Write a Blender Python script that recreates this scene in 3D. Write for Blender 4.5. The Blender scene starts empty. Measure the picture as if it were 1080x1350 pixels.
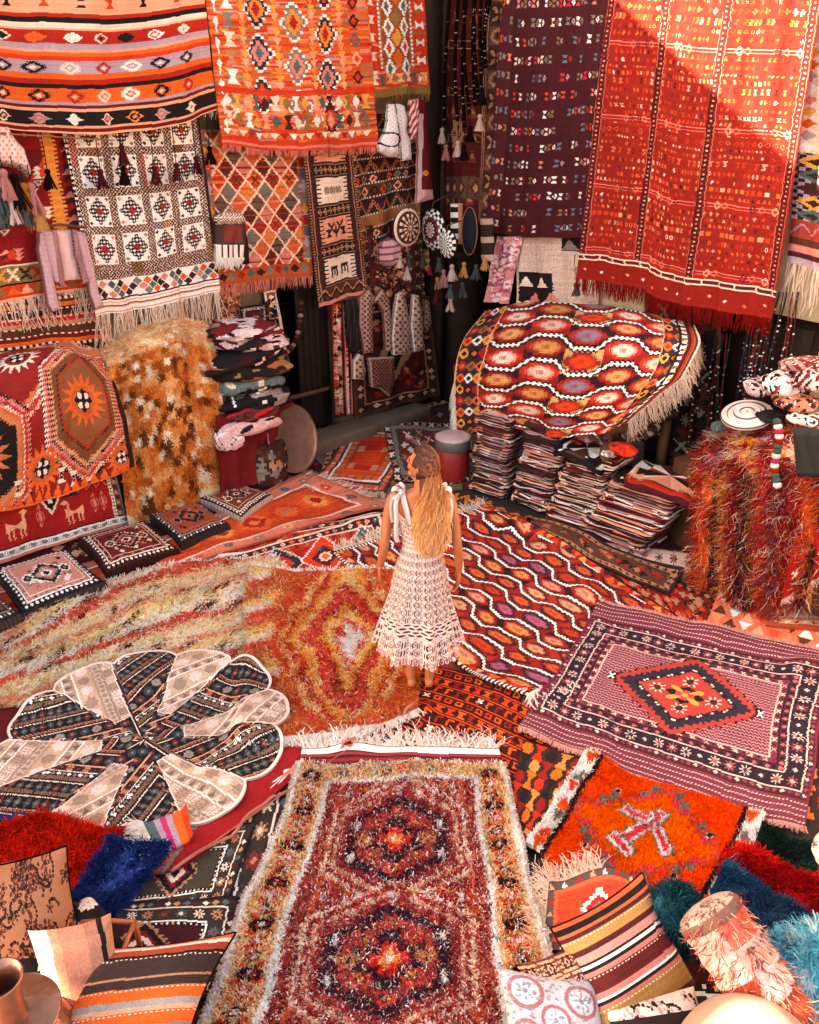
import bpy, math, random
import numpy as np
from mathutils import Vector, Matrix

random.seed(5)
RNG = np.random.default_rng(7)
S = bpy.context.scene
COL = S.collection

# ------------------------------------------------------------------ camera
CAM_H, TH, FPX = 3.3, math.radians(25.5), 1080.0
cd = bpy.data.cameras.new('camera')
cam = bpy.data.objects.new('camera', cd)
COL.objects.link(cam)
cam.location = (0, 0, CAM_H)
cam.rotation_euler = (math.pi / 2 - TH, 0, 0)
cd.sensor_fit = 'VERTICAL'
cd.sensor_height = 36.0
cd.sensor_width = 28.8
cd.lens = FPX / 1350 * 36.0
cd.clip_start = 0.05
cd.clip_end = 500
S.camera = cam

# ------------------------------------------------------------------ light
SUNV = Vector((-0.85, -0.05, 0.55)).normalized()      # towards the sun: high on the left
wd = bpy.data.worlds.new('World')
S.world = wd
wd.use_nodes = True
nt = wd.node_tree
bg = nt.nodes['Background']
sky = nt.nodes.new('ShaderNodeTexSky')
sky.sky_type = 'NISHITA'
sky.sun_disc = False
sky.sun_elevation = math.asin(SUNV.z)
sky.sun_rotation = math.atan2(SUNV.x, SUNV.y)
sky.air_density = 1.0
sky.dust_density = 3.0
sky.ozone_density = 0.6
nt.links.new(sky.outputs[0], bg.inputs[0])
bg.inputs[1].default_value = 0.09
sd = bpy.data.lights.new('sun', 'SUN')
sd.energy = 5.0
sd.angle = math.radians(0.4)
sd.color = (1.0, 0.91, 0.80)
sun = bpy.data.objects.new('sun', sd)
COL.objects.link(sun)
sun.rotation_euler = SUNV.to_track_quat('Z', 'Y').to_euler()
S.view_settings.view_transform = 'Standard'
S.view_settings.look = 'None'
S.view_settings.exposure = 3.0
S.view_settings.use_white_balance = True
S.view_settings.white_balance_temperature = 8200
S.view_settings.white_balance_tint = 11
S.view_settings.gamma = 1.0
S.cycles.max_bounces = 6
S.cycles.diffuse_bounces = 4

# ------------------------------------------------------------------ pixel -> place helpers
CT, STH = math.cos(TH), math.sin(TH)
def ray(px, py):
    x = (px - 540) / FPX; u = -(py - 675) / FPX
    return np.array([x, CT + STH * u, -STH + CT * u])
CAMP = np.array([0, 0, CAM_H])
def G(px, py, z=0.0):
    d = ray(px, py)
    return CAMP + d * ((z - CAM_H) / d[2])
CORNER = np.array([0.445, 10.25, 0])
WDIR = {'L': np.array([-.722, -.692, 0]), 'R': np.array([.529, -.849, 0])}     # away from the corner
WNOR = {'L': np.array([.692, -.722, 0]), 'R': np.array([-.849, -.529, 0])}
def W(wall, off, px, py):
    d = ray(px, py); n = WNOR[wall]
    t = (off + (CORNER - CAMP) @ n) / (d @ n)
    return CAMP + d * t
def Yp(px, py, y):
    d = ray(px, py)
    return CAMP + d * (y / d[1])
def ws(wall, off, px, py):
    """distance along the wall from the corner and height"""
    p = W(wall, off, px, py)
    return float((p - CORNER) @ WDIR[wall]), float(p[2])
def wpt(wall, s, off, z):
    return CORNER + WDIR[wall] * s + WNOR[wall] * off + np.array([0, 0, z])

# ------------------------------------------------------------------ colour
PAL = {}
def C(h):
    if not isinstance(h, str): return np.array(h, float)
    h = PAL.get(h, h)
    v = np.array([int(h[i:i + 2], 16) / 255 for i in (0, 2, 4)])
    return np.where(v <= .04045, v / 12.92, ((v + .055) / 1.055) ** 2.4)
PAL.update(r='a82418', dr='6a1512', br='cc3a1e', o='dd6124', lo='e78a42', p='e6a67c', cr='ead6bb', w='f4ede2',
           bk='1c1416', dk='33221f', nv='262845', pu='43202c', li='b094a0', gr='7b776a', ol='8b7038', ye='dba544',
           pk='d98472', bl='4b6a9a', te='35646e', bn='55301f', ta='b2825a', mr='4d1a20', gn='5f6b3a')
K = {k: C(v) for k, v in PAL.items()}
def cc(c): return K[c] if isinstance(c, str) and c in K else C(c)

# ------------------------------------------------------------------ tagging
def tag(o, label=None, cat=None, group=None, kind=None):
    if label: o['label'] = label
    if cat: o['category'] = cat
    if group: o['group'] = group
    if kind: o['kind'] = kind
    return o
def empty(name, loc, label=None, cat=None, group=None):
    o = bpy.data.objects.new(name, None); COL.objects.link(o)
    o.location = tuple(float(v) for v in loc); o.empty_display_size = .1
    bpy.context.view_layer.update() if False else None
    return tag(o, label, cat, group)
def setparent(o, parent):
    if parent is not None:
        o.parent = parent
        o.matrix_parent_inverse = Matrix.Translation(-Vector(parent.location)) if parent.parent is None else Matrix.Identity(4)
        if parent.parent is not None:
            pass
def copy_tree(root, loc, rotz=None, scale=None):
    r = root.copy(); COL.objects.link(r); r.location = loc
    if rotz is not None: r.rotation_euler = (r.rotation_euler[0], r.rotation_euler[1], rotz)
    if scale is not None: r.scale = scale
    for ch in list(root.children):
        c = ch.copy(); COL.objects.link(c); c.parent = r
        for g in list(ch.children):
            d = g.copy(); COL.objects.link(d); d.parent = c
    return r

# ------------------------------------------------------------------ materials
MATS = {}
def mat(name, kind='kilim', base=None, rough=.9, metal=0.0, scale=60., amt=.16, bump=.3, sheen=0., spec=.2, bscale=None):
    if name in MATS: return MATS[name]
    m = bpy.data.materials.new(name); m.use_nodes = True
    n, l = m.node_tree.nodes, m.node_tree.links
    b = n['Principled BSDF']
    b.inputs['Roughness'].default_value = rough
    b.inputs['Metallic'].default_value = metal
    b.inputs['Specular IOR Level'].default_value = spec
    if sheen: 
        b.inputs['Sheen Weight'].default_value = sheen
        b.inputs['Sheen Roughness'].default_value = .6
    tc = n.new('ShaderNodeTexCoord')
    if base is None:
        at = n.new('ShaderNodeAttribute'); at.attribute_name = 'Col'; src = at.outputs['Color']
    else:
        rg = n.new('ShaderNodeRGB'); rg.outputs[0].default_value = (*[float(v) for v in cc(base)], 1); src = rg.outputs[0]
    nz = n.new('ShaderNodeTexNoise'); nz.inputs['Scale'].default_value = scale; nz.inputs['Detail'].default_value = 3
    l.new(tc.outputs['Object'], nz.inputs['Vector'])
    nz2 = n.new('ShaderNodeTexNoise'); nz2.inputs['Scale'].default_value = scale * .07; nz2.inputs['Detail'].default_value = 3
    l.new(tc.outputs['Object'], nz2.inputs['Vector'])
    ad = n.new('ShaderNodeMath'); ad.operation = 'ADD'
    l.new(nz.outputs['Fac'], ad.inputs[0]); l.new(nz2.outputs['Fac'], ad.inputs[1])
    mr = n.new('ShaderNodeMapRange')
    mr.inputs['From Min'].default_value = .6; mr.inputs['From Max'].default_value = 1.4
    mr.inputs['To Min'].default_value = 1 - amt; mr.inputs['To Max'].default_value = 1 + amt * .8
    l.new(ad.outputs[0], mr.inputs['Value'])
    mx = n.new('ShaderNodeVectorMath'); mx.operation = 'SCALE'
    l.new(src, mx.inputs[0]); l.new(mr.outputs[0], mx.inputs['Scale'])
    l.new(mx.outputs[0], b.inputs['Base Color'])
    if bump:
        bz = n.new('ShaderNodeTexNoise'); bz.inputs['Scale'].default_value = bscale or scale * 2.0
        bz.inputs['Detail'].default_value = 2
        l.new(tc.outputs['Object'], bz.inputs['Vector'])
        bp = n.new('ShaderNodeBump'); bp.inputs['Strength'].default_value = bump; bp.inputs['Distance'].default_value = .01
        hs = bz.outputs['Fac']
        if kind == 'kilim':
            wv = n.new('ShaderNodeTexWave'); wv.inputs['Scale'].default_value = 55; wv.inputs['Distortion'].default_value = 3
            wv.bands_direction = 'DIAGONAL'
            l.new(tc.outputs['Object'], wv.inputs['Vector'])
            a2 = n.new('ShaderNodeMath'); a2.operation = 'ADD'
            l.new(bz.outputs['Fac'], a2.inputs[0]); l.new(wv.outputs['Fac'], a2.inputs[1]); hs = a2.outputs[0]
        l.new(hs, bp.inputs['Height']); l.new(bp.outputs[0], b.inputs['Normal'])
    MATS[name] = m
    return m
M_KILIM = mat('flatweave wool', 'kilim', scale=70, amt=.2, bump=.25, sheen=.0)
M_PILE = mat('knotted pile wool', 'pile', scale=55, amt=.28, bump=.5, bscale=160, sheen=.0)
M_YARN = mat('loose wool yarn', 'yarn', scale=40, amt=.15, bump=0, rough=1.0, spec=.04)
def translucent(m, f):
    n, l = m.node_tree.nodes, m.node_tree.links; b = n['Principled BSDF']; out = n['Material Output']
    tr = n.new('ShaderNodeBsdfTranslucent'); mx = n.new('ShaderNodeMixShader'); mx.inputs[0].default_value = f
    l.new(b.inputs['Base Color'].links[0].from_socket, tr.inputs['Color'])
    l.new(b.outputs[0], mx.inputs[1]); l.new(tr.outputs[0], mx.inputs[2]); l.new(mx.outputs[0], out.inputs['Surface'])
translucent(M_YARN, .35)
M_CLOTH = mat('cotton cloth', 'cloth', scale=50, amt=.12, bump=.2, rough=.85)

# ------------------------------------------------------------------ mesh from numpy
COOL = [1]
def dye(c):
    """madder and walnut dyes: greens and blues are dulled, yellows lean to orange"""
    c = np.atleast_2d(np.array(c, float)); r, g, b = c[:, 0], c[:, 1], c[:, 2]
    lum = (.3 * r + .55 * g + .15 * b)[:, None]; cool = np.clip((np.maximum(g * .9, b) - r) / (np.maximum(np.maximum(r, g), b) + 1e-4) * 4 + .35, 0, 1)[:, None] * (.5 if COOL[0] else 0)
    cool = np.where((np.maximum(g * .95, b) > r)[:, None], cool, 0)
    c = c * (1 - cool) + lum * np.array([1.08, .97, .95]) * cool
    sat = 1 - c.min(1) / (c.max(1) + 1e-4); warm = (c[:, 0] > c[:, 1]) & (c[:, 1] > c[:, 2])
    c[:, 1] *= np.where(warm, 1 - .16 * sat * np.clip(c[:, 1] / (c[:, 0] + 1e-4) * 1.6, 0, 1), 1); c[:, 0] *= np.where(warm, 1.06, 1)
    return np.clip(c, .003, .86).astype(np.float32)
def make_mesh(name, V, Q, colr, material, parent=None, smooth=True, tris=None, weld=False):
    """V (n,3); Q (m,4) quads; colr (m,3) a colour per face"""
    V = np.ascontiguousarray(V, np.float32).reshape(-1, 3)
    org = None
    if parent is None:
        lo, hi = V.min(0), V.max(0)
        org = np.array([(lo[0] + hi[0]) / 2, (lo[1] + hi[1]) / 2, lo[2]])
        V = V - org.astype(np.float32)
    else:
        pl = np.zeros(3); q = parent
        while q is not None:
            pl = pl + np.array(q.location); q = q.parent
        V = V - pl.astype(np.float32)
    me = bpy.data.meshes.new(name)
    nq = len(Q); nt_ = 0 if tris is None else len(tris)
    me.vertices.add(len(V)); me.vertices.foreach_set('co', V.ravel())
    li = np.asarray(Q, np.int32).ravel() if nq else np.zeros(0, np.int32)
    if nt_: li = np.concatenate([li, np.asarray(tris, np.int32).ravel()])
    me.loops.add(len(li)); me.loops.foreach_set('vertex_index', li)
    st = np.concatenate([np.arange(nq) * 4, nq * 4 + np.arange(nt_) * 3]).astype(np.int32)
    me.polygons.add(nq + nt_); me.polygons.foreach_set('loop_start', st)
    if colr is not None:
        colr = dye(np.asarray(colr, np.float32))
        if colr.ndim == 1: colr = np.tile(colr, (nq + nt_, 1))
        at = me.attributes.new('Col', 'FLOAT_COLOR', 'FACE')
        full = np.ones((nq + nt_, 4), np.float32); full[:, :3] = colr
        at.data.foreach_set('color', full.ravel())
    me.update(calc_edges=True)
    if smooth: me.polygons.foreach_set('use_smooth', np.ones(nq + nt_, bool))
    me.materials.append(material)
    o = bpy.data.objects.new(name, me); COL.objects.link(o)
    if org is not None: o.location = org
    else: o.parent = parent
    return o

def grid_arrays(P, colr, skirt=None, keep=None):
    H, Wd = P.shape[0] - 1, P.shape[1] - 1
    if keep is None: keep = np.ones((H, Wd), bool)
    ii, jj = np.nonzero(keep)
    a = ii * (Wd + 1) + jj
    Q = np.stack([a, a + Wd + 1, a + Wd + 2, a + 1], 1)
    cl = colr[ii, jj]
    V = P.reshape(-1, 3)
    if skirt is not None:
        kp = np.pad(keep, 1)
        n0 = len(V)
        off = np.broadcast_to(skirt, P.shape).reshape(-1, 3)
        Vs = V + off
        qs, cs = [], []
        # vertical edges
        A, B = kp[1:-1, :-1], kp[1:-1, 1:]
        i, j = np.nonzero(A != B)
        e0 = i * (Wd + 1) + j; e1 = e0 + Wd + 1
        qs.append(np.stack([e0, e1, e1 + n0, e0 + n0], 1)); cs.append(colr[i, np.where(A[i, j], j - 1, np.minimum(j, Wd - 1))])
        A, B = kp[:-1, 1:-1], kp[1:, 1:-1]
        i, j = np.nonzero(A != B)
        e0 = i * (Wd + 1) + j; e1 = e0 + 1
        qs.append(np.stack([e0, e1, e1 + n0, e0 + n0], 1)); cs.append(colr[np.where(A[i, j], i - 1, np.minimum(i, H - 1)), j])
        V = np.concatenate([V, Vs]); Q = np.concatenate([Q] + qs); cl = np.concatenate([cl] + cs)
    used = np.unique(Q)
    if len(used) < len(V):
        mp = np.zeros(len(V), np.int64); mp[used] = np.arange(len(used))
        V = V[used]; Q = mp[Q]
    return V, Q, cl
def grid_obj(name, P, colr, material, parent=None, skirt=None, keep=None):
    V, Q, cl = grid_arrays(P, colr, skirt, keep)
    return make_mesh(name, V, Q, cl, material, parent)

def polyline(pts, n):
    pts = np.asarray(pts, float)
    d = np.r_[0, np.cumsum(np.linalg.norm(np.diff(pts, axis=0), axis=1))]
    t = np.linspace(0, d[-1], n)
    if len(pts) > 2:    # smooth (catmull-rom on arc length)
        k = np.clip(np.searchsorted(d, t, side='right') - 1, 0, len(pts) - 2)
        u = ((t - d[k]) / (d[k + 1] - d[k]))[:, None]
        pad = np.vstack([2 * pts[0] - pts[1], pts, 2 * pts[-1] - pts[-2]])
        p0, p1, p2, p3 = pad[k], pad[k + 1], pad[k + 2], pad[k + 3]
        return .5 * ((2 * p1) + (-p0 + p2) * u + (2 * p0 - 5 * p1 + 4 * p2 - p3) * u ** 2 + (-p0 + 3 * p1 - 3 * p2 + p3) * u ** 3)
    return pts[0] + (pts[1] - pts[0]) * (t / d[-1])[:, None]
def ruled(top, bot, h, w):
    T, B = polyline(top, w + 1), polyline(bot, w + 1)
    v = np.linspace(0, 1, h + 1)[:, None, None]
    return T[None] * (1 - v) + B[None] * v
def crgrid(ctrl, h, w):
    """smooth surface through a grid of control points"""
    ctrl = np.asarray(ctrl, float)
    rows = np.array([polyline_u(r, w + 1) for r in ctrl])
    return np.stack([polyline_u(rows[:, j], h + 1) for j in range(w + 1)], 1)
def polyline_u(pts, n):
    m = len(pts); t = np.linspace(0, m - 1, n); k = np.clip(t.astype(int), 0, m - 2); u = (t - k)[:, None]
    pad = np.vstack([2 * pts[0] - pts[1], pts, 2 * pts[-1] - pts[-2]])
    p0, p1, p2, p3 = pad[k], pad[k + 1], pad[k + 2], pad[k + 3]
    if m == 2: return p1 + (p2 - p1) * u
    return .5 * ((2 * p1) + (-p0 + p2) * u + (2 * p0 - 5 * p1 + 4 * p2 - p3) * u ** 2 + (-p0 + 3 * p1 - 3 * p2 + p3) * u ** 3)
def wob(x, y, f, seed, n=5):
    r = np.random.default_rng(seed); s = 0
    for k in range(n):
        a = r.uniform(0, 2 * math.pi); ff = f * r.uniform(.5, 1.6)
        s = s + np.sin((x * math.cos(a) + y * math.sin(a)) * ff + r.uniform(0, 6.3))
    return s / n
def normals(P):
    gu = np.gradient(P, axis=1); gv = np.gradient(P, axis=0)
    n = np.cross(gu, gv); n /= np.linalg.norm(n, axis=2, keepdims=True) + 1e-12
    return n

# ------------------------------------------------------------------ strands: fringes, shag, hair
def strands(name, base, dirs, side, L, w, cols, seg=3, curl=.2, taper=.4, material=None, parent=None, grav=0., rs=1, kind=None, get=False):
    r = np.random.default_rng(rs); N = len(base)
    L = np.broadcast_to(np.asarray(L, float), (N,))[:, None]; w = np.broadcast_to(np.asarray(w, float), (N,))[:, None]
    dirs = dirs / (np.linalg.norm(dirs, axis=1, keepdims=True) + 1e-9)
    side = side / (np.linalg.norm(side, axis=1, keepdims=True) + 1e-9)
    oth = np.cross(dirs, side)
    pts = [base]; d = dirs.copy()
    for k in range(seg):
        d = d + (side * r.normal(0, 1, (N, 1)) + oth * r.normal(0, .5, (N, 1))) * curl
        d[:, 2] -= grav
        d /= np.linalg.norm(d, axis=1, keepdims=True)
        pts.append(pts[-1] + d * L / seg)
    V = []
    for k, p in enumerate(pts):
        ww = w * (1 - (1 - taper) * k / seg) * .5
        V += [p - side * ww, p + side * ww]
    V = np.stack(V, 1)                                   # N, 2(seg+1), 3
    m = 2 * (seg + 1)
    b = (np.arange(N) * m)[:, None]
    Q = np.concatenate([b + np.array([[2 * k, 2 * k + 1, 2 * k + 3, 2 * k + 2]]) for k in range(seg)], 0)
    cl = np.concatenate([cols * (0.82 + .18 * k / max(1, seg - 1)) if False else cols for k in range(seg)], 0)
    if get: return V.reshape(-1, 3), Q, cl
    o = make_mesh(name, V.reshape(-1, 3), Q, cl, material or M_YARN, parent, smooth=False)
    if kind: o['kind'] = kind
    return o
def join_arrays(parts):
    Vs, Qs, Cs, n = [], [], [], 0
    for V, Q, c in parts:
        Vs.append(V); Qs.append(np.asarray(Q) + n); Cs.append(np.broadcast_to(c, (len(Q), 3))); n += len(V)
    return np.concatenate(Vs), np.concatenate(Qs), np.concatenate(Cs)
def shag(name, P, colr, n, length, width, lay=None, lean=.5, curl=.35, seg=2, parent=None, rs=3, jit=.25, taper=.35, grav=0., flip=None, nw=1., gain=1.3, clump=.55, mix=None, keep=None, material=None, lvar=.4):
    r = np.random.default_rng(rs); H, Wd = colr.shape[:2]
    fi = r.uniform(0, H - .001, n); fj = r.uniform(0, Wd - .001, n)
    i, j = fi.astype(int), fj.astype(int)
    if keep is not None:
        k = keep[i, j]; fi, fj, i, j = fi[k], fj[k], i[k], j[k]; n = len(i)
    a, b = (fi - i)[:, None], (fj - j)[:, None]
    base = P[i, j] * (1 - a) * (1 - b) + P[i + 1, j] * a * (1 - b) + P[i, j + 1] * (1 - a) * b + P[i + 1, j + 1] * a * b
    N = normals(P)[i, j]
    if flip is None: flip = N[:, 2].mean() < 0
    N = N * (-1 if flip else 1)
    rd = r.normal(0, 1, (n, 3))
    d = N * nw + rd * .35
    if lay is not None: d = d + np.asarray(lay) * lean
    if clump:
        q1, q2, q3 = base[:, 0] + base[:, 2] * .7, base[:, 1] - base[:, 2] * .5, base[:, 2]
        d = d + clump * np.stack([wob(q1, q2, 38, rs + 11) + .8 * wob(q1, q2, 12, rs + 21), wob(q1, q2, 38, rs + 12) + .8 * wob(q1, q2, 12, rs + 22), .5 * wob(q1, q2, 30, rs + 13)], 1) * 1.6
    side = np.cross(d, r.normal(0, 1, (n, 3)))
    cols = colr[i, j] * (1 + r.uniform(-jit, jit, (n, 1)))
    if mix is not None:
        pick = r.random(n) < mix[0]; mc = np.array([cc(q) for q in mix[1]]); cols[pick] = mc[r.integers(0, len(mc), pick.sum())] * r.uniform(.75, 1.1, (pick.sum(), 1))
    cols = np.clip(cols * gain, 0, .82)
    return strands(name, base, d, side, length * (1 + r.uniform(-lvar, lvar, n)), width, cols, seg, curl, taper, material, parent, grav, rs + 1)
def edge_fringe(name, E, outdir, L, w, color, per=3, parent=None, curl=.2, grav=0., jit=.15, rs=2, seg=4, zlift=0., spread=.15, lvar=.25, material=None):
    """E: (n,3) points along the edge"""
    r = np.random.default_rng(rs); E = np.asarray(E)
    n = int(len(E) * per)
    t = np.sort(r.uniform(0, len(E) - 1.001, n)); i = t.astype(int); f = (t - i)[:, None]
    base = E[i] * (1 - f) + E[i + 1] * f
    base[:, 2] += zlift
    T = E[i + 1] - E[i]; T /= np.linalg.norm(T, axis=1, keepdims=True) + 1e-9
    d = np.broadcast_to(np.asarray(outdir, float), (n, 3)) + T * r.normal(0, spread, (n, 1))
    cols = np.tile(cc(color), (n, 1)) * (1 + r.uniform(-jit, jit, (n, 1)))
    return strands(name, base, d, T, L * (1 + r.uniform(-lvar, lvar, n)), w, cols, seg, curl, .6, material, parent, grav, rs + 5)

# ------------------------------------------------------------------ revolve / tube / box
def lathe_arr(prof, n=32, ctr=(0, 0, 0), colr=None, axis=None):
    prof = np.asarray(prof, float); a = np.linspace(0, 2 * math.pi, n, endpoint=False)
    V = np.stack([prof[:, None, 0] * np.cos(a), prof[:, None, 0] * np.sin(a), np.broadcast_to(prof[:, None, 1], (len(prof), n))], 2)
    V = V.reshape(-1, 3)
    if axis is not None:
        q = Vector((0, 0, 1)).rotation_difference(Vector(axis)).to_matrix(); V = V @ np.array(q).T
    V = V + np.asarray(ctr)
    i = np.repeat(np.arange(len(prof) - 1), n); j = np.tile(np.arange(n), len(prof) - 1); j2 = (j + 1) % n
    Q = np.stack([i * n + j, i * n + j2, (i + 1) * n + j2, (i + 1) * n + j], 1)
    if colr is None: c = np.ones((len(Q), 3)) * .5
    elif np.ndim(colr) == 1: c = np.tile(colr, (len(Q), 1))
    else:
        colr = np.asarray(colr)
        if colr.ndim == 2: c = colr[np.minimum(i, len(colr) - 1)]
        else: c = colr[np.minimum((i * colr.shape[0] / (len(prof) - 1)).astype(int), colr.shape[0] - 1), np.minimum((j * colr.shape[1] / n).astype(int), colr.shape[1] - 1)]
    return V, Q, c
def tube_arr(pts, rad, colr, n=8, caps=True):
    pts = np.asarray(pts, float); m = len(pts)
    rad = np.broadcast_to(np.asarray(rad, float), (m,))
    T = np.gradient(pts, axis=0); T /= np.linalg.norm(T, axis=1, keepdims=True) + 1e-12
    up = np.array([0, 0, 1.]) if abs(T[0, 2]) < .9 else np.array([1., 0, 0])
    rings = []
    for k in range(m):
        s = np.cross(T[k], up); s /= np.linalg.norm(s) + 1e-12; u = np.cross(s, T[k]); up = u
        a = np.linspace(0, 2 * math.pi, n, endpoint=False)[:, None]
        rings.append(pts[k] + (np.cos(a) * s + np.sin(a) * u) * rad[k])
    V = np.concatenate(rings)
    i = np.repeat(np.arange(m - 1), n); j = np.tile(np.arange(n), m - 1); j2 = (j + 1) % n
    Q = np.stack([i * n + j, i * n + j2, (i + 1) * n + j2, (i + 1) * n + j], 1)
    if caps:
        V = np.concatenate([V, pts[:1], pts[-1:]]); c0, c1 = len(V) - 2, len(V) - 1
        a = np.arange(0, n, 2)
        Q = np.concatenate([Q, np.stack([np.full(len(a), c0), (a + 2) % n, a + 1, a], 1),
                            np.stack([np.full(len(a), c1), (m - 1) * n + a, (m - 1) * n + a + 1, (m - 1) * n + (a + 2) % n], 1)])
    return V, Q, np.tile(cc(colr), (len(Q), 1))
def box_arr(o, ax, ay, az, colr='bn', bev=0.0):
    """box from corner-centre o (base centre), half vectors ax, ay and full up vector az"""
    o, ax, ay, az = [np.asarray(v, float) for v in (o, ax, ay, az)]
    V = np.array([o + sx * ax + sy * ay + sz * az for sz in (0, 1) for sx, sy in ((-1, -1), (1, -1), (1, 1), (-1, 1))])
    Q = [[0, 3, 2, 1], [4, 5, 6, 7], [0, 1, 5, 4], [1, 2, 6, 5], [2, 3, 7, 6], [3, 0, 4, 7]]
    return V, np.array(Q), np.tile(cc(colr), (6, 1))
def bevel(o, w=.01, seg=2):
    b = o.modifiers.new('bevel', 'BEVEL'); b.width = w; b.segments = seg; b.limit_method = 'ANGLE'
    return o

# ------------------------------------------------------------------ floor draping
HX0, HY0, HS = -6.0, 0.3, .025
HM = np.zeros((480, 520))                # [y, x]
def hm_dilblur():
    A = HM
    for _ in range(2):
        A = np.maximum.reduce([A, np.roll(A, 1, 0), np.roll(A, -1, 0), np.roll(A, 1, 1), np.roll(A, -1, 1)])
    B = A
    for _ in range(2):
        B = (B + np.roll(B, 1, 0) + np.roll(B, -1, 0)) / 3
        B = (B + np.roll(B, 1, 1) + np.roll(B, -1, 1)) / 3
    return np.maximum(B, HM)
def hm_sample(A, x, y):
    i = np.clip(((y - HY0) / HS), 0, A.shape[0] - 2); j = np.clip(((x - HX0) / HS), 0, A.shape[1] - 2)
    i0, j0 = i.astype(int), j.astype(int); a, b = i - i0, j - j0
    return A[i0, j0] * (1 - a) * (1 - b) + A[i0 + 1, j0] * a * (1 - b) + A[i0, j0 + 1] * (1 - a) * b + A[i0 + 1, j0 + 1] * a * b
def hm_put(P, extra=0.):
    x, y, z = P[..., 0].ravel(), P[..., 1].ravel(), P[..., 2].ravel()
    i = np.clip(np.round((y - HY0) / HS).astype(int), 0, HM.shape[0] - 1); j = np.clip(np.round((x - HX0) / HS).astype(int), 0, HM.shape[1] - 1)
    np.maximum.at(HM, (i, j), z + extra)
RUGP = {}
def floor_rug(name, label, top, bot, colr, material=None, t=.012, rumple=.009, edge=.018, seed=1, cat='rug', group=None, parent=None, pile=None, key=None):
    """top, bot: lists of photo points of the far and near edge, laid on the floor"""
    H, Wd = colr.shape[:2]
    P = ruled([G(*p) for p in top], [G(*p) for p in bot], H, Wd)
    ex = wob(P[..., 0], P[..., 1], 7, seed) * edge; ey = wob(P[..., 0], P[..., 1], 7, seed + 50) * edge
    P[..., 0] += ex; P[..., 1] += ey
    A = hm_dilblur()
    z = hm_sample(A, P[..., 0], P[..., 1]) + t
    z = z + np.maximum(0, wob(P[..., 0], P[..., 1], 9, seed + 9)) ** 2 * rumple * 2 + (wob(P[..., 0], P[..., 1], 25, seed + 3) + 1) * rumple * .3
    uu = np.linspace(0, 1, Wd + 1)[None, :]; vv = np.linspace(0, 1, H + 1)[:, None]; rc = np.random.default_rng(seed + 500)
    for cu, cv_ in ((0, 0), (1, 0), (0, 1), (1, 1)):
        z = z + rc.uniform(0, .035) * np.exp(-((uu - cu) ** 2 + (vv - cv_) ** 2) / .012)
    P[..., 2] = z
    hm_put(P)
    o = grid_obj(name, P, colr, material or M_KILIM, parent, skirt=np.array([0, 0, -t * 1.05]))
    if parent is None: tag(o, label, cat, group)
    RUGP[key or label] = P
    return o, P
def floor_z(x, y): return float(hm_sample(HM, np.array([x]), np.array([y]))[0])

def hang(name, label, wall, off, top, bot, colr, material=None, folds=((.02, 3, 0),), t=.01, cat='rug', group=None, v0=.25, seed=3, parent=None, lean=0.):
    H, Wd = colr.shape[:2]
    P = ruled([W(wall, off, *p) for p in top], [W(wall, off, *p) for p in bot], H, Wd)
    u = np.linspace(0, 1, Wd + 1)[None, :]; v = np.linspace(0, 1, H + 1)[:, None]
    d = 0
    for a, f, ph in folds: d = d + a * np.sin(2 * math.pi * f * u + ph + .6 * np.sin(2 * v + ph))
    d = d * (v0 + (1 - v0) * v) + .008 * wob(u * 6 + 0 * v, v * 6 + 0 * u, 3, seed) + .005 * np.abs(wob(u * 22 + 2 * v, v * 9 + 3 * u, 3, seed + 1)) + .004 * wob(u * 40 + 0 * v, v * 3 + 0 * u, 2, seed + 2) + lean * v
    P = P + (d * 1.35)[..., None] * WNOR[wall]
    P[..., 2] += (.014 * wob(u * 5 + 0 * v, 0 * u + v * 2, 2, seed + 7) + .006 * wob(u * 17 + 0 * v, 0 * u + v, 2, seed + 8)) * v
    o = grid_obj(name, P, colr, material or M_KILIM, parent, skirt=-WNOR[wall] * t)
    if parent is None: tag(o, label, cat, group)
    return o, P
ORDW = ['lowest', 'second', 'third', 'fourth', 'fifth', 'sixth', 'seventh', 'eighth', 'ninth', 'tenth', 'eleventh', 'twelfth', 'thirteenth', 'fourteenth', 'fifteenth', 'sixteenth', 'seventeenth', 'eighteenth', 'nineteenth', 'twentieth', 'twenty-first', 'twenty-second', 'twenty-third', 'twenty-fourth', 'twenty-fifth', 'twenty-sixth', 'twenty-seventh', 'twenty-eighth', 'twenty-ninth', 'thirtieth', 'thirty-first', 'thirty-second', 'thirty-third', 'thirty-fourth']
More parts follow.
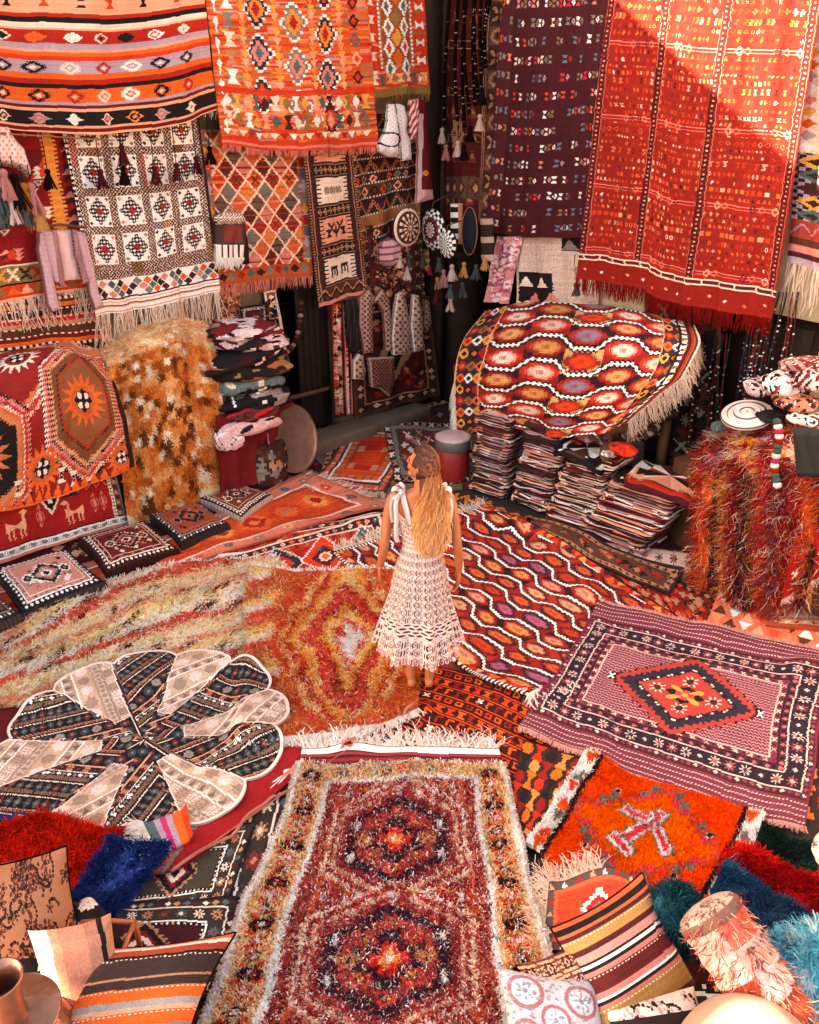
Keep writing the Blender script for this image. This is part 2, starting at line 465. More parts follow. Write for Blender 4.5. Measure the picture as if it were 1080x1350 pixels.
# ================================================================== woven patterns, one colour per knot
class Cv:
    def __init__(s, w, h, c):
        s.w, s.h = w, h
        s.a = np.empty((h, w, 3)); s.a[:] = cc(c)
        s.Y, s.X = np.mgrid[0:h, 0:w] + .5
    def m(s, mask, c): s.a[mask] = cc(c); return s
    def r(s, x0, y0, x1, y1, c):
        s.a[max(0, int(round(y0))):max(0, int(round(y1))), max(0, int(round(x0))):max(0, int(round(x1)))] = cc(c); return s
    def st(s, cx, cy, rx, ry, kind, c, q=1):
        x0, x1 = max(0, int(cx - rx - 1)), min(s.w, int(cx + rx + 2)); y0, y1 = max(0, int(cy - ry - 1)), min(s.h, int(cy + ry + 2))
        if x0 >= x1 or y0 >= y1: return s
        X = s.X[y0:y1, x0:x1] - cx; Y = s.Y[y0:y1, x0:x1] - cy
        if q > 1: X = np.sign(X) * (np.floor(abs(X) / q) + .5) * q; Y = np.sign(Y) * (np.floor(abs(Y) / q) + .5) * q
        x, y = X / rx, Y / ry; ax, ay = abs(x), abs(y)
        f = SH[kind]
        s.a[y0:y1, x0:x1][f(x, y, ax, ay)] = cc(c)
        return s
    def bands(s, lst, y=0, vert=False):
        for hgt, c in lst:
            if vert: s.r(y, 0, y + hgt, s.h, c)
            else: s.r(0, y, s.w, y + hgt, c)
            y += hgt
        return s
    def zig(s, y0, amp, per, th, c, vert=False, ph=0, q=1):
        X, Y = (s.Y, s.X) if vert else (s.X, s.Y)
        t = abs(((X + ph) / per) % 1 - .5) * 2
        if q > 1: t = np.floor(t * amp / q) * q / max(amp, 1e-6)
        return s.m(abs(Y - (y0 + (t - .5) * amp)) < th / 2, c)
    def saw(s, y0, hgt, per, c, ph=0, vert=False):
        X, Y = (s.Y, s.X) if vert else (s.X, s.Y)
        t = abs(((X + ph) / per) % 1 - .5) * 2
        yy = (Y - y0) / hgt
        return s.m((yy > 0) & (yy < t) if hgt > 0 else (yy > 0) & (yy < t), c)
    def fin(s, ab=.08, px=.10, seed=1, wear=0, blotch=.1, warp=1.0):
        r = np.random.default_rng(seed)
        if warp:
            oy = warp * 1.6 * wob(s.X / 38, s.Y / 38, 1.5, seed) + warp * .7 * wob(s.X / 9, s.Y / 30, 1.5, seed + 1); ox = warp * 1.6 * wob(s.X / 38, s.Y / 38, 1.5, seed + 2) + np.repeat(r.normal(0, .45 * warp, s.h // 2 + 1), 2)[:s.h, None]
            s.a = s.a[np.clip(np.round(s.Y - .5 + oy).astype(int), 0, s.h - 1), np.clip(np.round(s.X - .5 + ox).astype(int), 0, s.w - 1)]
        row = np.repeat(r.normal(0, 1, (s.h // 3 + 1)), 3)[:s.h, None, None] * ab
        a = s.a * (1 + row + r.normal(0, px, (s.h, s.w, 1)) + r.normal(0, px * .35, (s.h, s.w, 3)))
        if blotch: a = a * (1 + blotch * wob(s.X / s.w * 6, s.Y / s.w * 6, 2, seed)[..., None])
        if wear: a = a * (1 - wear) + cc('ta') * wear
        return np.clip(a, .004, .86)
SH = {
    'rect': lambda x, y, ax, ay: (ax <= 1) & (ay <= 1),
    'dia': lambda x, y, ax, ay: ax + ay <= 1,
    'ell': lambda x, y, ax, ay: x * x + y * y <= 1,
    'hex': lambda x, y, ax, ay: (ay <= 1) & (ay <= (1 - ax) * 2),
    'hexv': lambda x, y, ax, ay: (ax <= 1) & (ax <= (1 - ay) * 2),
    'hg': lambda x, y, ax, ay: (ax <= .25 + .75 * ay) & (ay <= 1),
    'bow': lambda x, y, ax, ay: (ay <= .2 + .8 * ax) & (ax <= 1),
    'plus': lambda x, y, ax, ay: ((ax < .36) | (ay < .36)) & (ax <= 1) & (ay <= 1),
    'xx': lambda x, y, ax, ay: (abs(ax - ay) < .3) & (ax <= 1) & (ay <= 1),
    'tu': lambda x, y, ax, ay: (ay <= 1) & (ax <= (y + 1) / 2),
    'td': lambda x, y, ax, ay: (ay <= 1) & (ax <= (1 - y) / 2),
    'tl': lambda x, y, ax, ay: (ax <= 1) & (ay <= (x + 1) / 2),
    'tr': lambda x, y, ax, ay: (ax <= 1) & (ay <= (1 - x) / 2),
    'star': lambda x, y, ax, ay: (np.maximum(ax, ay) < .68) | (ax + ay < 1),
    'flo': lambda x, y, ax, ay: np.hypot(x, y) < .62 + .36 * np.cos(8 * np.arctan2(y, x)),
    'flo5': lambda x, y, ax, ay: np.hypot(x, y) < .7 + .28 * np.cos(5 * np.arctan2(y, x)),
    'ring': lambda x, y, ax, ay: (x * x + y * y <= 1) & (x * x + y * y > .4),
    'dring': lambda x, y, ax, ay: (ax + ay <= 1) & (ax + ay > .62),
    'jag': lambda x, y, ax, ay: ax + ay + .16 * (abs(((ax - ay) * 3.5) % 1 - .5) * 2) <= 1,
    'eye': lambda x, y, ax, ay: ((ax + ay <= 1) & (ax + ay > .6)) | ((ax + ay > .85) & (ax + ay < 1.25) & ((((ax - ay) * 4) % 1) < .5) & (ax < 1) & (ay < 1)) | (ax + ay < .28),
    'hook': lambda x, y, ax, ay: (abs(ax - .55) < .12) & (ay < .9) | (abs(ay - .78) < .12) & (ax < .95) | (abs(ay - .3) < .12) & (ax > .55) & (ax < 1) | (ax < .15) & (ay < .9) | (ax + ay < .3),
    'scor': lambda x, y, ax, ay: ((ax + ay < .42) | ((abs(ax + ay - .72) < .1) & (ax < .95)) | ((abs(ax - .8) < .12) & (ay < .5))) & (((ax * 5) % 1 < .7) | (ax < .3)),
}
def mirror(a): return a

def motif_lat(cv, cx, cy, R, ry, c1, c2):
    """interlaced lozenge (checker of small diamonds) as in the white kilim"""
    n = 2.0
    x0, x1 = max(0, int(cx - R)), min(cv.w, int(cx + R + 1)); y0, y1 = max(0, int(cy - ry)), min(cv.h, int(cy + ry + 1))
    x = (cv.X[y0:y1, x0:x1] - cx) / R; y = (cv.Y[y0:y1, x0:x1] - cy) / ry
    d = abs(x) + abs(y)
    a, b = (x + y) * n, (x - y) * n
    fa, fb = abs(a % 1 - .5), abs(b % 1 - .5)
    m = (d < .98) & ((((fa < .30) | (fb < .30)) & ~((fa < .12) & (fb < .12))))
    cv.a[y0:y1, x0:x1][m] = cc(c1)
    m2 = (d < .3) & (fa < .15)
    cv.a[y0:y1, x0:x1][m2] = cc(c2)
    cv.st(cx, cy, R * .2, ry * .2, 'dia', c2)

def pat_striped():
    cv = Cv(310, 290, 'p'); L = [(8, 'o'), (14, 'cr'), (6, 'o'), (16, 'r'), (10, 'p'), (8, 'br'), (6, 'o'), (34, 'p'), (6, 'r'), (8, 'bk'), (8, 'cr'), (3, 'p'), (20, 'r'), (9, 'li'), (4, 'p'), (6, 'o'), (7, 'br'), (20, 'li'),
                                  (9, 'o'), (8, 'r'), (7, 'bk'), (22, 'o'), (5, 'li'), (5, 'dr'), (5, 'p'), (23, 'bk'), (4, 'p'), (6, 'dr'), (5, 'p')]
    cv.bands(L)
    tot = {}; y = 0
    for h_, c in L: tot[len(tot)] = (y, h_, c); y += h_
    r = np.random.default_rng(2); cs = ['cr', 'o', 'p', 'bk', 'r', 'w', 'lo', 'li']
    for bi, kind, n, rx in ((7, 'hg', 7, 6), (12, 'dia', 8, 11), (17, 'eye', 8, 12), (21, 'eye', 8, 10), (25, 'dia', 8, 9)):
        y0, h_, bc = tot[bi]
        for k in range(n):
            cx = 18 + k * 290 / n + r.uniform(-3, 3); cy = y0 + h_ / 2 + 1
            c1 = cs[r.integers(len(cs))]
            while c1 == bc: c1 = cs[r.integers(len(cs))]
            c2 = ['r', 'bk', 'o', 'cr'][k % 4]
            if kind == 'dia':
                cv.st(cx, cy, rx, h_ * .47, 'dia', 'cr' if k % 3 == 1 else c1, 2); cv.st(cx, cy, rx * .68, h_ * .32, 'dia', c2, 1); cv.st(cx, cy, rx * .34, h_ * .16, 'dia', c1)
            elif kind == 'eye':
                cv.st(cx, cy, rx, h_ * .5, 'eye', 'bk' if k in (1, 6) else c1); cv.st(cx, cy, rx * .3, h_ * .15, 'dia', 'cr')
            else: cv.st(cx, cy, 6, 7, 'hg', 'bk' if k % 2 else 'br'); cv.st(cx, cy, 6, 3, 'rect', bc) if k % 3 == 0 else None
    return cv.fin(.05, .05, 3)

def pat_namaz():
    w, h = 240, 320; cv = Cv(w, h, 'gr'); r = np.random.default_rng(4)
    cv.a[:] = cc('ta') * .8
    # speckled ribbons
    sp = (((cv.X // 3 + cv.Y // 3) % 2) == 0); cv.m(sp, 'dk'); cv.m(sp & (r.random((h, w)) < .25), 'mr'); cv.m(~sp & (r.random((h, w)) < .3), 'w')
    for k in range(9):
        x0 = r.integers(0, w); y0 = r.integers(0, h); cv.m((abs(cv.X - x0) < 9) & (abs(cv.Y - y0) < 26) & ~sp, ['p', 'pk', 'ta', 'ol', 'li'][k % 5])
    cw, chh = 55, 62
    for i in range(5):
        for j in range(4):
            x0, y0 = 12 + j * cw + 6, -4 + i * chh + 5
            if y0 + 52 > 290: continue
            cv.r(x0, y0, x0 + 41, y0 + 49, 'w')
            motif_lat(cv, x0 + 20.5, y0 + 24.5, 20, 24, 'dk' if (i + j) % 3 else 'mr', 'r')
            for sx in (4, 37):
                for sy in (5, 44): cv.st(x0 + sx, y0 + sy, 3, 3, 'dia', ['dk', 'pk', 'gr'][(i + j + sx) % 3])
    cv.r(0, 0, 5, h, 'w'); 
    for k in range(20): cv.st(2.5, 8 + k * 16, 3, 6, 'hg', 'bk')
    cv.r(w - 5, 0, w, h, 'dk')
    cv.r(0, 262, w, 320, 'w')
    for row in range(3):
        for k in range(15): cv.st(8 + k * 16 + (row % 2) * 8, 270 + row * 9, 7, 7, 'dia', ['mr', 'gr', 'dk', 'pk', 'o', 'w', 'te'][(k * 3 + row * 2) % 7], 1)
    cv.bands([(3, 'mr'), (3, 'w'), (2, 'p'), (4, 'w'), (2, 'mr'), (2, 'p'), (6, 'w'), (2, 'pk'), (2, 'w')], 294)
    return cv.fin(.04, .12, 5)

def pat_redtri():
    w, h = 150, 290; cv = Cv(w, h, C('8a1418')); 
    x = cv.X - 40; 
    # big downward triangle of hooks
    d = abs(x) / 62 + (cv.Y - 60) / 120
    cv.m((d < 1) & (cv.Y > 40), 'dr'); cv.m((abs(d - .97) < .035) & (cv.Y > 40), 'br')
    for k in range(9):
        for s_ in (-1, 1):
            yy = 62 + k * 13; xx = 40 + s_ * (62 * (1 - (yy - 60) / 120) - 3)
            cv.st(xx + s_ * 9, yy + 8, 6, 5, 'td', 'cr'); cv.st(xx + s_ * 9, yy + 7, 3, 3, 'td', 'te')
    for i in range(4):
        for j in range(-3 + i, 4 - i): cv.st(40 + j * 11, 86 + i * 15, 6, 7, 'tu', ['bk', 'r', 'pu', 'dk'][(i + j) % 4])
    for (a, b) in ((40, 20), (20, 205), (60, 205), (100, 70), (96, 140), (18, 30)):
        for i, c in enumerate(('p', 'pu', 'r')):
            cv.st(a - 7, b + i * 7, 6, 4, 'tu', 'cr' if a > 90 else c); cv.st(a + 7, b + i * 7, 6, 4, 'td', 'cr' if a > 90 else 'pk')
        cv.st(a, b + 7, 5, 8, 'hex', 'br')
    for k in range(40):   # yellow saw column
        cv.st(108 + k * .45, 4 + k * 7, 11, 6, 'dia', 'ye' if k % 2 else 'lo', 2)
    for k in range(26): cv.st(134, 8 + k * 10, 9, 6, 'tu', ['pu', 'r', 'mr', 'pk'][k % 4])
    cv.bands([(3, 'cr'), (30, 'ol'), (3, 'bk'), (22, 'br'), (4, 'p')], 228)
    for k in range(12): cv.st(8 + k * 13, 246, 6, 12, 'xx', ['cr', 'dk', 'r', 'ye'][k % 4], 2); cv.st(8 + k * 13, 273, 7, 8, 'tu', ['ol', 'o', 'p'][k % 3])
    return cv.fin(.05, .08, 7)

def pat_dense(w=240, h=290, seed=9):
    cv = Cv(w, h, 'o'); r = np.random.default_rng(seed)
    blk = r.integers(0, 8, (h // 3 + 1, w // 14 + 1)); big = np.kron(blk, np.ones((3, 14), int))[:h, :w]
    for k, c in enumerate(['o', 'br', 'lo', 'o', 'pk', 'br', 'ta', 'o']): cv.m(big == k, cc(c) * r.uniform(.8, 1.05))
    m = (r.random((h, w)) < .0); 
    for k in range(60): 
        x0, y0, l = r.integers(0, w), r.integers(0, h), r.integers(8, 40); cv.r(x0, y0, x0 + l, y0 + 3, ['li', 'gr', 'ol', 'te', 'r', 'p'][k % 6])
    # three zigzag diamond columns
    for ci, cx in enumerate((70, 120, 170)):
        for k in range(-1, 4):
            cy = 20 + k * 62 + ci * 18
            cv.st(cx, cy, 20, 33, 'dia', 'w', 4); cv.st(cx, cy, 17, 29, 'dia', 'nv' if ci != 1 else 'gr', 4); cv.st(cx, cy, 12, 21, 'dia', ['br', 'lo', 'pk'][k % 3], 3); cv.st(cx, cy, 6, 11, 'dia', ['ta', 'r', 'te'][k % 3], 2)
    for cx in (48, 94, 146, 194):
        for k in range(22): cv.st(cx, 6 + k * 11, 6, 6, 'td', ['lo', 'ye', 'p'][k % 3])
    for k in range(9):
        cv.st(28, 20 + k * 27, 9, 11, 'hg', ['cr', 'ta', 'w', 'gr'][k % 4]); cv.st(10, 14 + k * 30, 4, 8, 'dia', 'w'); cv.r(9, 14 + k * 30, 11, 30 + k * 30, 'w')
        cv.st(218, 20 + k * 27, 8, 12, 'dia', ['te', 'p', 'mr', 'dk'][k % 4], 2); cv.st(218, 20 + k * 27, 4, 6, 'dia', 'br')
    cv.r(0, 198, w, 206, 'br')
    for row, y in enumerate((218, 246)):
        for k in range(16): cv.st(16 + k * 14, y, 6, 11, 'hg' if (k + row) % 2 else 'dia', ['w', 'cr', 'te', 'ye', 'ol', 'mr', 'p'][(k * 3 + row) % 7])
    for k in range(19): cv.st(10 + k * 12, 268, 6, 5, 'td', ['w', 'p', 'cr', 'r'][k % 4])
    cv.r(0, 275, w, h, 'br'); cv.r(0, 282, w, 286, 'pk')
    return cv.fin(.08, .1, seed)

def pat_small():
    cv = Cv(100, 200, 'br'); r = np.random.default_rng(3)
    for k in range(90):
        x0, y0, l = r.integers(0, 100), r.integers(0, 200), r.integers(5, 26); cv.r(x0, y0, x0 + l, y0 + 3, ['o', 'lo', 'ol', 'gr', 'r', 'pk', 'o'][k % 7])
    cv.r(24, 0, 76, 158, 'ta'); cv.r(28, 0, 72, 154, C('9a4a22'))
    cv.saw(0, 4, 6, 'w', vert=False); 
    for y in range(0, 158, 6): cv.st(24, y, 2, 2, 'dia', 'w'); cv.st(76, y, 2, 2, 'dia', 'w')
    for k in range(6):
        for cx in (38, 62): cv.st(cx, 10 + k * 30, 8, 15, 'dia', 'w', 2); cv.st(cx, 10 + k * 30, 4, 9, 'dia', ['ol', 'br', 'te'][k % 3])
        cv.st(50, 25 + k * 30, 8, 14, 'dia', ['ye', 'o', 'ol'][k % 3], 2)
    for k in range(7): cv.st(10, 10 + k * 26, 6, 6, 'hg', 'cr'); cv.st(90, 20 + k * 26, 6, 6, 'bow', ['cr', 'w'][k % 2])
    for k in range(7): cv.st(8 + k * 14, 174, 6, 7, 'hg', ['cr', 'te', 'ye', 'p'][k % 4])
    cv.r(0, 188, 100, 200, 'ol')
    return cv.fin(.06, .1, 8)

def pat_lattice():
    w, h = 150, 200; cv = Cv(w, h, 'br'); r = np.random.default_rng(12)
    sx, sy = 25, 31
    A = (cv.X - 60) / sx + cv.Y / sy; B = (cv.X - 60) / sx - cv.Y / sy
    ia, ib = np.floor(A).astype(int), np.floor(B).astype(int)
    pal = ['r', 'bn', 'o', 'gr', 'br', 'pk', C('6a5a4c'), 'lo']
    hsh = (ia * 7 + ib * 13) % 8
    st_ = (cv.Y // 3).astype(int) % 3 == 0
    for k in range(8):
        cv.m(hsh == k, cc(pal[k]) * .85); cv.m((hsh == k) & st_ & (r.random((h, 1)) < .6), cc(pal[(k + 3) % 8]) * .8)
    fa, fb = np.minimum(A % 1, 1 - A % 1), np.minimum(B % 1, 1 - B % 1)
    jag = .012 * ((cv.Y // 2) % 2)
    cv.m(np.minimum(fa, fb) < .07 + jag, 'p'); cv.m(np.minimum(fa, fb) < .035 + jag, 'cr')
    for i in range(-3, 6):
        for j in range(-3, 6):
            cx, cy = 60 + (i + .5 + j + .5) / 2 * sx, (i - j) / 2 * sy
            if (i * 3 + j) % 4 == 0: cv.st(cx, cy, 5, 6, 'xx', 'bn')
    for x0, x1 in ((0, 14), (136, 150)):
        cv.r(x0, 0, x1, h, C('b0502c'))
        for k in range(13): cv.st((x0 + x1) / 2, 8 + k * 16, 6, 9, 'dia', ['gr', 'ye', 'r', 'te', 'li'][k % 5], 2); cv.r(x0, 14 + k * 16, x1, 16 + k * 16, ['li', 'gr'][k % 2])
    cv.r(0, 180, w, h, C('b5552c'))
    for k in range(10): cv.st(12 + k * 14, 188, 6, 6, 'dia', ['dk', 'gr', 'r', 'te'][k % 4])
    return cv.fin(.06, .1, 13)

def pat_panels():
    w, h = 90, 250; cv = Cv(w, h, 'dk')
    cv.r(0, 0, 3, h, 'ta'); cv.r(w - 3, 0, w, h, 'ta'); cv.r(5, 0, 7, h, 'ta'); cv.r(w - 7, 0, w - 5, h, 'ta'); cv.r(9, 0, 12, h, 'mr'); cv.r(w - 12, 0, w - 9, h, 'mr')
    cv.m(((cv.X < 3) | (cv.X > w - 3)) & (cv.Y.astype(int) % 4 < 2), 'dk')
    for k, (c, y) in enumerate((('pk', 8), ('cr', 66), ('pk', 124), ('cr', 182))):
        c = C('e09a78') if c == 'pk' else c
        cv.r(16, y, w - 16, y + 36, c)
        for t in range(6):
            for s_, x in (('tl', 20), ('tr', w - 20)): cv.st(x, y + 3 + t * 6, 9, 1.6, 'tr' if s_ == 'tl' else 'tl', 'dk')
        if k == 3:
            for cx in (34, 55): cv.r(cx - 7, y + 12, cx + 7, y + 17, 'dk'); cv.r(cx - 7, y + 12, cx - 4, y + 28, 'dk'); cv.r(cx - 1, y + 15, cx + 2, y + 26, 'dk'); cv.r(cx + 4, y + 12, cx + 7, y + 28, 'dk')
        elif k == 1:
            for cx in (34, 45, 56): cv.st(cx, y + 18, 5, 9, 'scor', 'ol'); cv.st(cx, y + 18, 4, 5, 'xx', 'gr')
        else:
            cv.st(45, y + 20, 3, 12, 'dia', 'dk')
            for s_ in (-1, 1):
                cv.zig(0, 0, 1, 0, 'dk'); cv.st(45 + s_ * 9, y + 15, 7, 9, 'xx', 'dk'); cv.st(45 + s_ * 15, y + 22, 5, 6, 'hg', 'dk')
        cv.r(14, y + 40, w - 14, y + 54, 'bk')
        for t in range(7): cv.st(18 + t * 9, y + 47, 4, 5.5, 'dring', 'ta'); cv.st(18 + t * 9, y + 47, 1.5, 2, 'dia', 'p')
        cv.r(14, y + 39, w - 14, y + 40, 'ta'); cv.r(14, y + 54, w - 14, y + 55, 'ta')
    cv.r(12, 222, w - 12, 242, 'bn'); cv.zig(232, 12, 22, 3, 'ta'); cv.zig(236, 12, 22, 3, 'bk')
    cv.r(0, 244, w, h, 'pk')
    return cv.fin(.04, .08, 14)

def pat_banded(seed=15, w=120, h=150):
    cv = Cv(w, h, 'dk'); r = np.random.default_rng(seed); y = 0; k = 0
    while y < h:
        c = ['dk', 'ta', 'bn', 'dk', 'mr', 'bn'][k % 6]; hh = [20, 16, 14, 16, 12, 16][k % 6]
        cv.r(0, y, w, y + hh, C('a4673a') if c == 'ta' else c)
        for t in range(w // 4): cv.st(t * 4 + 2, y + hh - 1, 1.4, 1.6, 'dia', 'cr')
        if c == 'dk':
            cv.zig(y + hh / 2, hh * .8, 22, 2, 'o'); cv.zig(y + hh / 2 + 4, hh * .8, 22, 2, 'ta')
        elif c in ('bn', 'mr'):
            for t in range(w // 14 + 1): cv.st(t * 14 + 7, y + hh / 2, 6, hh * .4, 'dia', ['o', 'gr', 'p', 'bk'][(t + k) % 4]); cv.st(t * 14 + 7, y + hh / 2, 3, hh * .2, 'dia', 'bn')
        y += hh; k += 1
    return cv.fin(.06, .12, seed)

def pat_turk():
    w, h = 130, 330; cv = Cv(w, h, C('5b1f1c')); 
    for x0, x1 in ((0, 24), (106, 130)):
        cv.r(x0, 0, x1, h, C('4a2a20'))
        for k in range(13):
            y = 4 + k * 26; cv.r(x0 + 2, y, x1 - 2, y + 22, C('6b4a35') if k % 2 else 'dk'); cx = (x0 + x1) / 2
            cv.st(cx, y + 11, 8, 9, 'ring', 'ta') if k % 2 else cv.st(cx, y + 11, 8, 9, 'xx', 'ta'); cv.st(cx, y + 11, 3, 5, 'dia', 'mr')
    for x in (25, 28, 102, 105): cv.r(x, 0, x + 1, h, 'ta')
    cv.r(30, 0, 100, h, C('571914'))
    for y in range(40, 330, 58):
        cv.r(30, y, 100, y + 1, 'ta'); cv.r(30, y + 9, 100, y + 10, 'ta')
        for t in range(9): cv.r(33 + t * 8, y + 2, 36 + t * 8, y + 8, 'ta' if t % 2 else 'dk')
        for t in range(4): cv.st(40 + t * 16, y + 28, 5, 9, 'tu', C('8a3a28')); cv.st(40 + t * 16, y + 28, 2, 4, 'tu', 'ta')
    cv.st(64, 215, 14, 26, 'dring', 'ta'); cv.st(64, 215, 9, 18, 'xx', 'ta')
    cv.r(30, 270, 106, 300, C('604632'))
    for t in range(4): cv.st(40 + t * 18, 285, 7, 12, 'dia', 'mr'); cv.st(40 + t * 18, 285, 4, 7, 'dia', 'ta')
    for x in (31, 49, 67, 85): cv.r(x, 270, x + 1, 300, 'dk')
    return cv.fin(.07, .16, 16)

def pat_purple():
    w, h = 220, 400; cv = Cv(w, h, C('43131a')); r = np.random.default_rng(17)
    cv.r(0, 0, 30, h, C('4a181e')); cv.r(29, 0, 31, h, C('301018'))
    cs = ['w', 'gr', C('d5202c'), 'bl', 'cr', 'ol', C('e0401e'), 'pk', 'gr', 'bl']
    for row in range(17):
        y = 14 + row * 25; yo = -6
        x = 36 + r.uniform(0, 6)
        nw = .1 if row % 2 else .0
        while x < w - 6:
            yy = y + yo * (x - 30) / 150
            c = cs[r.integers(len(cs))]
            if r.random() < .3: x += 14; continue
            cv.st(x, yy, 4, 5.2, 'hg', c); cv.st(x, yy, 1.2, 1.2, 'rect', 'bk'); x += 8.5
            if r.random() < .7: cv.st(x, yy, 3, 4.5, 'dia', ['w', 'gr', 'li', 'r'][r.integers(4)]); cv.st(x, yy, 1, 1, 'rect', 'mr')
            x += 7.5
        for x in (6, 14, 23): 
            if r.random() < .8: cv.st(x, y - 4, 3.6, 5, 'hg' if x != 14 else 'dia', cs[r.integers(len(cs))])
    return cv.fin(.04, .08, 18, blotch=.12)

def pat_redbig():
    w, h = 330, 440; cv = Cv(w, h, C('8c1f15')); r = np.random.default_rng(19)
    cv.a *= (1 + .12 * wob(cv.X / 40, cv.Y / 40, 1.5, 4))[..., None]
    cs = [C('d9421c'), C('c23018'), 'o', C('d87050'), C('8d160f'), C('cf3a1c'), C('3c100e'), C('dd7a40'), C('e06a40'), 'p', C('c03a24'), C('e0a890'), 'mr', C('d0522c'), C('c83a20'), C('d86038')]
    y = 6; row = 0
    kinds = ['dia', 'rect', 'hg', 'star', 'dia', 'xx', 'plus', 'rect', 'ring', 'plus', 'flo5', 'hg', 'star']
    while y < 395:
        kind = kinds[row % len(kinds)]; step = [7.5, 6, 8, 9, 5.5, 6.5, 9, 6, 7.5][row % 9]; hh = [4, 3, 5.5, 4, 2.5, 3.2, 4.8, 5, 3.2][row % 9]
        x = 18
        while x < w - 12:
            if r.random() < .9:
                c = cs[r.integers(len(cs))]
                if r.random() < (.14 if row % 4 == 2 else .03): c = 'cr'
                cv.st(x, y + hh, step * .30, hh * .72, kind, c)
                if kind in ('plus', 'star', 'dia', 'flo5') and hh > 4: cv.st(x, y + hh, step * .12, hh * .3, 'dia', C('7d1410'))
            x += step
        y += hh * 2 + 2.2; row += 1
    for y in (14, 112, 206, 300, 392):
        cv.r(8, y - 5, w - 8, y + 7, C('9c1b11')); cv.r(8, y - 2, w - 8, y - 1, C('d89080')); cv.r(8, y + 2, w - 8, y + 3, C('c87060'))
        for x in range(24, w - 10, 26):
            if (x // 26) % 3: cv.st(x, y + .5, 5, 6, 'dring', ['p', C('c86a50'), 'mr', C('d8a890')][(x // 26) % 4]); cv.st(x + 9, y + .5, 4, 5, 'dring', [C('c86a50'), 'mr'][(x // 26) % 2])
    for xc in (6, 100, 208, 320):
        cv.r(xc - 6, 0, xc + 7, 400, C('5a100c')); cv.r(xc - 6, 0, xc - 5, 400, C('c87060')); cv.r(xc + 6, 0, xc + 7, 400, C('c87060'))
        for k in range(67): cv.st(xc + .5, 3 + k * 6, 1.5, 1.2, 'rect', C('d8a890') if k % 3 else C('b8604c')); cv.r(xc - 4, 5 + k * 6, xc + 5, 6 + k * 6, 'bk') if xc in (100, 208) else None
        if xc in (100, 208): cv.m((abs(cv.X - xc + 5) < 1.2) & ((cv.Y // 70).astype(int) % 2 == 0) & (cv.Y < 400), 'bk')
    cv.r(0, 400, w, h, C('84180f')); cv.r(0, 401, w, 403, 'cr'); cv.r(0, 408, w, 410, 'cr'); cv.r(0, 404, w, 407, 'mr')
    for x in range(10, w, 24): cv.r(x, 403, x + 2, 409, 'cr')
    for k in range(13): cv.st(14 + k * 25, 424 + (k % 3) * 3, 2, 2, 'ell', ['p', 'w', 'o'][k % 3])
    return cv.fin(.03, .08, 20)

def pat_check():
    w, h = 60, 230; cv = Cv(w, h, 'dk')
    cv.r(0, 0, w, 110, 'cr')
    for i in range(9):
        for j in range(4): cv.st(8 + j * 15, 8 + i * 12, 6, 5, 'dia', ['ye', 'o', 'li', 'w', 'pk'][(i + j * 2) % 5])
    ch = ((cv.X // 4 + cv.Y // 4).astype(int) % 2 == 0)
    cv.m(ch & (cv.Y > 110) & (cv.Y < 180), 'li')
    for k in range(5):
        y = 118 + k * 14; cv.st(16, y, 14, 8, 'dia', ['ye', 'te', 'mr', 'ye', 'te'][k]); cv.st(16, y, 8, 4, 'dia', 'dk'); cv.st(56, y, 8, 6, 'dia', 'ye')
    cv.r(0, 180, w, 200, C('a03a30')); cv.zig(190, 12, 16, 2, 'li'); cv.bands([(8, 'bn'), (8, 'pk'), (6, 'mr'), (8, 'li')], 200)
    return cv.fin(.04, .1, 21)

def scatter(cv, s_, seed):
    r = np.random.default_rng(seed); h, w = cv.h, cv.w
    ii = np.clip(np.arange(h)[:, None] + np.round(r.normal(0, s_ * .6, (h, w))).astype(int), 0, h - 1); jj = np.clip(np.arange(w)[None] + np.round(r.normal(0, s_ * .6, (h, w))).astype(int), 0, w - 1)
    cv.a = cv.a[ii, jj]
    return cv
def borders(cv, L, seed=1):
    """concentric borders: (width, ground, motif kind, motif colours, spacing)"""
    w, h = cv.w, cv.h; ins = 0
    for (bw, g, kind, mc, sp) in L:
        x0, y0, x1, y1 = ins, ins, w - ins, h - ins
        for a in ((x0, y0, x1, y0 + bw), (x0, y1 - bw, x1, y1), (x0, y0, x0 + bw, y1), (x1 - bw, y0, x1, y1)): cv.r(*a, g)
        if kind:
            nx = max(1, int(round((x1 - x0 - bw) / sp))); ny = max(1, int(round((y1 - y0 - bw) / sp)))
            for k in range(nx + 1):
                for y in (y0 + bw / 2, y1 - bw / 2):
                    c = mc[k % len(mc)]; xx = x0 + bw / 2 + k * (x1 - x0 - bw) / nx
                    cv.st(xx, y, min(sp, bw) * .42 if bw > 5 else sp * .3, bw * .42, kind, c)
                    if bw > 9: cv.st(xx, y, bw * .16, bw * .16, 'dia', mc[(k + 1) % len(mc)])
            for k in range(1, ny):
                for x in (x0 + bw / 2, x1 - bw / 2):
                    c = mc[(k + 1) % len(mc)]; yy = y0 + bw / 2 + k * (y1 - y0 - bw) / ny
                    cv.st(x, yy, bw * .42, min(sp, bw) * .42 if bw > 5 else sp * .3, kind, c)
                    if bw > 9: cv.st(x, yy, bw * .16, bw * .16, 'dia', mc[k % len(mc)])
        ins += bw
    return ins

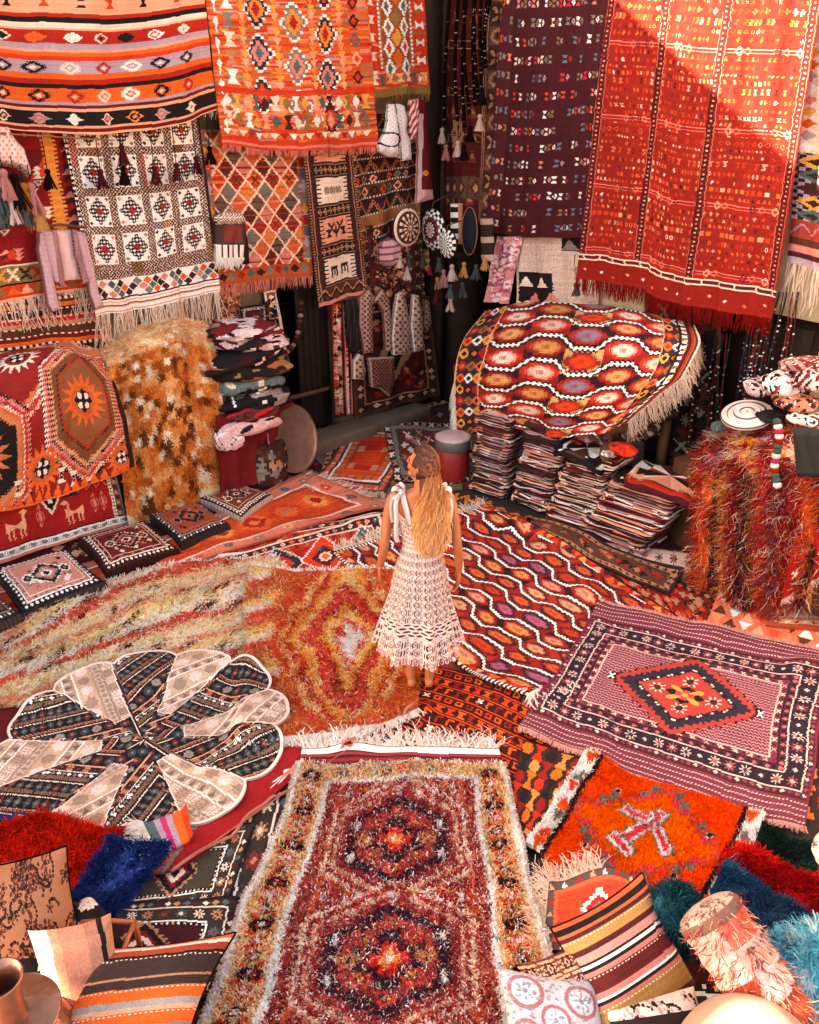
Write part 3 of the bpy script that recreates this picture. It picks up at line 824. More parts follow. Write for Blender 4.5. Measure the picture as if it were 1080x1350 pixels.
def pat_farred():
    w, h = 130, 190; cv = Cv(w, h, 'ta')
    ins = borders(cv, [(5, 'bn', None, 0, 0), (10, C('b25434'), 'dia', ['ta', 'br', 'p'], 9), (4, 'nv', None, 0, 0), (4, 'cr', None, 0, 0), (12, C('a8472c'), 'hook', ['ta', 'o'], 14)])
    cv.r(ins, ins, w - ins, h - ins, C('b52a12')); cv.r(ins + 6, 80, w - ins - 6, 125, C('cc3d18'))
    for x in (ins + 4, w - ins - 14): cv.r(x, 68, x + 12, 84, 'ta'); cv.r(x, 122, x + 12, 138, 'ta')
    cv.m((cv.Y > 140) & (cv.Y < h - ins) & (abs(cv.X - w / 2) < w / 2 - ins), C('d64a1c'))
    return cv.fin(.14, .12, 22, blotch=.2)

def pat_orange():
    w, h = 380, 110; cv = Cv(w, h, C('cc4a22'))
    ins = borders(cv, [(5, C('c8694e'), None, 0, 0), (14, C('cf7a5c'), 'star', ['gr', 'p', 'br', 'te'], 30), (3, 'cr', None, 0, 0), (5, C('b53a20'), None, 0, 0)])
    for k in range(9):
        x = 50 + k * 36; cv.st(x, 55, 22, 26, 'dia', ['o', 'br', C('dd5522')][k % 3], 4); cv.st(x, 55, 14, 17, 'dia', ['r', 'o', 'lo'][k % 3], 3); cv.st(x, 55, 6, 8, 'dia', ['lo', 'ta', 'r'][k % 3], 2)
    return cv.fin(.12, .14, 24, blotch=.25)

def pat_medred(w=260, h=110, seed=25):
    cv = Cv(w, h, C('a3201c'))
    ins = borders(cv, [(4, 'cr', None, 0, 0), (10, 'mr', 'dia', ['p', 'te', 'cr', 'o'], 12), (2, 'cr', None, 0, 0), (8, C('c0351e'), 'hook', ['mr', 'ta'], 13)])
    for k, x in enumerate((70, 130, 190)):
        cv.st(x, h / 2, 34, 34, 'dia', 'cr', 3); cv.st(x, h / 2, 31, 31, 'dia', ['nv', C('d23a1a'), 'te'][k], 3); cv.st(x, h / 2, 20, 20, 'dia', ['br', 'mr', 'br'][k], 3); cv.st(x, h / 2, 10, 10, 'star', 'cr'); cv.st(x, h / 2, 6, 6, 'dia', 'o')
    for k in range(12): cv.st(30 + k * 19, 30 if k % 2 else 80, 7, 6, 'scor', ['p', 'cr', 'te'][k % 3])
    return cv.fin(.08, .14, seed)

HEXC = [(C('d09450'), C('8c1c18'), C('2a1218')), (C('cc5a28'), C('4a1622'), C('9c2018')), (C('d89c78'), C('9c2418'), C('3a1220')), (C('c8602c'), C('3a1422'), C('8a1c16')), (C('a85874'), C('3e1628'), C('8c1c18')), (C('cfa070'), C('6a1a1e'), C('a82c1e')), (C('b8401f'), C('5a1418'), C('a82a1a'))]
def hexfield(cv, sx, sy, cols=HEXC, white='w', q=2, y0=0, x0=0, shade='bk', saw=1.5, sw=.10):
    """rows of concentric stepped hexagons between white saw-edged zigzag lines that run along x"""
    X, Y = cv.X - x0, cv.Y - y0
    row = np.floor(Y / sy).astype(int)
    best = None
    XX, YY = X, Y
    # zigzag dividers follow a trapezoid wave
    def wave(x): 
        t = (x / sx) % 1
        return np.clip((abs(t - .5) * 2 - .5) * 2.5, -.5, .5)
    for rr in (0,):
        pass
    ph = wave(X) * .5
    yy = Y / sy + ph; rw = np.floor(yy).astype(int)
    fy = yy - rw
    # hexagon centres: alternate half-step with the wave, so every row nests
    xs = X / sx
    colI = np.floor(xs).astype(int); fx = xs - colI
    # big hexes centred at fx=.5 (wave low) and smaller at fx=0
    for half in (0, 1):
        dx = abs(fx - .5) if half == 0 else np.minimum(fx, 1 - fx)
        idx = colI if half == 0 else np.round(xs).astype(int)
        cy = Y / sy - np.round(0)  # same units
        # centre line of this row at that column
        wv = -.5 * .5 if half == 0 else .5 * .5
        rwc = np.floor(Y / sy + wv).astype(int); dy = abs(Y / sy + wv - rwc - .5)
        dxs = np.floor(dx * sx / q) * q / sx; dys = np.floor(dy * sy / q) * q / sy
        d = dxs * 2.5 + dys * 1.25 + .06 * (np.floor(X / saw) % 2)
        d = np.maximum(d, dys * 1.9)
        zone = (dx < .25)
        hs = (idx * 5 + rwc * 3 + half * 2) % len(cols)
        for k, (a, b, c) in enumerate(cols):
            mk = zone & (hs == k)
            cv.m(mk, c); cv.m(mk & (d < .70), cc(c) * .5 + cc(b) * .5); cv.m(mk & (d < .60), b); cv.m(mk & (d < .46), cc(b) * .45 + cc(a) * .55); cv.m(mk & (d < .33), a); cv.m(mk & (d < .12), cc(a) * .4 + cc('r') * .5)
    tooth = (np.floor(X / saw) % 2) * (saw / sy) * .9
    e = np.minimum(fy, 1 - fy)
    cv.m(e + tooth * .5 < sw + .075, 'bk')
    cv.m(e + tooth * .5 < sw, white)
    return cv

def pat_hex():
    w, h = 420, 330; cv = Cv(w, h, 'r')
    hexfield(cv, 96, 33, q=2, y0=6, x0=10, saw=3.0, sw=.085, shade=C('5c1414'))
    for x0, x1 in ((0, 5), (w - 5, w)): cv.r(x0, 0, x1, h, 'w')
    for (a, b) in ((0, 14), (h - 14, h)):
        cv.r(0, a, w, b, 'r')
        for k in range(30): cv.st(k * 15 + 4, (a + b) / 2, 8, 7, 'tu' if k % 2 else 'td', ['ye', 'br', 'p', 'pu', 'o'][k % 5])
    cv.r(0, 0, w, 3, 'bk'); cv.r(0, h - 5, w, h, 'w'); cv.m((cv.Y > h - 5) & ((cv.X // 3).astype(int) % 2 == 0), 'bk')
    cv.m((cv.X > w - 5) & ((cv.Y // 3).astype(int) % 2 == 0), 'bk'); cv.m((cv.X < 5) & ((cv.Y // 3).astype(int) % 2 == 0), 'bk')
    return cv.fin(.04, .08, 26)

def pat_hexdrape():
    w, h = 360, 260; cv = Cv(w, h, 'r')
    cols = [('cr', C('c8301e'), C('8c1c1a')), (C('c89048'), C('9c2418'), C('3a1420')), (C('86708a'), C('a82a1c'), C('2e141c')), (C('d8a060'), C('9c2014'), C('2e141c')), (C('d8c0a0'), C('c8341e'), C('8c1c1a')), (C('d8401e'), C('8c1c1a'), C('c9a95a'))]
    hexfield(cv, 112, 36, cols, q=3, y0=8, x0=20, saw=4, sw=.085, shade=C('c23a22'))
    for x0, x1 in ((0, 46), (w - 60, w)):
        cv.r(x0, 0, x1, h, C('3a2230'))
        for i in range(12):
            for j in range(3): cv.st(x0 + 10 + j * 16, 10 + i * 22, 9, 11, 'dia', [C('e8672a'), 'w', 'ye', 'bk', 'r', 'ol'][(i * 2 + j) % 6], 3); cv.st(x0 + 10 + j * 16, 10 + i * 22, 4, 5, 'dia', ['r', 'bk', 'o'][(i + j) % 3], 2)
        cv.r(x0, 0, x0 + 2, h, 'p'); cv.r(x1 - 2, 0, x1, h, 'p')
    cv.r(w - 34, 0, w - 30, h, 'bk'); cv.m((abs(cv.X - (w - 24)) < 4) & ((cv.Y // 6).astype(int) % 2 == 0), 'w')
    cv.bands([(4, 'mr'), (2, 'bk'), (5, 'r'), (2, 'ol'), (4, 'mr'), (2, 'cr')], w - 19, vert=True)
    return cv.fin(.04, .08, 27)

def pat_carpet():
    w, h = 330, 300; cv = Cv(w, h, C('6f2634'))
    # kilim ends top and bottom
    ky = 34
    for y0 in (0, h - ky):
        cv.r(0, y0, w, y0 + ky, C('733040'))
        for k in range(4):
            y = y0 + 4 + k * 8
            cv.r(0, y, w, y + 2.4, C('d8bdb0')); cv.m((cv.Y > y) & (cv.Y < y + 3) & (((cv.X + cv.Y * 1) // 2).astype(int) % 2 == 0), C('733040'))
    sub = Cv(w, h - 2 * ky, C('7d3440'))
    ins = borders(sub, [(3, 'mr', None, 0, 0), (7, C('42202c'), 'dia', [C('9a4450'), C('d8bdb0'), C('7d3440')], 8), (2, C('d8bdb0'), None, 0, 0), (20, C('2a1a26'), 'flo', [C('cdb8a8'), C('a84a50'), C('c4b4a8'), 'nv'], 17),
                        (2, C('d8bdb0'), None, 0, 0), (8, C('4c2230'), 'dia', [C('b06068'), 'bk'], 7), (2, 'bk', None, 0, 0), (7, C('7a3040'), 'xx', ['cr', 'bk'], 8), (2, C('d8bdb0'), None, 0, 0)])
    W2, H2 = w, sub.h
    fld = (sub.X > ins) & (sub.X < W2 - ins) & (sub.Y > ins) & (sub.Y < H2 - ins)
    zz = ((sub.Y + 2.2 * abs((sub.X / 5) % 1 - .5) * 2) / 5) % 1
    sub.m(fld, C('7c2f3c')); sub.m(fld & (zz < .36), C('b98088')); sub.m(fld & (zz > .82), C('34161f'))
    cx, cy = W2 / 2, H2 / 2
    Xq = np.floor(abs(sub.X - cx) / 3) * 3; Yq = np.floor(abs(sub.Y - cy) / 3) * 3
    d = Xq / 92 + Yq / 72
    th = .05 * (((Xq - Yq) // 6).astype(int) % 2)
    sub.m(d < 1.05 + th, 'bk'); sub.m(d < 1.02 + th, C('a43c34')); sub.m(d < .86 + th, C('262040')); sub.m(d < .70, 'bk'); sub.m(d < .68, 'cr'); sub.m(d < .665, C('1f1a2c')); sub.m(d < .62, C('a83e36'))
    sub.m((d < .62) & (Xq < 14) & (d > .3), C('b83a34'))
    for (a, b) in ((0, -26), (0, 26), (-36, 0), (36, 0)): sub.st(cx + a, cy + b, 11, 11, 'flo', 'cr'); sub.st(cx + a, cy + b, 5, 5, 'ell', 'mr')
    sub.st(cx, cy, 26, 18, 'dia', 'bk', 2); sub.st(cx, cy, 21, 14, 'xx', C('d3a24e')); sub.st(cx, cy, 12, 10, 'plus', C('c4453c')); sub.st(cx, cy, 4, 4, 'ell', 'ye')
    for s_ in (-1, 1): sub.st(cx + s_ * 92, cy, 6, 8, 'hg', 'bk'); sub.st(cx + s_ * 96, cy, 4, 6, 'xx', 'w'); sub.st(cx, cy + s_ * 76, 8, 5, 'bow', 'bk')
    cv.a[ky:h - ky] = sub.a
    cv.r(0, ky, 3, h - ky, C('7a2038')); cv.r(w - 3, ky, w, h - ky, C('7a2038'))
    return cv.fin(.03, .07, 28)

def pat_orshag():
    w, h = 230, 150; cv = Cv(w, h, C('dd4a14'))
    Xc = abs(cv.X - w / 2); Yc = abs(cv.Y - h / 2)
    q = 10; Xq = np.floor(Xc / q) * q; Yq = np.floor(Yc / q) * q
    d = Xq / 82 + Yq / 62
    cv.m(d < 1.1, C('c2503c')); cv.m((d < 1.1) & (d > 1.04), 'gr'); cv.m(d < .93, C('cf4550')); cv.m(d < .86, C('e2650f'))
    for x0, x1 in ((0, 26), (w - 26, w)):
        cv.r(x0, 0, x1, h, 'w'); cv.r(x0 + (20 if x0 == 0 else 0), 0, x0 + (26 if x0 == 0 else 6), h, 'dk'); 
        for k in range(7): cv.st(x0 + 13, 12 + k * 22, 8, 9, 'tu' if k % 2 else 'td', ['o', 'gr', C('d84420')][k % 3], 2)
    def bar(x0, y0, x1, y1, t):
        p = np.array([x1 - x0, y1 - y0]); L = np.hypot(*p); p = p / L
        s = (cv.X - x0) * p[0] + (cv.Y - y0) * p[1]; n = abs(-(cv.X - x0) * p[1] + (cv.Y - y0) * p[0])
        for e, c in ((5, 'gr'), (3, 'w'), (0, C('d8485a'))): cv.m((s > -e) & (s < L + e) & (n < t + e), c)
    bar(122, 40, 98, 96, 5); bar(84, 96, 112, 108, 3); bar(80, 52, 112, 56, 3); bar(126, 62, 150, 92, 3)
    for (a, b) in ((60, 30), (180, 50), (60, 120), (170, 118)): cv.st(a, b, 6, 5, 'flo', 'w'); cv.st(a, b, 3, 3, 'dia', 'dk')
    return cv.fin(.05, .12, 29, blotch=.12)

def pat_front():
    w, h = 300, 430; cv = Cv(w, h, C('7d2a28')); r = np.random.default_rng(30)
    a = Cv(w, h, C('d9b06a'))
    # outer edge
    cv.a[:] = cc(C('d8cdc6')); cv.r(5, 4, w - 5, h, C('d2a672'))
    n = r.random((h, w)); cv.m((n < .3) & (cv.X > 5) & (cv.X < w - 5), C('e4c69a')); cv.m((n > .88) & (cv.X > 5) & (cv.X < w - 5), C('7c4426'))
    for k in range(20):
        for x in (24, w - 24):
            y = 24 + k * 21; cv.st(x, y, 13 if k % 3 == 0 else 9, 9, 'dia' if k % 3 else 'ell', ['dk', 'r', 'bn'][k % 3], 2); cv.st(x, y, 7, 5, 'dia', [C('c83038'), 'w', C('c23a22')][k % 3], 2); cv.st(x, y, 3, 3, 'ell', 'w')
            cv.st(x + 9, y + 10, 4, 4, 'dia', C('b8402a')); cv.st(x - 9, y + 10, 4, 4, 'dia', C('b8402a'))
    for k in range(8): cv.st(66 + k * 21, 18, 8, 7, 'dia', ['bn', C('b83a28'), 'ol'][k % 3], 2); cv.st(66 + k * 21, 18, 3, 3, 'ell', 'w')
    for x0 in (42, w - 49): cv.r(x0, 32, x0 + 7, h, 'w')
    cv.r(42, 30, w - 42, 36, 'w')
    cv.r(49, 36, w - 49, h, C('8c3430'))
    inn = (cv.X > 49) & (cv.X < w - 49) & (cv.Y > 36)
    cv.m(inn & (n < .2), C('b87a5a')); cv.m(inn & (n > .85), C('5a1c26'))
    cv.m(inn & ((abs(cv.X - 68) < 3) | (abs(cv.X - (w - 68)) < 3)), C('b5583a'))
    for cy in (140, 318):
        cx = w / 2
        X = abs(cv.X - cx); Y = abs(cv.Y - cy); Xq = np.floor(X / 5) * 5; Yq = np.floor(Y / 5) * 5
        d = np.maximum(Xq / 78 * .5 + Yq / 82 * .75, Xq / 84)
        for t, c in ((1.0, C('dcc0a4')), (.95, C('8c2c2c')), (.86, C('c8a488')), (.80, C('8a3434')), (.66, C('3c2230')), (.52, C('98403c')), (.36, C('3c2432'))): cv.m(inn & (d < t), c)
        for (a_, b_) in ((0, -50), (0, 50), (-38, 0), (38, 0), (-24, -26), (24, -26), (-24, 26), (24, 26)):
            cv.st(cx + a_, cy + b_, 13, 11, 'star', [C('e0c8b8'), C('b8463a'), C('c88a58')][(abs(a_) + abs(b_) // 2) % 3], 2); cv.st(cx + a_, cy + b_, 8, 7, 'dia', [C('47283a'), C('b83030')][abs(a_) % 2], 2); cv.st(cx + a_, cy + b_, 3, 3, 'ell', 'ye')
        cv.st(cx, cy, 22, 22, 'plus', C('c83028'), 3); cv.st(cx, cy, 12, 12, 'star', C('d89a3a')); cv.st(cx, cy, 5, 5, 'dia', 'w')
        for s_ in (-1, 1):
            cv.r(cx + s_ * 52 - 3, cy - 34, cx + s_ * 52 + 3, cy - 18, 'w'); cv.r(cx + s_ * 52 - 3, cy + 18, cx + s_ * 52 + 3, cy + 34, 'w')
    for cy in (52, 229, 406):
        for x in range(76, w - 70, 12): cv.st(x, cy, 5, 5, 'star', ['w', C('b82a34'), C('c8803a')][(x // 12) % 3]); cv.st(x, cy + 9, 4, 4, 'dia', ['w', C('b82a34')][(x // 12) % 2])
    scatter(cv, 1.7, 5)
    n2 = r.random((h, w)); cv.m((n2 < .10) & inn, C('ecd6c0')); cv.m((n2 > .93) & inn, C('c8483c'))
    return cv.fin(.03, .14, 31)

def pat_tulu():
    """long-haired rug with concentric diamonds"""
    w, h = 190, 170; cv = Cv(w, h, C('b0602f')); cx, cy = 112, 84
    d = abs(cv.X - cx) / 56 + abs(cv.Y - cy) / 84 + .16 * wob(cv.X / 14, cv.Y / 14, 2, 5) + .08 * wob(cv.X / 3, cv.Y / 5, 2, 8)
    for t, c in ((1.7, C('b8452c')), (1.5, C('d8a868')), (1.38, C('a03024')), (1.22, C('d88a3c')), (1.05, C('e4b06c')), (.95, C('a8342e')), (.80, C('c04a38')), (.66, C('8c2a22')), (.56, C('d8923a')), (.44, C('e4b878')), (.36, C('a8402e')), (.27, C('efe4d4')), (.06, C('c8908c'))): cv.m(d < t, c)
    cv.r(0, 160, w, h, C('a85530')); lf = (cv.X + 14 * wob(cv.X / 12, cv.Y / 12, 2, 3)) < 34; k3 = ((cv.Y + cv.X * .3) / 9 + .5 * wob(cv.X / 10, cv.Y / 10, 2, 9)).astype(int) % 4
    for i3, c3 in enumerate(('d8a868', 'ecd4ac', 'b85038', 'a8603a')): cv.m(lf & (k3 == i3), C(c3))
    scatter(cv, 2.6, 6)
    return cv.fin(.06, .25, 33)
def pat_tulu2():
    w, h = 200, 120; cv = Cv(w, h, C('e2c59a'))
    s = (cv.X * .25 + cv.Y) / 9 + .25 * wob(cv.X / 14, cv.Y / 14, 1.5, 7)
    k = np.floor(s).astype(int) % 6
    for i, c in enumerate((C('ecc494'), C('d08868'), C('e8b878'), C('f0d4b0'), C('b04c38'), C('e4b080'))): cv.m(k == i, c)
    pt = wob(cv.X / 5, cv.Y / 3, 2.2, 11); cv.m(pt > .38, C('f0d2a8')); cv.m(pt < -.45, C('47231c')); scatter(cv, 3, 7)
    return cv.fin(.06, .25, 34)

def pat_blackred():
    w, h = 200, 200; cv = Cv(w, h, C('36120f'))
    for i in range(11):
        y = i * 18 + 4; cv.r(0, y, w, y + 2, C('d8461c'))
        for j in range(15):
            x = j * 14 + (i % 2) * 5 + 4; c = [C('e24a18'), C('d23a16'), C('e8601e'), C('8a2216')][(i * 3 + j) % 4]
            if i % 3 == 0: cv.r(x, y + 5, x + 9, y + 14, c); cv.st(x + 4, y + 9, 3, 3, 'dia', C('36120f'))
            elif i % 3 == 1: cv.st(x + 4, y + 10, 6, 6, 'hg', c)
            else: cv.r(x, y + 4, x + 3, y + 16, c); cv.r(x, y + 4, x + 8, y + 7, c)
            if (i * 5 + j) % 17 == 0: cv.st(x + 4, y + 9, 4, 4, 'xx', 'w')
    return cv.fin(.08, .14, 35)

def carpet(w, h, field, bl, med=None, seed=1, ab=.04, px=.1, hooks=None):
    cv = Cv(w, h, field); ins = borders(cv, bl)
    cv.r(ins, ins, w - ins, h - ins, field); r = np.random.default_rng(seed)
    if hooks:
        for k in range(hooks[0]):
            x, y = r.uniform(ins + 5, w - ins - 5), r.uniform(ins + 5, h - ins - 5); cv.st(x, y, 4, 4, ['flo', 'xx', 'dia', 'plus'][k % 4], hooks[1][k % len(hooks[1])])
    if med:
        for (fx, fy, rx, ry, cols) in med:
            n = len(cols)
            for k, c in enumerate(cols): cv.st(fx * w, fy * h, rx * (1 - k / n), ry * (1 - k / n), 'jag' if k % 2 == 0 and rx > 20 else ('dia' if k % 2 else 'star'), c, 2)
    return cv.fin(ab, px, seed)
def dark_carpet(w=160, h=130, seed=40, field='5a1015'):
    return carpet(w, h, C(field), [(3, 'bk', None, 0, 0), (9, C('2e2722'), 'dia', ['ta', 'te', 'mr', 'cr'], 10), (2, 'cr', None, 0, 0), (16, C('332c26'), 'flo', ['ta', C('7c2a20'), 'te', 'cr'], 18), (2, 'w', None, 0, 0), (4, 'bk', 'dia', ['w', 'p'], 6)],
                  [(.5, .5, 38, 34, ['ta', 'bk', C('7c1a1c'), 'cr', 'bk'])], seed)

def pat_eagle():
    w, h = 250, 260; cv = Cv(w, h, C('8c1c1a'))
    def hexm(cx, cy, rx, ry, cols):
        X = np.floor(abs(cv.X - cx) / 3) * 3; Y = np.floor(abs(cv.Y - cy) / 3) * 3
        d = np.maximum(X / rx, X / rx * .5 + Y / ry * .62 * 1.25)
        saw = .022 * (((cv.X + cv.Y) // 3).astype(int) % 2)
        for t, c in cols: cv.m(d + saw < t, c)
    def sun(cx, cy, R, c1, c2, n=16):
        a = np.arctan2(cv.Y - cy, cv.X - cx); rr = np.hypot(cv.X - cx, cv.Y - cy); tt = abs((a / (2 * math.pi) * n) % 1 - .5) * 2
        cv.m(rr < R * (.62 + .38 * tt ** 1.5), c1); cv.m(rr < R * .55, c2); cv.st(cx, cy, R * .42, R * .46, 'star', 'bk')
        for sx in (-1, 1):
            for sy in (-1, 1): cv.st(cx + sx * R * .15, cy + sy * R * .17, R * .1, R * .12, 'ell', 'cr')
    B = [(1.0, 'bk'), (.965, 'cr'), (.93, C('b5432c')), (.87, 'pk'), (.82, 'bk'), (.79, C('dba070')), (.73, C('7c4a28')), (.6, 'bk'), (.58, C('a8341e')), (.54, C('8a5430'))]
    B2 = [(1.0, 'bk'), (.965, 'pk'), (.92, C('a8302a')), (.86, 'cr'), (.83, C('c8603a')), (.76, C('c87a4c')), (.66, 'bk')]
    B3 = [(1., 'p'), (.96, C('a8302a')), (.88, 'cr'), (.85, C('c87a4c')), (.76, C('8e221e'))]
    hexm(88, 66, 70, 74, B3); sun(88, 66, 34, 'cr', C('8e221e'))
    hexm(30, 196, 66, 76, B2); sun(30, 196, 38, C('c86a3a'), C('c86a3a'))
    hexm(182, 150, 66, 84, B); sun(182, 150, 36, 'o', C('c05a2c'))
    hexm(196, 4, 60, 66, B2[:6]); sun(196, 10, 24, 'cr', 'o')
    for (x, y, R) in ((112, 222, 30), (232, 236, 26), (236, 78, 20), (8, 110, 18)): sun(x, y, R, 'o', C('c05a2c'))
    for (x, y) in ((140, 235), (76, 236), (160, 244)): cv.st(x, y, 6, 9, 'hg', 'cr'); cv.st(x, y, 3, 4, 'hg', 'bk')
    for k in range(18): cv.st(8 + k * 14, 252, 7, 8, 'tu', 'o')
    cv.r(242, 0, 250, h, C('2a1614'))
    return cv.fin(.05, .07, 44)

def pat_animals():
    w, h = 200, 110; cv = Cv(w, h, C('a01c1c'))
    borders(cv, [(3, 'gr', None, 0, 0), (8, C('6e3a34'), 'hook', ['ta', 'mr'], 9), (5, 'cr', 'dia', ['bk'], 6), (2, 'bk', None, 0, 0)])
    cv.r(66, 18, 140, 40, 'nv'); cv.zig(30, 12, 14, 2, 'pk'); cv.r(18, 40, 184, 92, C('a01c1c'))
    cv.st(100, 48, 16, 14, 'td', 'cr'); cv.st(100, 46, 11, 10, 'td', 'bk'); cv.r(97, 18, 103, 44, 'w')
    for cx, s_ in ((52, 1), (130, -1)):
        cv.st(cx, 66, 13, 8, 'bow', 'p'); cv.r(cx + s_ * 9, 48, cx + s_ * 9 + 3, 66, 'p'); cv.st(cx + s_ * 12, 48, 6, 4, 'dia', 'p')
        for l in (-10, -4, 5, 10): cv.r(cx + l, 70, cx + l + 2, 84, 'p')
    for cx in (26, 160, 172, 84): cv.st(cx, 60, 7, 22, 'scor', C('d87868'))
    cv.bands([(3, 'w'), (6, 'gr'), (3, 'w'), (4, 'pk')], 94)
    for k in range(14): cv.st(8 + k * 14, 99, 5, 3, 'hook', 'w')
    return cv.fin(.05, .1, 45)

def pat_goat():
    return _goat()
def _goat():
    w, h = 150, 250; q = 8; r = np.random.default_rng(46)
    cols = [C('bc7030'), C('9c5420'), C('cc8840'), C('dca468'), C('f0d8b0'), C('66361a'), C('c67c38')]
    g = r.choice(7, (h // q + 1, w // q + 1), p=[.24, .14, .18, .16, .14, .06, .08])
    for i in range(h // q + 1):      # light and dark diamonds of squares
        for j in range(w // q + 1):
            d = abs(j - 9) + abs(i % 15 - 7)
            if d == 3: g[i, j] = 4 if (i + j) % 2 else 5
            if d == 5 and r.random() < .6: g[i, j] = 3
    a = np.kron(g, np.ones((q, q), int))[:h, :w]
    cv = Cv(w, h, 'ta')
    for k, c in enumerate(cols): cv.m(a == k, c)
    top = cv.Y < 85; cv.a[top.nonzero()] = cv.a[top.nonzero()] * .5 + cc(C('e8c08c')) * .5
    scatter(cv, 2.0, 9)
    return cv.fin(.04, .2, 47)

def pat_tri():
    w, h = 150, 60; cv = Cv(w, h, C('d8704a'))
    for i in range(4):
        for j in range(11): cv.st(8 + j * 14, 8 + i * 15, 7, 7, 'tu' if (i + j) % 2 else 'td', ['w', C('d8502a'), 'bn', 'p', C('e08a62')][(i * 2 + j * 3) % 5])
    return cv.fin(.05, .1, 48)
def pat_zigor(w=220, h=70):
    cv = Cv(w, h, C('2c2a22'))
    for y in (16, 40, 60): cv.zig(y, 12, 26, 8, C('d87a2c'), q=3); cv.zig(y, 12, 26, 2, C('a8482a'), q=3)
    return cv.fin(.06, .12, 49)
def pat_kilimblocks(w=160, h=120, seed=50):
    cv = Cv(w, h, 'dk')
    for i in range(6):
        for j in range(6):
            cv.st(14 + j * 27, 10 + i * 21, 14, 11, 'hg' if (i + j) % 2 else 'dia', [C('d86a1e'), C('c03018'), 'bk', 'lo', C('8c1c18')][(i * 2 + j) % 5], 4)
    return cv.fin(.05, .1, seed)
def pat_green(w=200, h=100):
    cv = carpet(w, h, C('46473a'), [(4, C('b07a60'), None, 0, 0), (14, C('e0c0aa'), 'flo', [C('b06050'), 'gr', 'bn'], 20), (3, 'bn', None, 0, 0), (3, C('c07a5a'), None, 0, 0)], [(.62, .5, 36, 30, [C('8c4a34'), 'te', 'ta'])], 51)
    return cv
def stripes_cv(w, h, L, seed, vert=False, zz=True, ab=.05, px=.08):
    cv = Cv(w, h, 'bn'); tot = sum(a for a, _ in L); y = 0; n = w if vert else h; ys = []
    for a, c in L:
        hh = a / tot * n; cv.bands([(hh + 1, c)], y, vert); ys.append((y, hh)); y += hh
    if zz:
        for (y, hh), (a, c) in zip(ys, L):
            if hh > n * .085 and not vert: cv.m((abs(cv.Y - y - 1.0) < .6) & ((cv.X // 2).astype(int) % 2 == 0), 'cr')
    return cv.fin(ab, px, seed)
def pat_floral(w=120, h=120, g='e4c9b4', c1='7a4a38', c2='2e1c1a', seed=60, n=26):
    cv = Cv(w, h, C(g)); r = np.random.default_rng(seed)
    for k in range(n):
        x, y, s_ = r.uniform(0, w), r.uniform(0, h), r.uniform(6, 13)
        cv.st(x, y, s_, s_, 'flo5', C(c1)); cv.st(x, y, s_ * .62, s_ * .62, 'flo', C(g)); cv.st(x, y, s_ * .3, s_ * .3, 'ell', C(c2))
        a = r.uniform(0, 6.3)
        for t in range(6): cv.st(x + math.cos(a + t * .25) * (s_ + t * 2), y + math.sin(a + t * .25) * (s_ + t * 2), 2, 2, 'ell', C(c2))
    return cv.fin(.01, .05, seed)
def pat_suzani():
    cv = Cv(150, 130, C('a8aab8'))
    for (x, y, s_) in ((35, 35, 26), (115, 40, 24), (30, 100, 24), (112, 104, 26), (74, 72, 20)):
        cv.st(x, y, s_ * 1.05, s_ * 1.05, 'ring', C('9a5c60')); cv.st(x, y, s_ * 1.1, s_ * 1.1, 'flo', C('9a5c60')); cv.st(x, y, s_ * .8, s_ * .8, 'ell', C('b4b6c4')); cv.st(x, y, s_ * .6, s_ * .6, 'flo', C('6c88b0')); cv.st(x, y, s_ * .38, s_ * .38, 'flo5', C('e4e2d2')); cv.st(x, y, s_ * .16, s_ * .16, 'ell', C('6a76a0'))
    r = np.random.default_rng(61)
    for k in range(150): cv.st(r.uniform(0, 150), r.uniform(0, 130), 4, 3, 'flo5', [C('6c769c'), C('94606a'), C('7a8a92')][k % 3])
    cv.zig(6, 6, 20, 1, C('5c6488')); cv.zig(124, 6, 20, 1, C('5c6488'))
    return cv.fin(.01, .04, 62)
def pat_brownhook():
    cv = Cv(120, 80, C('6a3f36'))
    for i in range(3):
        for j in range(4):
            cx, cy = 14 + j * 30 + (i % 2) * 12, 14 + i * 26
            cv.st(cx, cy, 14, 13, 'hook', 'p'); cv.st(cx, cy, 10, 9, 'hook', C('3a2622')); cv.st(cx, cy, 5, 5, 'dring', C('c89a80'))
    cv.r(92, 0, 120, 80, C('4a302a'))
    for k in range(9): cv.st(100 + (k % 2) * 10, 5 + k * 9, 7, 5, 'tu', ['cr', C('a86a5a')][k % 2])
    return cv.fin(.04, .08, 63)
def pat_patch():
    cv = Cv(120, 100, C('b8503a')); r = np.random.default_rng(64)
    for i in range(4):
        for j in range(4):
            cv.r(j * 30, i * 25, j * 30 + 30, i * 25 + 25, [C('b04a34'), C('c9a898'), C('9c4a3c'), C('d8c4b8'), C('c8604a')][(i * 2 + j * 3) % 5])
            if (i + j) % 3 == 1:
                for t in range(4): cv.st(j * 30 + 8 + (t % 2) * 14, i * 25 + 7 + (t // 2) * 12, 5, 5, 'flo', C('7a4a42'))
    return cv.fin(.04, .1, 65)
def cush(seed, g, b1, m1, m2, mk='jag'):
    return carpet(110, 90, C(g), [(3, C(b1), None, 0, 0), (6, 'bk', 'dia', [m1, 'w'], 7), (2, m1, None, 0, 0), (5, C(g), 'xx', [m2, 'bk'], 8), (1, m1, None, 0, 0)],
                  [(.5, .5, 30, 24, [m1, 'bk', m2, C(g), m1, 'bk']), (.26, .5, 10, 9, [m1, 'bk', m2]), (.74, .5, 10, 9, [m1, 'bk', m2])], seed, hooks=(22, [m1, m2, 'bk']))
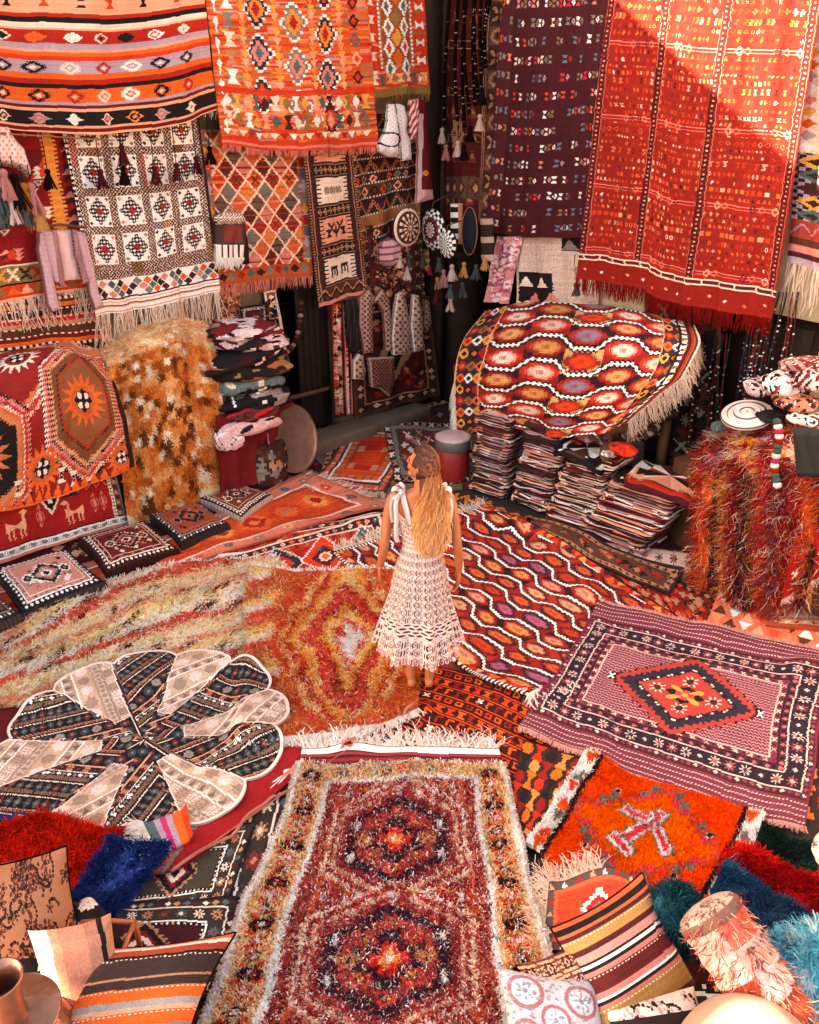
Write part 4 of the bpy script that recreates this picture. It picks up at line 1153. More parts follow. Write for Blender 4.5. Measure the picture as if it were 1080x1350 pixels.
# ================================================================== ground and walls
M_STONE = mat('rough limestone', 'stone', base='8a7360', rough=.95, scale=6, amt=.35, bump=.8, bscale=14)
M_PLAST = mat('old beige plaster', 'stone', base='d9c2a4', rough=.95, scale=5, amt=.22, bump=.5, bscale=18)
M_DARKW = mat('dark stained wood', 'wood', base='2a1c18', rough=.6, scale=9, amt=.4, bump=.3)
M_WOOD = mat('weathered brown wood', 'wood', base='6b4530', rough=.8, scale=14, amt=.45, bump=.5)
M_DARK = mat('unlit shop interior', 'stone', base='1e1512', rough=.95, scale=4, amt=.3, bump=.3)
M_IRON = mat('dull iron', 'metal', base='8f8478', rough=.45, metal=.8, scale=30, amt=.2, bump=.1)

V, Q, c = grid_arrays(np.stack([*np.meshgrid(np.linspace(-40, 40, 41), np.linspace(-30, 50, 41)), np.zeros((41, 41))], 2), np.ones((40, 40, 3)) * .3)
g = make_mesh('ground', V, Q, c, mat('paving stone', 'stone', base='6a5a4e', rough=.9, scale=3, amt=.3, bump=.6, bscale=9), smooth=False)
tag(g, kind='structure')

def wbox(wall, s0, s1, o0, o1, z0, z1, colr='bn'):
    c0 = wpt(wall, (s0 + s1) / 2, (o0 + o1) / 2, z0)
    return box_arr(c0, WDIR[wall] * (s1 - s0) / 2, WNOR[wall] * (o1 - o0) / 2, np.array([0, 0, z1 - z0]), colr)
def solid(name, parts, m, label=None, cat=None, parent=None, kind=None, bev=0, group=None):
    V, Q, c = join_arrays(parts)
    o = make_mesh(name, V, Q, c, m, parent, smooth=False)
    if bev: bevel(o, bev)
    return tag(o, label, cat, group, kind)

# left wall: openings for the shop door (s 1.75-2.5) and the corner passage (s 0.1-0.55)
solid('stone_wall', [wbox('L', .5, 1.72, -.5, 0, 0, 5.5), wbox('L', 1.72, 2.5, -.5, 0, 2.05, 5.5), wbox('L', 2.5, 9.6, -.5, 0, 0, 5.5)],
      M_STONE, 'rough stone wall on the left behind the hung kilims', 'wall')
# unseen gable added above it, outline shaped to throw the yard's shade
def shade_hit(p):
    """where the ray from a point towards the sun meets the plane of the gable"""
    sv = np.array(SUNV); n = WNOR['L']; t = (-.5 - (p - CORNER) @ n) / (sv @ n); q = p + sv * t
    return float((q - CORNER) @ WDIR['L']), float(q[2])
h1, h2, h3 = shade_hit(W('R', .25, 800, 0)), shade_hit(W('R', .25, 1050, 235)), shade_hit(W('R', .25, 1120, 300))
k1, km, k2, k3 = shade_hit(G(1085, 1290, .4)), shade_hit(np.array([.95, 1.75, .4])), shade_hit(np.array([-1.35, 1.75, .45])), shade_hit(np.array([-1.62, 2.15, .5]))
sl = (h2[1] - h1[1]) / (h2[0] - h1[0])
prof = [(-.6, 5.5), (-.6, h1[1] - sl * (h1[0] + .6)), h1, h2, (k1[0], h2[1] + sl * (k1[0] - h2[0])), k1, km, k2, k3, (k3[0], .0), (9.6, 0.0), (9.6, 5.5)]
print('gable', prof)
vs = [wpt('L', s_, o_, z_) for o_ in (-.62, -.42) for s_, z_ in prof]
me = bpy.data.meshes.new('shade_gable')
npf = len(prof)
me.from_pydata([tuple(v) for v in vs], [], [list(range(npf)), list(range(2 * npf - 1, npf - 1, -1))] + [[k, k + npf, (k + 1) % npf + npf, (k + 1) % npf] for k in range(npf)])
me.materials.append(M_PLAST)
o = bpy.data.objects.new('shade_gable', me); COL.objects.link(o); tag(o, 'unseen gable added above the left stone wall to shade the yard', 'building')
# right wall: corner passage (s .25-1.15) and the wooden door (s 3.75-5.0)
solid('corner_wall', [wbox('L', .0, .12, -.5, 0, 0, 5.5), wbox('L', .12, .5, -.5, 0, 1.95, 5.5), wbox('R', .0, .2, -.5, 0, 0, 5.2), wbox('R', .2, 1.5, -.5, 0, 1.9, 5.2)], mat('dark brown stone', 'stone', base='3c2c24', rough=.95, scale=6, amt=.35, bump=.8, bscale=14), 'dark brown wall of the corner passage behind the tasselled bags', 'wall')  # corner pieces in a darker brown than the walls on either side
solid('plaster_wall', [wbox('R', 1.5, 3.72, -.5, 0, 0, 5.2), wbox('R', 3.72, 4.95, -.5, 0, 1.95, 5.2), wbox('R', 4.95, 9.0, -.5, 0, 0, 5.2)],
      M_PLAST, 'beige plaster wall on the right behind the hung carpets', 'wall')
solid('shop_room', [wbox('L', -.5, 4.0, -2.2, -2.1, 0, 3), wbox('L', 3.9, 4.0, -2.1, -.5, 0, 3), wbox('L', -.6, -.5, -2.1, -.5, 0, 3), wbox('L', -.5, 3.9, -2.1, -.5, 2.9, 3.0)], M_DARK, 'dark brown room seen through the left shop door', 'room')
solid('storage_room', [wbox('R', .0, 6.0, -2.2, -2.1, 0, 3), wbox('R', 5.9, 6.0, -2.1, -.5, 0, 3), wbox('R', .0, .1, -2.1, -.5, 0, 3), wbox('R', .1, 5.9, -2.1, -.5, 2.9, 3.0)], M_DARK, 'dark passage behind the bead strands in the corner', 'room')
# doorstep and doors
st = [wbox('L', .55, 1.45, .02, .32, 0, .13), wbox('L', 1.5, 2.6, .02, .40, 0, .15)]
solid('door_step', st, mat('worn step stone', 'stone', base='6d5848', rough=.9, scale=12, amt=.3, bump=.5), 'worn grey stone step in front of the left shop door', 'step', bev=.015)
dr = empty('wooden_door', wpt('L', 1.85, -.1, 0), 'black plank door standing ajar in the left shop doorway', 'door')
for k in range(5): solid('plank', [wbox('L', 1.76 + k * .085, 1.84 + k * .085, -.16, -.12, .1, 2.0)], M_DARKW, parent=dr, bev=.006)
solid('door_bar', [wbox('L', 1.74, 2.46, -.05, -.01, .55, .59)], M_WOOD, parent=dr)
dr = empty('panel_door', wpt('R', 4.3, -.15, 0), 'dark brown panelled door with a steel lever handle on the right', 'door')
solid('door_leaf', [wbox('R', 3.74, 4.93, -.2, -.15, .02, 1.95)], mat('dark brown paint', 'wood', base='251612', rough=.5, scale=8, amt=.3, bump=.2), parent=dr)
for z0, z1 in ((.15, .9), (1.05, 1.85)): solid('door_panel', [wbox('R', 4.2, 4.8, -.15, -.135, z0, z1)], M_DARKW, parent=dr, bev=.01)
hs, hz = ws('R', -.15, 940, 530)
h_ = solid('handle_plate', [wbox('R', hs - .025, hs + .025, -.15, -.138, hz - .16, hz + .14)], M_IRON, parent=dr, bev=.004)
V, Q, c = tube_arr([wpt('R', hs, -.138, hz), wpt('R', hs, -.09, hz), wpt('R', hs + .13, -.09, hz - .005)], .011, 'gr'); make_mesh('lever', V, Q, c, M_IRON, h_)
# the log post beside the right table
b = G(945, 668); b[2] = 0
pts = [b + np.array([0, 0, z]) + np.array([.02 * math.sin(z * 2.1), .015 * math.cos(z * 3), 0]) for z in np.linspace(0, 2.35, 12)]
V, Q, c = tube_arr(pts, [.085 + .012 * math.sin(k * 1.7) for k in range(12)], 'bn', 12)
tag(make_mesh('log_post', V, Q, c, mat('peeled log', 'wood', base='8a5c3c', rough=.8, scale=9, amt=.5, bump=.8, bscale=20)), 'crooked tree-trunk post between the kilim table and the right door', 'post')

# ================================================================== hung textiles
def btm(P): return P[-1]
def hf(o, P, L, w, color, per=1.2, curl=.12, name='fringe', **k):
    return edge_fringe(name, P[-1], (0, 0, -1), L, w, color, per, o, curl=curl, grav=.1, **k)
# ---- left wall, back layer first
o, P = hang('wall_rug', 'dark red rug with stacked triangles and a yellow saw-edged column, far left', 'L', .05, [(-60, 160), (100, 165)], [(-60, 412), (126, 378)], pat_redtri(), folds=((.012, 2, 0),))
hf(o, P, .24, .008, 'cr', .9, .22)
o, P = hang('striped_blanket', 'brown and orange striped blanket just under the white fringe at far left', 'L', .03, [(-60, 405), (125, 385)], [(-60, 475), (150, 455)], stripes_cv(90, 40, [(3, 'bn'), (2, 'o'), (4, 'dk'), (3, 'r'), (2, 'ta'), (4, 'bn'), (3, 'dr'), (2, 'o'), (4, 'dk')], 70))
o, P = hang('wall_rug', 'white rug with grey lozenges set in a grid, below the striped kilim', 'L', .09, [(78, 150), (262, 150)], [(124, 415), (205, 405), (288, 382)], pat_namaz(), folds=((.018, 2, .5), (.01, 5, 1)))
hf(o, P, .26, .007, 'cr', 1.0, .1)
o, P = hang('wall_rug', 'orange rug with a diagonal lattice of small diamonds', 'L', .06, [(255, 170), (402, 175)], [(284, 378), (412, 362)], pat_lattice(), folds=((.012, 2, 1),))
hf(o, P, .10, .008, 'pk', 1.2, .1)
o, P = hang('wall_rug', 'brown rug with orange bands and white dotted lines behind the white waistcoat', 'L', .04, [(455, 150), (560, 150)], [(472, 330), (552, 300)], pat_banded())
o, P = hang('wall_rug', 'dark brown patterned rug hung low behind the small round bag', 'L', .03, [(470, 300), (556, 285)], [(482, 420), (560, 400)], carpet(90, 120, C('6b2f25'), [(5, 'bn', 'dia', ['ta', 'bk'], 6), (8, 'dk', 'xx', ['ta', 'mr'], 8)], None, 71, hooks=(160, ['ta', 'bk', 'mr', 'p'])))
o, P = hang('wall_rug', 'narrow dark runner with pink and cream picture panels', 'L', .14, [(397, 170), (462, 170)], [(420, 405), (484, 385)], pat_panels(), folds=((.012, 1, 0),))
o, P = hang('wall_rug', 'small orange rug with white diamonds above the white waistcoat', 'L', .12, [(472, -60), (556, -60)], [(488, 130), (566, 122)], pat_small(), folds=((.02, 2, 0),))
hf(o, P, .07, .008, 'ol', 1.2, .1)
o, P = hang('wall_rug', 'large orange kilim with zigzag diamond columns in the middle of the left wall', 'L', .2, [(262, -70), (478, -70)], [(290, 190), (390, 200), (496, 193)], pat_dense(), folds=((.022, 2, .3), (.012, 5, 1)))
hf(o, P, .05, .008, 'pk', 1.2, .1)
o, P = hang('wall_rug', 'white fleece with dark diamonds squeezed between the striped and the orange kilim', 'L', .16, [(248, -60), (284, -60)], [(262, 118), (290, 118)], carpet(30, 120, C('e8e0d6'), [(3, 'bk', None, 0, 0)], [(.5, .3, 9, 22, ['bk', 'gr']), (.5, .8, 9, 20, ['bk', 'w'])], 72))
hf(o, P, .2, .012, 'w', 1.2, .1)
o, P = hang('wall_rug', 'orange and red striped kilim with rows of diamonds, top left corner', 'L', .27, [(-70, -75), (262, -75)], [(-70, 158), (0, 168), (110, 178), (200, 172), (287, 143)], pat_striped(), folds=((.035, 2.5, .5), (.018, 6, 1)))
# lower pieces beside the shop door
o, P = hang('hanging_strip', 'narrow red and cream woven strip beside the dark shop door', 'L', .05, [(434, 398), (452, 398)], [(440, 552), (456, 548)], carpet(24, 150, C('b0452e'), [(3, 'mr', None, 0, 0)], None, 73, hooks=(90, ['cr', 'ta', 'bk', 'p'])))
o, P = hang('hanging_strip', 'pink and dark striped strip, second from the dark shop door', 'L', .06, [(452, 398), (462, 398)], [(456, 546), (464, 544)], stripes_cv(20, 120, [(2, 'pk'), (2, 'cr'), (3, 'r'), (2, 'bk'), (2, 'pk')], 74, vert=True, zz=False))
o, P = hang('wall_rug', 'dark patterned carpet hung to the floor behind the embroidered vests', 'L', .03, [(462, 400), (566, 390)], [(466, 552), (580, 520)], carpet(110, 150, C('4d1a18'), [(4, 'bn', None, 0, 0), (9, 'dk', 'dia', ['ta', 'mr', 'p'], 10), (2, 'ta', None, 0, 0)], [(.5, .5, 30, 50, ['mr', 'ta', 'bk', 'bn'])], 75, hooks=(90, ['ta', 'r', 'bk'])))
o, P = hang('wall_rug', 'brown figured cloth below the lattice rug', 'L', .04, [(286, 375), (316, 372)], [(290, 440), (318, 440)], pat_floral(40, 80, 'a06a48', '5c3420', 'd0a078', 76, 20))
o, P = hang('saddle_bag', 'small dark carpet bag with white borders below the lattice rug', 'L', .12, [(316, 405), (352, 400)], [(322, 448), (358, 444)], carpet(44, 50, C('4a1e22'), [(3, 'bk', None, 0, 0), (4, C('b89a94'), 'xx', ['bk'], 6), (2, 'bk', None, 0, 0)], [(.5, .5, 10, 12, ['ta', 'mr'])], 77), cat='bag')
o, P = hang('hanging_strip', 'red and cream border strip running down beside the dark doorway', 'L', .05, [(348, 385), (364, 382)], [(362, 470), (378, 466)], carpet(18, 90, C('a0403a'), [(2, 'cr', None, 0, 0)], [(.5, .5, 6, 10, ['bk', 'p'])], 78, hooks=(40, ['cr', 'bk'])))
# ---- right wall
o, P = hang('wall_rug', 'brown red carpet with carved-looking border panels behind the black bead strands', 'R', .06, [(553, -60), (672, -60)], [(562, 290), (650, 292)], pat_turk(), folds=((.03, 2, 0), (.012, 5, 1)))
o, P = hang('wall_rug', 'dark purple kilim with sparse rows of small coloured motifs', 'R', .12, [(668, -60), (808, -60)], [(643, 305), (700, 314), (771, 312)], pat_purple(), folds=((.02, 2, 1), (.012, 5, 0)))
o, P = hang('wall_rug', 'cream woven carpet with black motifs below the purple kilim', 'R', .05, [(682, 300), (790, 300)], [(682, 410), (790, 415)], None if False else (lambda cv: (cv.r(4, 58, 52, 110, 'bk'), [cv.st(14 + k * 12, 70 + (k % 2) * 20, 9, 7, 'tu', ['cr', 'pk'][k % 2]) for k in range(4)], [cv.st(10 + k * 13, 100, 8, 4, 'xx', 'cr') for k in range(4)], cv.r(62, 6, 90, 30, 'bk'), cv.st(74, 22, 12, 7, 'tu', 'gr'), cv.fin(.06, .16, 79))[-1])(Cv(110, 110, C('c9b8a4'))))
o, P = hang('shade_cloth', 'near-black cloth standing in for the shade between the draped table and the log post', 'R', .04, [(850, 380), (950, 385)], [(850, 620), (945, 660)], carpet(60, 110, C('1d1614'), [(3, 'bn', None, 0, 0)], None, 78, hooks=(40, ['bn', 'gr', 'mr'])), cat='shade_cloth')  # near-black sheet added in place of the shade around the door
o, P = hang('hanging_scarf', 'long pink and white printed scarf below the purple kilim', 'R', .1, [(655, 312), (688, 312)], [(640, 398), (672, 400)], pat_floral(50, 110, 'd98a88', 'f0dcd8', 'b0506a', 80, 26), M_CLOTH, folds=((.03, 3, 0),), cat='scarf')
o, P = hang('wall_rug', 'huge red kilim with fine white crosswise lines and dense tiny motifs', 'R', .22, [(812, -70), (950, -70), (1092, -70)], [(766, 366), (830, 378), (880, 398), (950, 408), (1015, 420)], pat_redbig(), folds=((.03, 1.5, 2), (.016, 5, 0), (.006, 13, 0)), v0=.5)
hf(o, P, .13, .008, C('7a1410'), 1.3, .14)
o, P = hang('wall_rug', 'bright rug of checks and diamonds at the right edge above the plaster', 'R', .05, [(1060, 60), (1180, 40)], [(1040, 345), (1140, 375)], pat_check())
hf(o, P, .3, .008, 'cr', 1.3, .12)

# ================================================================== relief garments hung on walls
def inside(poly, X, Y):
    n = len(poly); c = np.zeros(X.shape, bool)
    for i in range(n):
        x0, y0 = poly[i]; x1, y1 = poly[(i + 1) % n]
        m = ((y0 > Y) != (y1 > Y)) & (X < (x1 - x0) * (Y - y0) / ((y1 - y0) or 1e-9) + x0); c ^= m
    return c
def relief(name, label, wall, off, poly, colfn, puff=.05, res=.8, cat=None, group=None, folds=0., material=None, parent=None):
    """a garment: outline in photo points, hung at its place on the wall with its own thickness"""
    xs = [p[0] for p in poly]; ys = [p[1] for p in poly]
    nx, ny = int((max(xs) - min(xs)) / res) + 2, int((max(ys) - min(ys)) / res) + 2
    gx, gy = np.meshgrid(np.linspace(min(xs), max(xs), nx + 1), np.linspace(min(ys), max(ys), ny + 1))
    cx, cy = (gx[:-1, :-1] + gx[1:, 1:]) / 2, (gy[:-1, :-1] + gy[1:, 1:]) / 2
    keep = inside(poly, cx, cy)
    D = np.zeros(gx.shape) + 99.
    for i in range(len(poly)):
        a, b_ = np.array(poly[i], float), np.array(poly[(i + 1) % len(poly)], float); ab = b_ - a
        t = np.clip(((gx - a[0]) * ab[0] + (gy - a[1]) * ab[1]) / (ab @ ab + 1e-9), 0, 1)
        D = np.minimum(D, np.hypot(gx - a[0] - t * ab[0], gy - a[1] - t * ab[1]))
    d = off + puff * np.sqrt(np.clip(D / 7, 0, 1)) * (1 + .25 * wob(gx / 3, gy / 6, 1, 4)) + folds * np.sin(gx * 1.1 + np.sin(gy * .06) * 2) * np.clip(D / 4, 0, 1)
    p0 = np.array([W(wall, 0, x, y) for x, y in ((xs[0], ys[0]),)])
    # rays to the wall at the varying distance
    x = (gx - 540) / FPX; u = -(gy - 675) / FPX
    R = np.stack([x, CT + STH * u, -STH + CT * u], 2); n = WNOR[wall]
    t = (off + (CORNER - CAMP) @ n) / (R @ n)
    P = CAMP + R * t[..., None] + (d - off)[..., None] * n
    cols = np.clip(colfn(cx, cy, (D[:-1, :-1] + D[1:, 1:]) / 2) * (1 + RNG.normal(0, .05, cx.shape))[..., None], 0, .86)
    o = grid_obj(name, P, cols, material or M_CLOTH, parent, skirt=-n * .03, keep=keep)
    if parent is None: tag(o, label, cat, group)
    return o
def col_of(*rules, base='w'):
    def f(x, y, D):
        a = np.empty(x.shape + (3,)); a[:] = cc(base)
        for r in rules:
            m, c_ = r(x, y, D); a[m] = cc(c_)
        return a
    return f
def rod(name, pts, r, c_, parent=None, m=None):
    V, Q, k = tube_arr(pts, r, c_, 6); return make_mesh(name, V, Q, k, m or M_WOOD, parent)
# pink jacket at left: body pieces, sleeves
jk = empty('pink_jacket', W('L', .2, 90, 300), 'dusty pink jacket with open brown-edged front on a hanger, left wall', 'jacket')
pinkc = col_of(lambda x, y, D: ((D < 1.6), C('8a5a58')), lambda x, y, D: ((np.sin(x * 1.9 + y * .4) > .55) & (D > 2) & (np.sin(y * .9) > -.2), C('b88a92')), base='c9a0a8')
edgec = col_of(lambda x, y, D: (((np.sin(x * 2.2) * np.sin(y * 1.7)) > .1), C('6e4434')), base='b8848a')
relief('jacket_front', None, 'L', .17, [(52, 303), (70, 303), (76, 330), (80, 376), (70, 372), (60, 340)], pinkc, .05, parent=jk)
relief('jacket_front', None, 'L', .17, [(97, 303), (108, 304), (120, 345), (123, 372), (112, 370), (104, 340)], pinkc, .05, parent=jk)
relief('lining', None, 'L', .13, [(70, 304), (98, 304), (106, 345), (108, 368), (84, 370), (78, 345)], col_of(base='e6c2bc'), .03, parent=jk)
relief('sleeve', None, 'L', .17, [(50, 306), (56, 304), (66, 345), (76, 395), (80, 408), (68, 412), (62, 402), (54, 355), (49, 330)], pinkc, .05, parent=jk)
relief('sleeve', None, 'L', .17, [(106, 304), (112, 306), (122, 345), (130, 385), (137, 404), (124, 408), (116, 385), (112, 350)], pinkc, .05, parent=jk)
relief('border', None, 'L', .2, [(68, 303), (74, 303), (82, 345), (86, 378), (79, 378), (70, 335)], edgec, .03, parent=jk)
relief('border', None, 'L', .2, [(95, 303), (100, 303), (110, 345), (118, 372), (110, 374), (99, 335)], edgec, .03, parent=jk)
rod('hanger', [W('L', .2, 46, 300), W('L', .2, 80, 296), W('L', .2, 114, 300)], .012, 'ta', jk)
# white waistcoat
wc = empty('waistcoat', W('L', .25, 520, 180), 'white waistcoat with black piping under the small orange rug', 'waistcoat')
wcc = col_of(lambda x, y, D: ((D < 1.0), 'w'), lambda x, y, D: ((abs(np.hypot((x - 511) / 13, (y - 184) / 9) - 1) < .12), 'bk'), lambda x, y, D: ((abs(x - 521 - (y - 150) * .03) < .9), 'bk'), lambda x, y, D: ((np.sin(x * 1.3) * np.sin(y * 1.1) > .8), 'li'), base='e2dcd8')
relief('vest_front', None, 'L', .26, [(511, 137), (519, 137), (524, 160), (528, 178), (527, 208), (513, 207), (500, 200), (498, 192), (507, 174), (510, 160)], wcc, .06, parent=wc)
relief('vest_front', None, 'L', .24, [(522, 137), (532, 138), (537, 158), (535, 172), (541, 188), (542, 210), (530, 212), (528, 190), (523, 160)], wcc, .05, parent=wc)
rod('hanger', [W('L', .3, 508, 138), W('L', .3, 520, 131), W('L', .3, 534, 139)], .008, 'bk', wc)
# embroidered vests and coat
embc = col_of(lambda x, y, D: ((np.sin(x * .9 + 1) * np.sin(y * .7) > .25), C('6e3a2c')), lambda x, y, D: ((np.sin(x * 2.3) * np.sin(y * 2.1) > .5), C('2c1c18')), lambda x, y, D: ((D < 1.3), C('e0d0bc')), base='c2a68c')
relief('embroidered_vest', 'cream and brown embroidered vest, left of the two full-front vests by the shop door', 'L', .2, [(523, 388), (529, 384), (535, 400), (540, 425), (541, 466), (518, 468), (516, 445), (519, 415)], embc, .05, cat='vest')
relief('embroidered_vest', 'cream and brown embroidered vest, nearer the corner passage', 'L', .22, [(544, 388), (551, 390), (556, 412), (559, 460), (545, 464), (541, 430)], embc, .05, cat='vest')
emb2 = col_of(lambda x, y, D: ((np.sin(x * 1.1) * np.sin(y * .9) > .1), C('4a2c24')), lambda x, y, D: ((D < 1.2), C('a87c60')), base='b09078')
relief('embroidered_coat', 'open dark coat with patterned edges hanging left of the vests', 'L', .17, [(474, 392), (486, 380), (494, 392), (503, 380), (512, 392), (517, 430), (516, 462), (508, 464), (505, 410), (498, 398), (490, 402), (491, 464), (480, 466), (474, 430)], emb2, .05, cat='coat')
relief('shoulder_bag', 'dark carpet shoulder bag hanging below the embroidered coat', 'L', .16, [(485, 472), (519, 470), (520, 500), (513, 523), (500, 512), (489, 510)], col_of(lambda x, y, D: ((np.sin(x * 1.4) * np.sin(y * 1.2) > .1), C('8a5a40')), lambda x, y, D: ((D < 1.5), C('b59a80')), base='4c2a20'), .06, cat='bag')
relief('beaded_purse', 'small round-topped cream beaded purse beside the shop door strips', 'L', .15, [(466, 475), (472, 466), (478, 470), (482, 490), (478, 500), (466, 500)], embc, .05, cat='purse')
relief('black_trousers', 'long black pleated garment hanging beside the red woven strips', 'L', .12, [(454, 396), (470, 394), (474, 420), (476, 460), (462, 466), (457, 440)], col_of(lambda x, y, D: ((np.sin(x * 2.2) > .6), C('352e2c')), base='1c1614'), .05, folds=.012, cat='garment')
relief('embroidered_cloth', 'round-edged dark embroidered vest deep in the corner passage', 'L', .1, [(560, 395), (566, 398), (569, 425), (564, 438), (559, 430)], emb2, .03, cat='vest')
# carpet bag on the lattice rug
sb = empty('carpet_bag', W('L', .2, 305, 310), 'small carpet bag with white tufted flap hung on the lattice rug', 'bag')
relief('bag_body', None, 'L', .14, [(282, 288), (320, 288), (326, 320), (328, 348), (284, 350)], col_of(lambda x, y, D: ((x > 317), C('1e1614')), lambda x, y, D: (((y > 322) & (x < 316)), C('e8ddd0')), lambda x, y, D: ((y > 322) & (y < 338) & (np.sin(x * .9) > .7) & (x < 316), C('3a2622')), lambda x, y, D: ((y > 296) & (y < 318) & (x > 290) & (x < 312), C('7a3428')), base='4a3430'), .08, parent=sb)
relief('flap', None, 'L', .2, [(282, 286), (296, 280), (318, 282), (324, 290), (316, 296), (286, 296)], col_of(lambda x, y, D: ((np.sin(x * 1.5) * np.sin(y * 1.8) > .1), 'bk'), base='cr'), .05, parent=sb)
E = np.array([W('L', .23, x, 340) for x in np.linspace(284, 316, 20)]); edge_fringe('fringe', E, (0, 0, -1), .09, .012, 'w', 3, sb, grav=.1)
rod('strap', [W('L', .2, 284, 288), W('L', .12, 300, 268), W('L', .2, 320, 288)], .006, 'bn', sb)
# little purple drawstring bag
relief('drawstring_bag', 'small plump pink and violet striped bag beside the round hats', 'L', .2, [(500, 326), (503, 316), (510, 312), (521, 318), (524, 332), (520, 348), (510, 354), (500, 346)], col_of(lambda x, y, D: ((np.sin(y * .7 + x * .25) > .5), C('6e4a5a')), base='c8968a'), .14, cat='bag')
# red scarf with white border
relief('hanging_scarf', 'dark red scarf with a white printed edge near the corner', 'L', .2, [(549, 130), (560, 132), (566, 200), (571, 262), (549, 268), (551, 200)], col_of(lambda x, y, D: (((x - 549 < 7 + (y - 130) * -.02) & (y > 150)), C('d8a8a8')), lambda x, y, D: ((y > 250), C('dba8a0')), lambda x, y, D: ((abs(np.hypot(x - 558, y - 228) - 2) < 1.5), C('e08a30')), base='66141c'), .04, cat='scarf')
relief('hanging_scarf', 'red and white checked shawl beside the white waistcoat', 'L', .26, [(540, 132), (551, 130), (552, 160), (548, 182), (541, 186), (538, 160)], col_of(lambda x, y, D: ((np.sin(x * 1.6 + y * .5) > 0), C('e0c0b8')), base='a03030'), .05, folds=.01, cat='scarf')

# ---------------- tassels, hats, bead strands
def tassel_arr(p, L, r, colr, cord=.1, seed=0):
    rr = np.random.default_rng(seed); p = np.asarray(p, float); c_ = cc(colr)
    parts = [tube_arr([p + [0, 0, cord], p], .004, 'dk', 4, False)]
    parts.append(lathe_arr([(.001, 0), (r * .5, -.01), (r * .62, -r * .6), (r * .42, -r * 1.1)], 9, p, c_ * .9))
    n = 40; a = rr.uniform(0, 6.283, n)
    base = p + np.stack([np.cos(a) * r * .35, np.sin(a) * r * .35, np.full(n, -r * 1.0)], 1)
    dirs = np.stack([np.cos(a) * .32, np.sin(a) * .32, np.full(n, -1.)], 1)
    side = np.stack([-np.sin(a), np.cos(a), np.zeros(n)], 1)
    parts.append(strands(None, base, dirs, side, (L - r) * (1 + rr.uniform(-.08, .05, n)), r * .32, np.tile(c_, (n, 1)) * (1 + rr.uniform(-.2, .1, (n, 1))), 2, .08, .8, get=True, rs=seed))
    return join_arrays(parts)
def tassel(p, L, r, colr, cord=.1, seed=0, parent=None, label=None, group=None):
    V, Q, c_ = tassel_arr(p, L, r, colr, cord, seed)
    o = make_mesh('tassel', V, Q, c_, M_YARN, parent)
    if parent is None: tag(o, label, 'tassel', group)
    return o
tc = dict(k='1e1614', p='c98a80', t='4a5c60', y='d0a25c', w='ddc8b4', m='5a2024', r='b0303a', o='c07a30')
# bag with tassels at far left
tb = empty('tasselled_bag', W('L', .25, 12, 230), 'white beaded shoulder bag hung with wool tassels, far left', 'bag')
relief('bag_body', None, 'L', .2, [(-20, 160), (8, 165), (20, 185), (30, 195), (40, 225), (36, 235), (22, 222), (-20, 214)], col_of(lambda x, y, D: ((D < 3.5) & ((x + y).astype(int) % 4 < 2), 'bk'), lambda x, y, D: ((np.sin(x * .8) * np.sin(y * .6) > .4), 'pk'), base='d9c8bc'), .1, parent=tb)
for k, (x, y, c_, L) in enumerate([(3, 222, 'p', .22), (-4, 245, 't', .2), (18, 228, 'k', .26), (30, 240, 'o', .2), (40, 240, 'p', .24), (12, 255, 'w', .22), (28, 262, 't', .2), (46, 262, 'y', .24), (-2, 265, 't', .2)]):
    tassel(W('L', .32, x, y), L, .055, tc[c_], .12, k, tb)
for k, (x, y, c_, ll) in enumerate([(62, 222, 'k', 'black wool tassel hung on the dark red rug below the left corner kilim'), (132, 222, 'm', 'maroon tassel on the leftmost column of the white lozenge rug'), (162, 218, 'k', 'black tassel over the second column of the white lozenge rug'), (203, 218, 'm', 'dark red tassel in the middle of the white lozenge rug'), (232, 214, 'm', 'brown red tassel over the right column of the white lozenge rug'), (258, 205, 'm', 'brown tassel at the right edge of the white lozenge rug'), (276, 192, 'k', 'dark tassel on the cord between the white rug and the lattice rug'), (160, 190, 'm', 'small dark red tassel hung highest over the white lozenge rug')]):
    tassel(W('L', .2, x, y), .16, .04, tc[c_], .35, 20 + k, label=ll, group='tassels hung over the wall rugs')
# round bags / hats near the corner
def disc_hat(px, py, rpx, wall, off, ringcols, label, tilt=(0, 0), name='round_bag', tass=()):
    c0 = W(wall, off, px, py); n = WNOR[wall] + np.array([tilt[0], tilt[1], .0]); n /= np.linalg.norm(n)
    sc = np.linalg.norm(W(wall, off, px + 10, py) - c0) / 10; sc = 1 / (FPX / ((c0 - CAMP) @ ray(540, 675) / 1.0)); R = rpx * sc
    root = empty(name, c0, label, 'bag')
    m = len(ringcols); r0 = np.linspace(.001, R, m * 2 + 1)
    prof = [(r_, .05 * (1 - (r_ / R) ** 2)) for r_ in r0] + [(R * 1.0, -.02), (.001, -.03)]
    cols = np.array([[cc(a) if (j // 2) % 2 == 0 else cc(b_) for j in range(48)] for a, b_ in ringcols for _ in range(2)] + [[cc('dk')] * 48] * 2)
    V, Q, k = lathe_arr(prof, 48, c0, None, n)
    rows = np.repeat(np.arange(len(prof) - 1), 48); cls = np.tile(np.arange(48), len(prof) - 1)
    make_mesh('bag_body', V, Q, cols[rows, cls], M_CLOTH, root)
    rod('strap', [c0 + n * .02 + [0, 0, R * .95], c0 + [0, 0, R * 1.3], c0 - n * off * .6 + [0, 0, R * 1.7]], .006, 'dk', root)
    for k, (dx, dy, c_, L) in enumerate(tass): tassel(W(wall, off + .03, px + dx, py + dy), L, .045, tc[c_], .08, 50 + k + int(px), root)
    return root
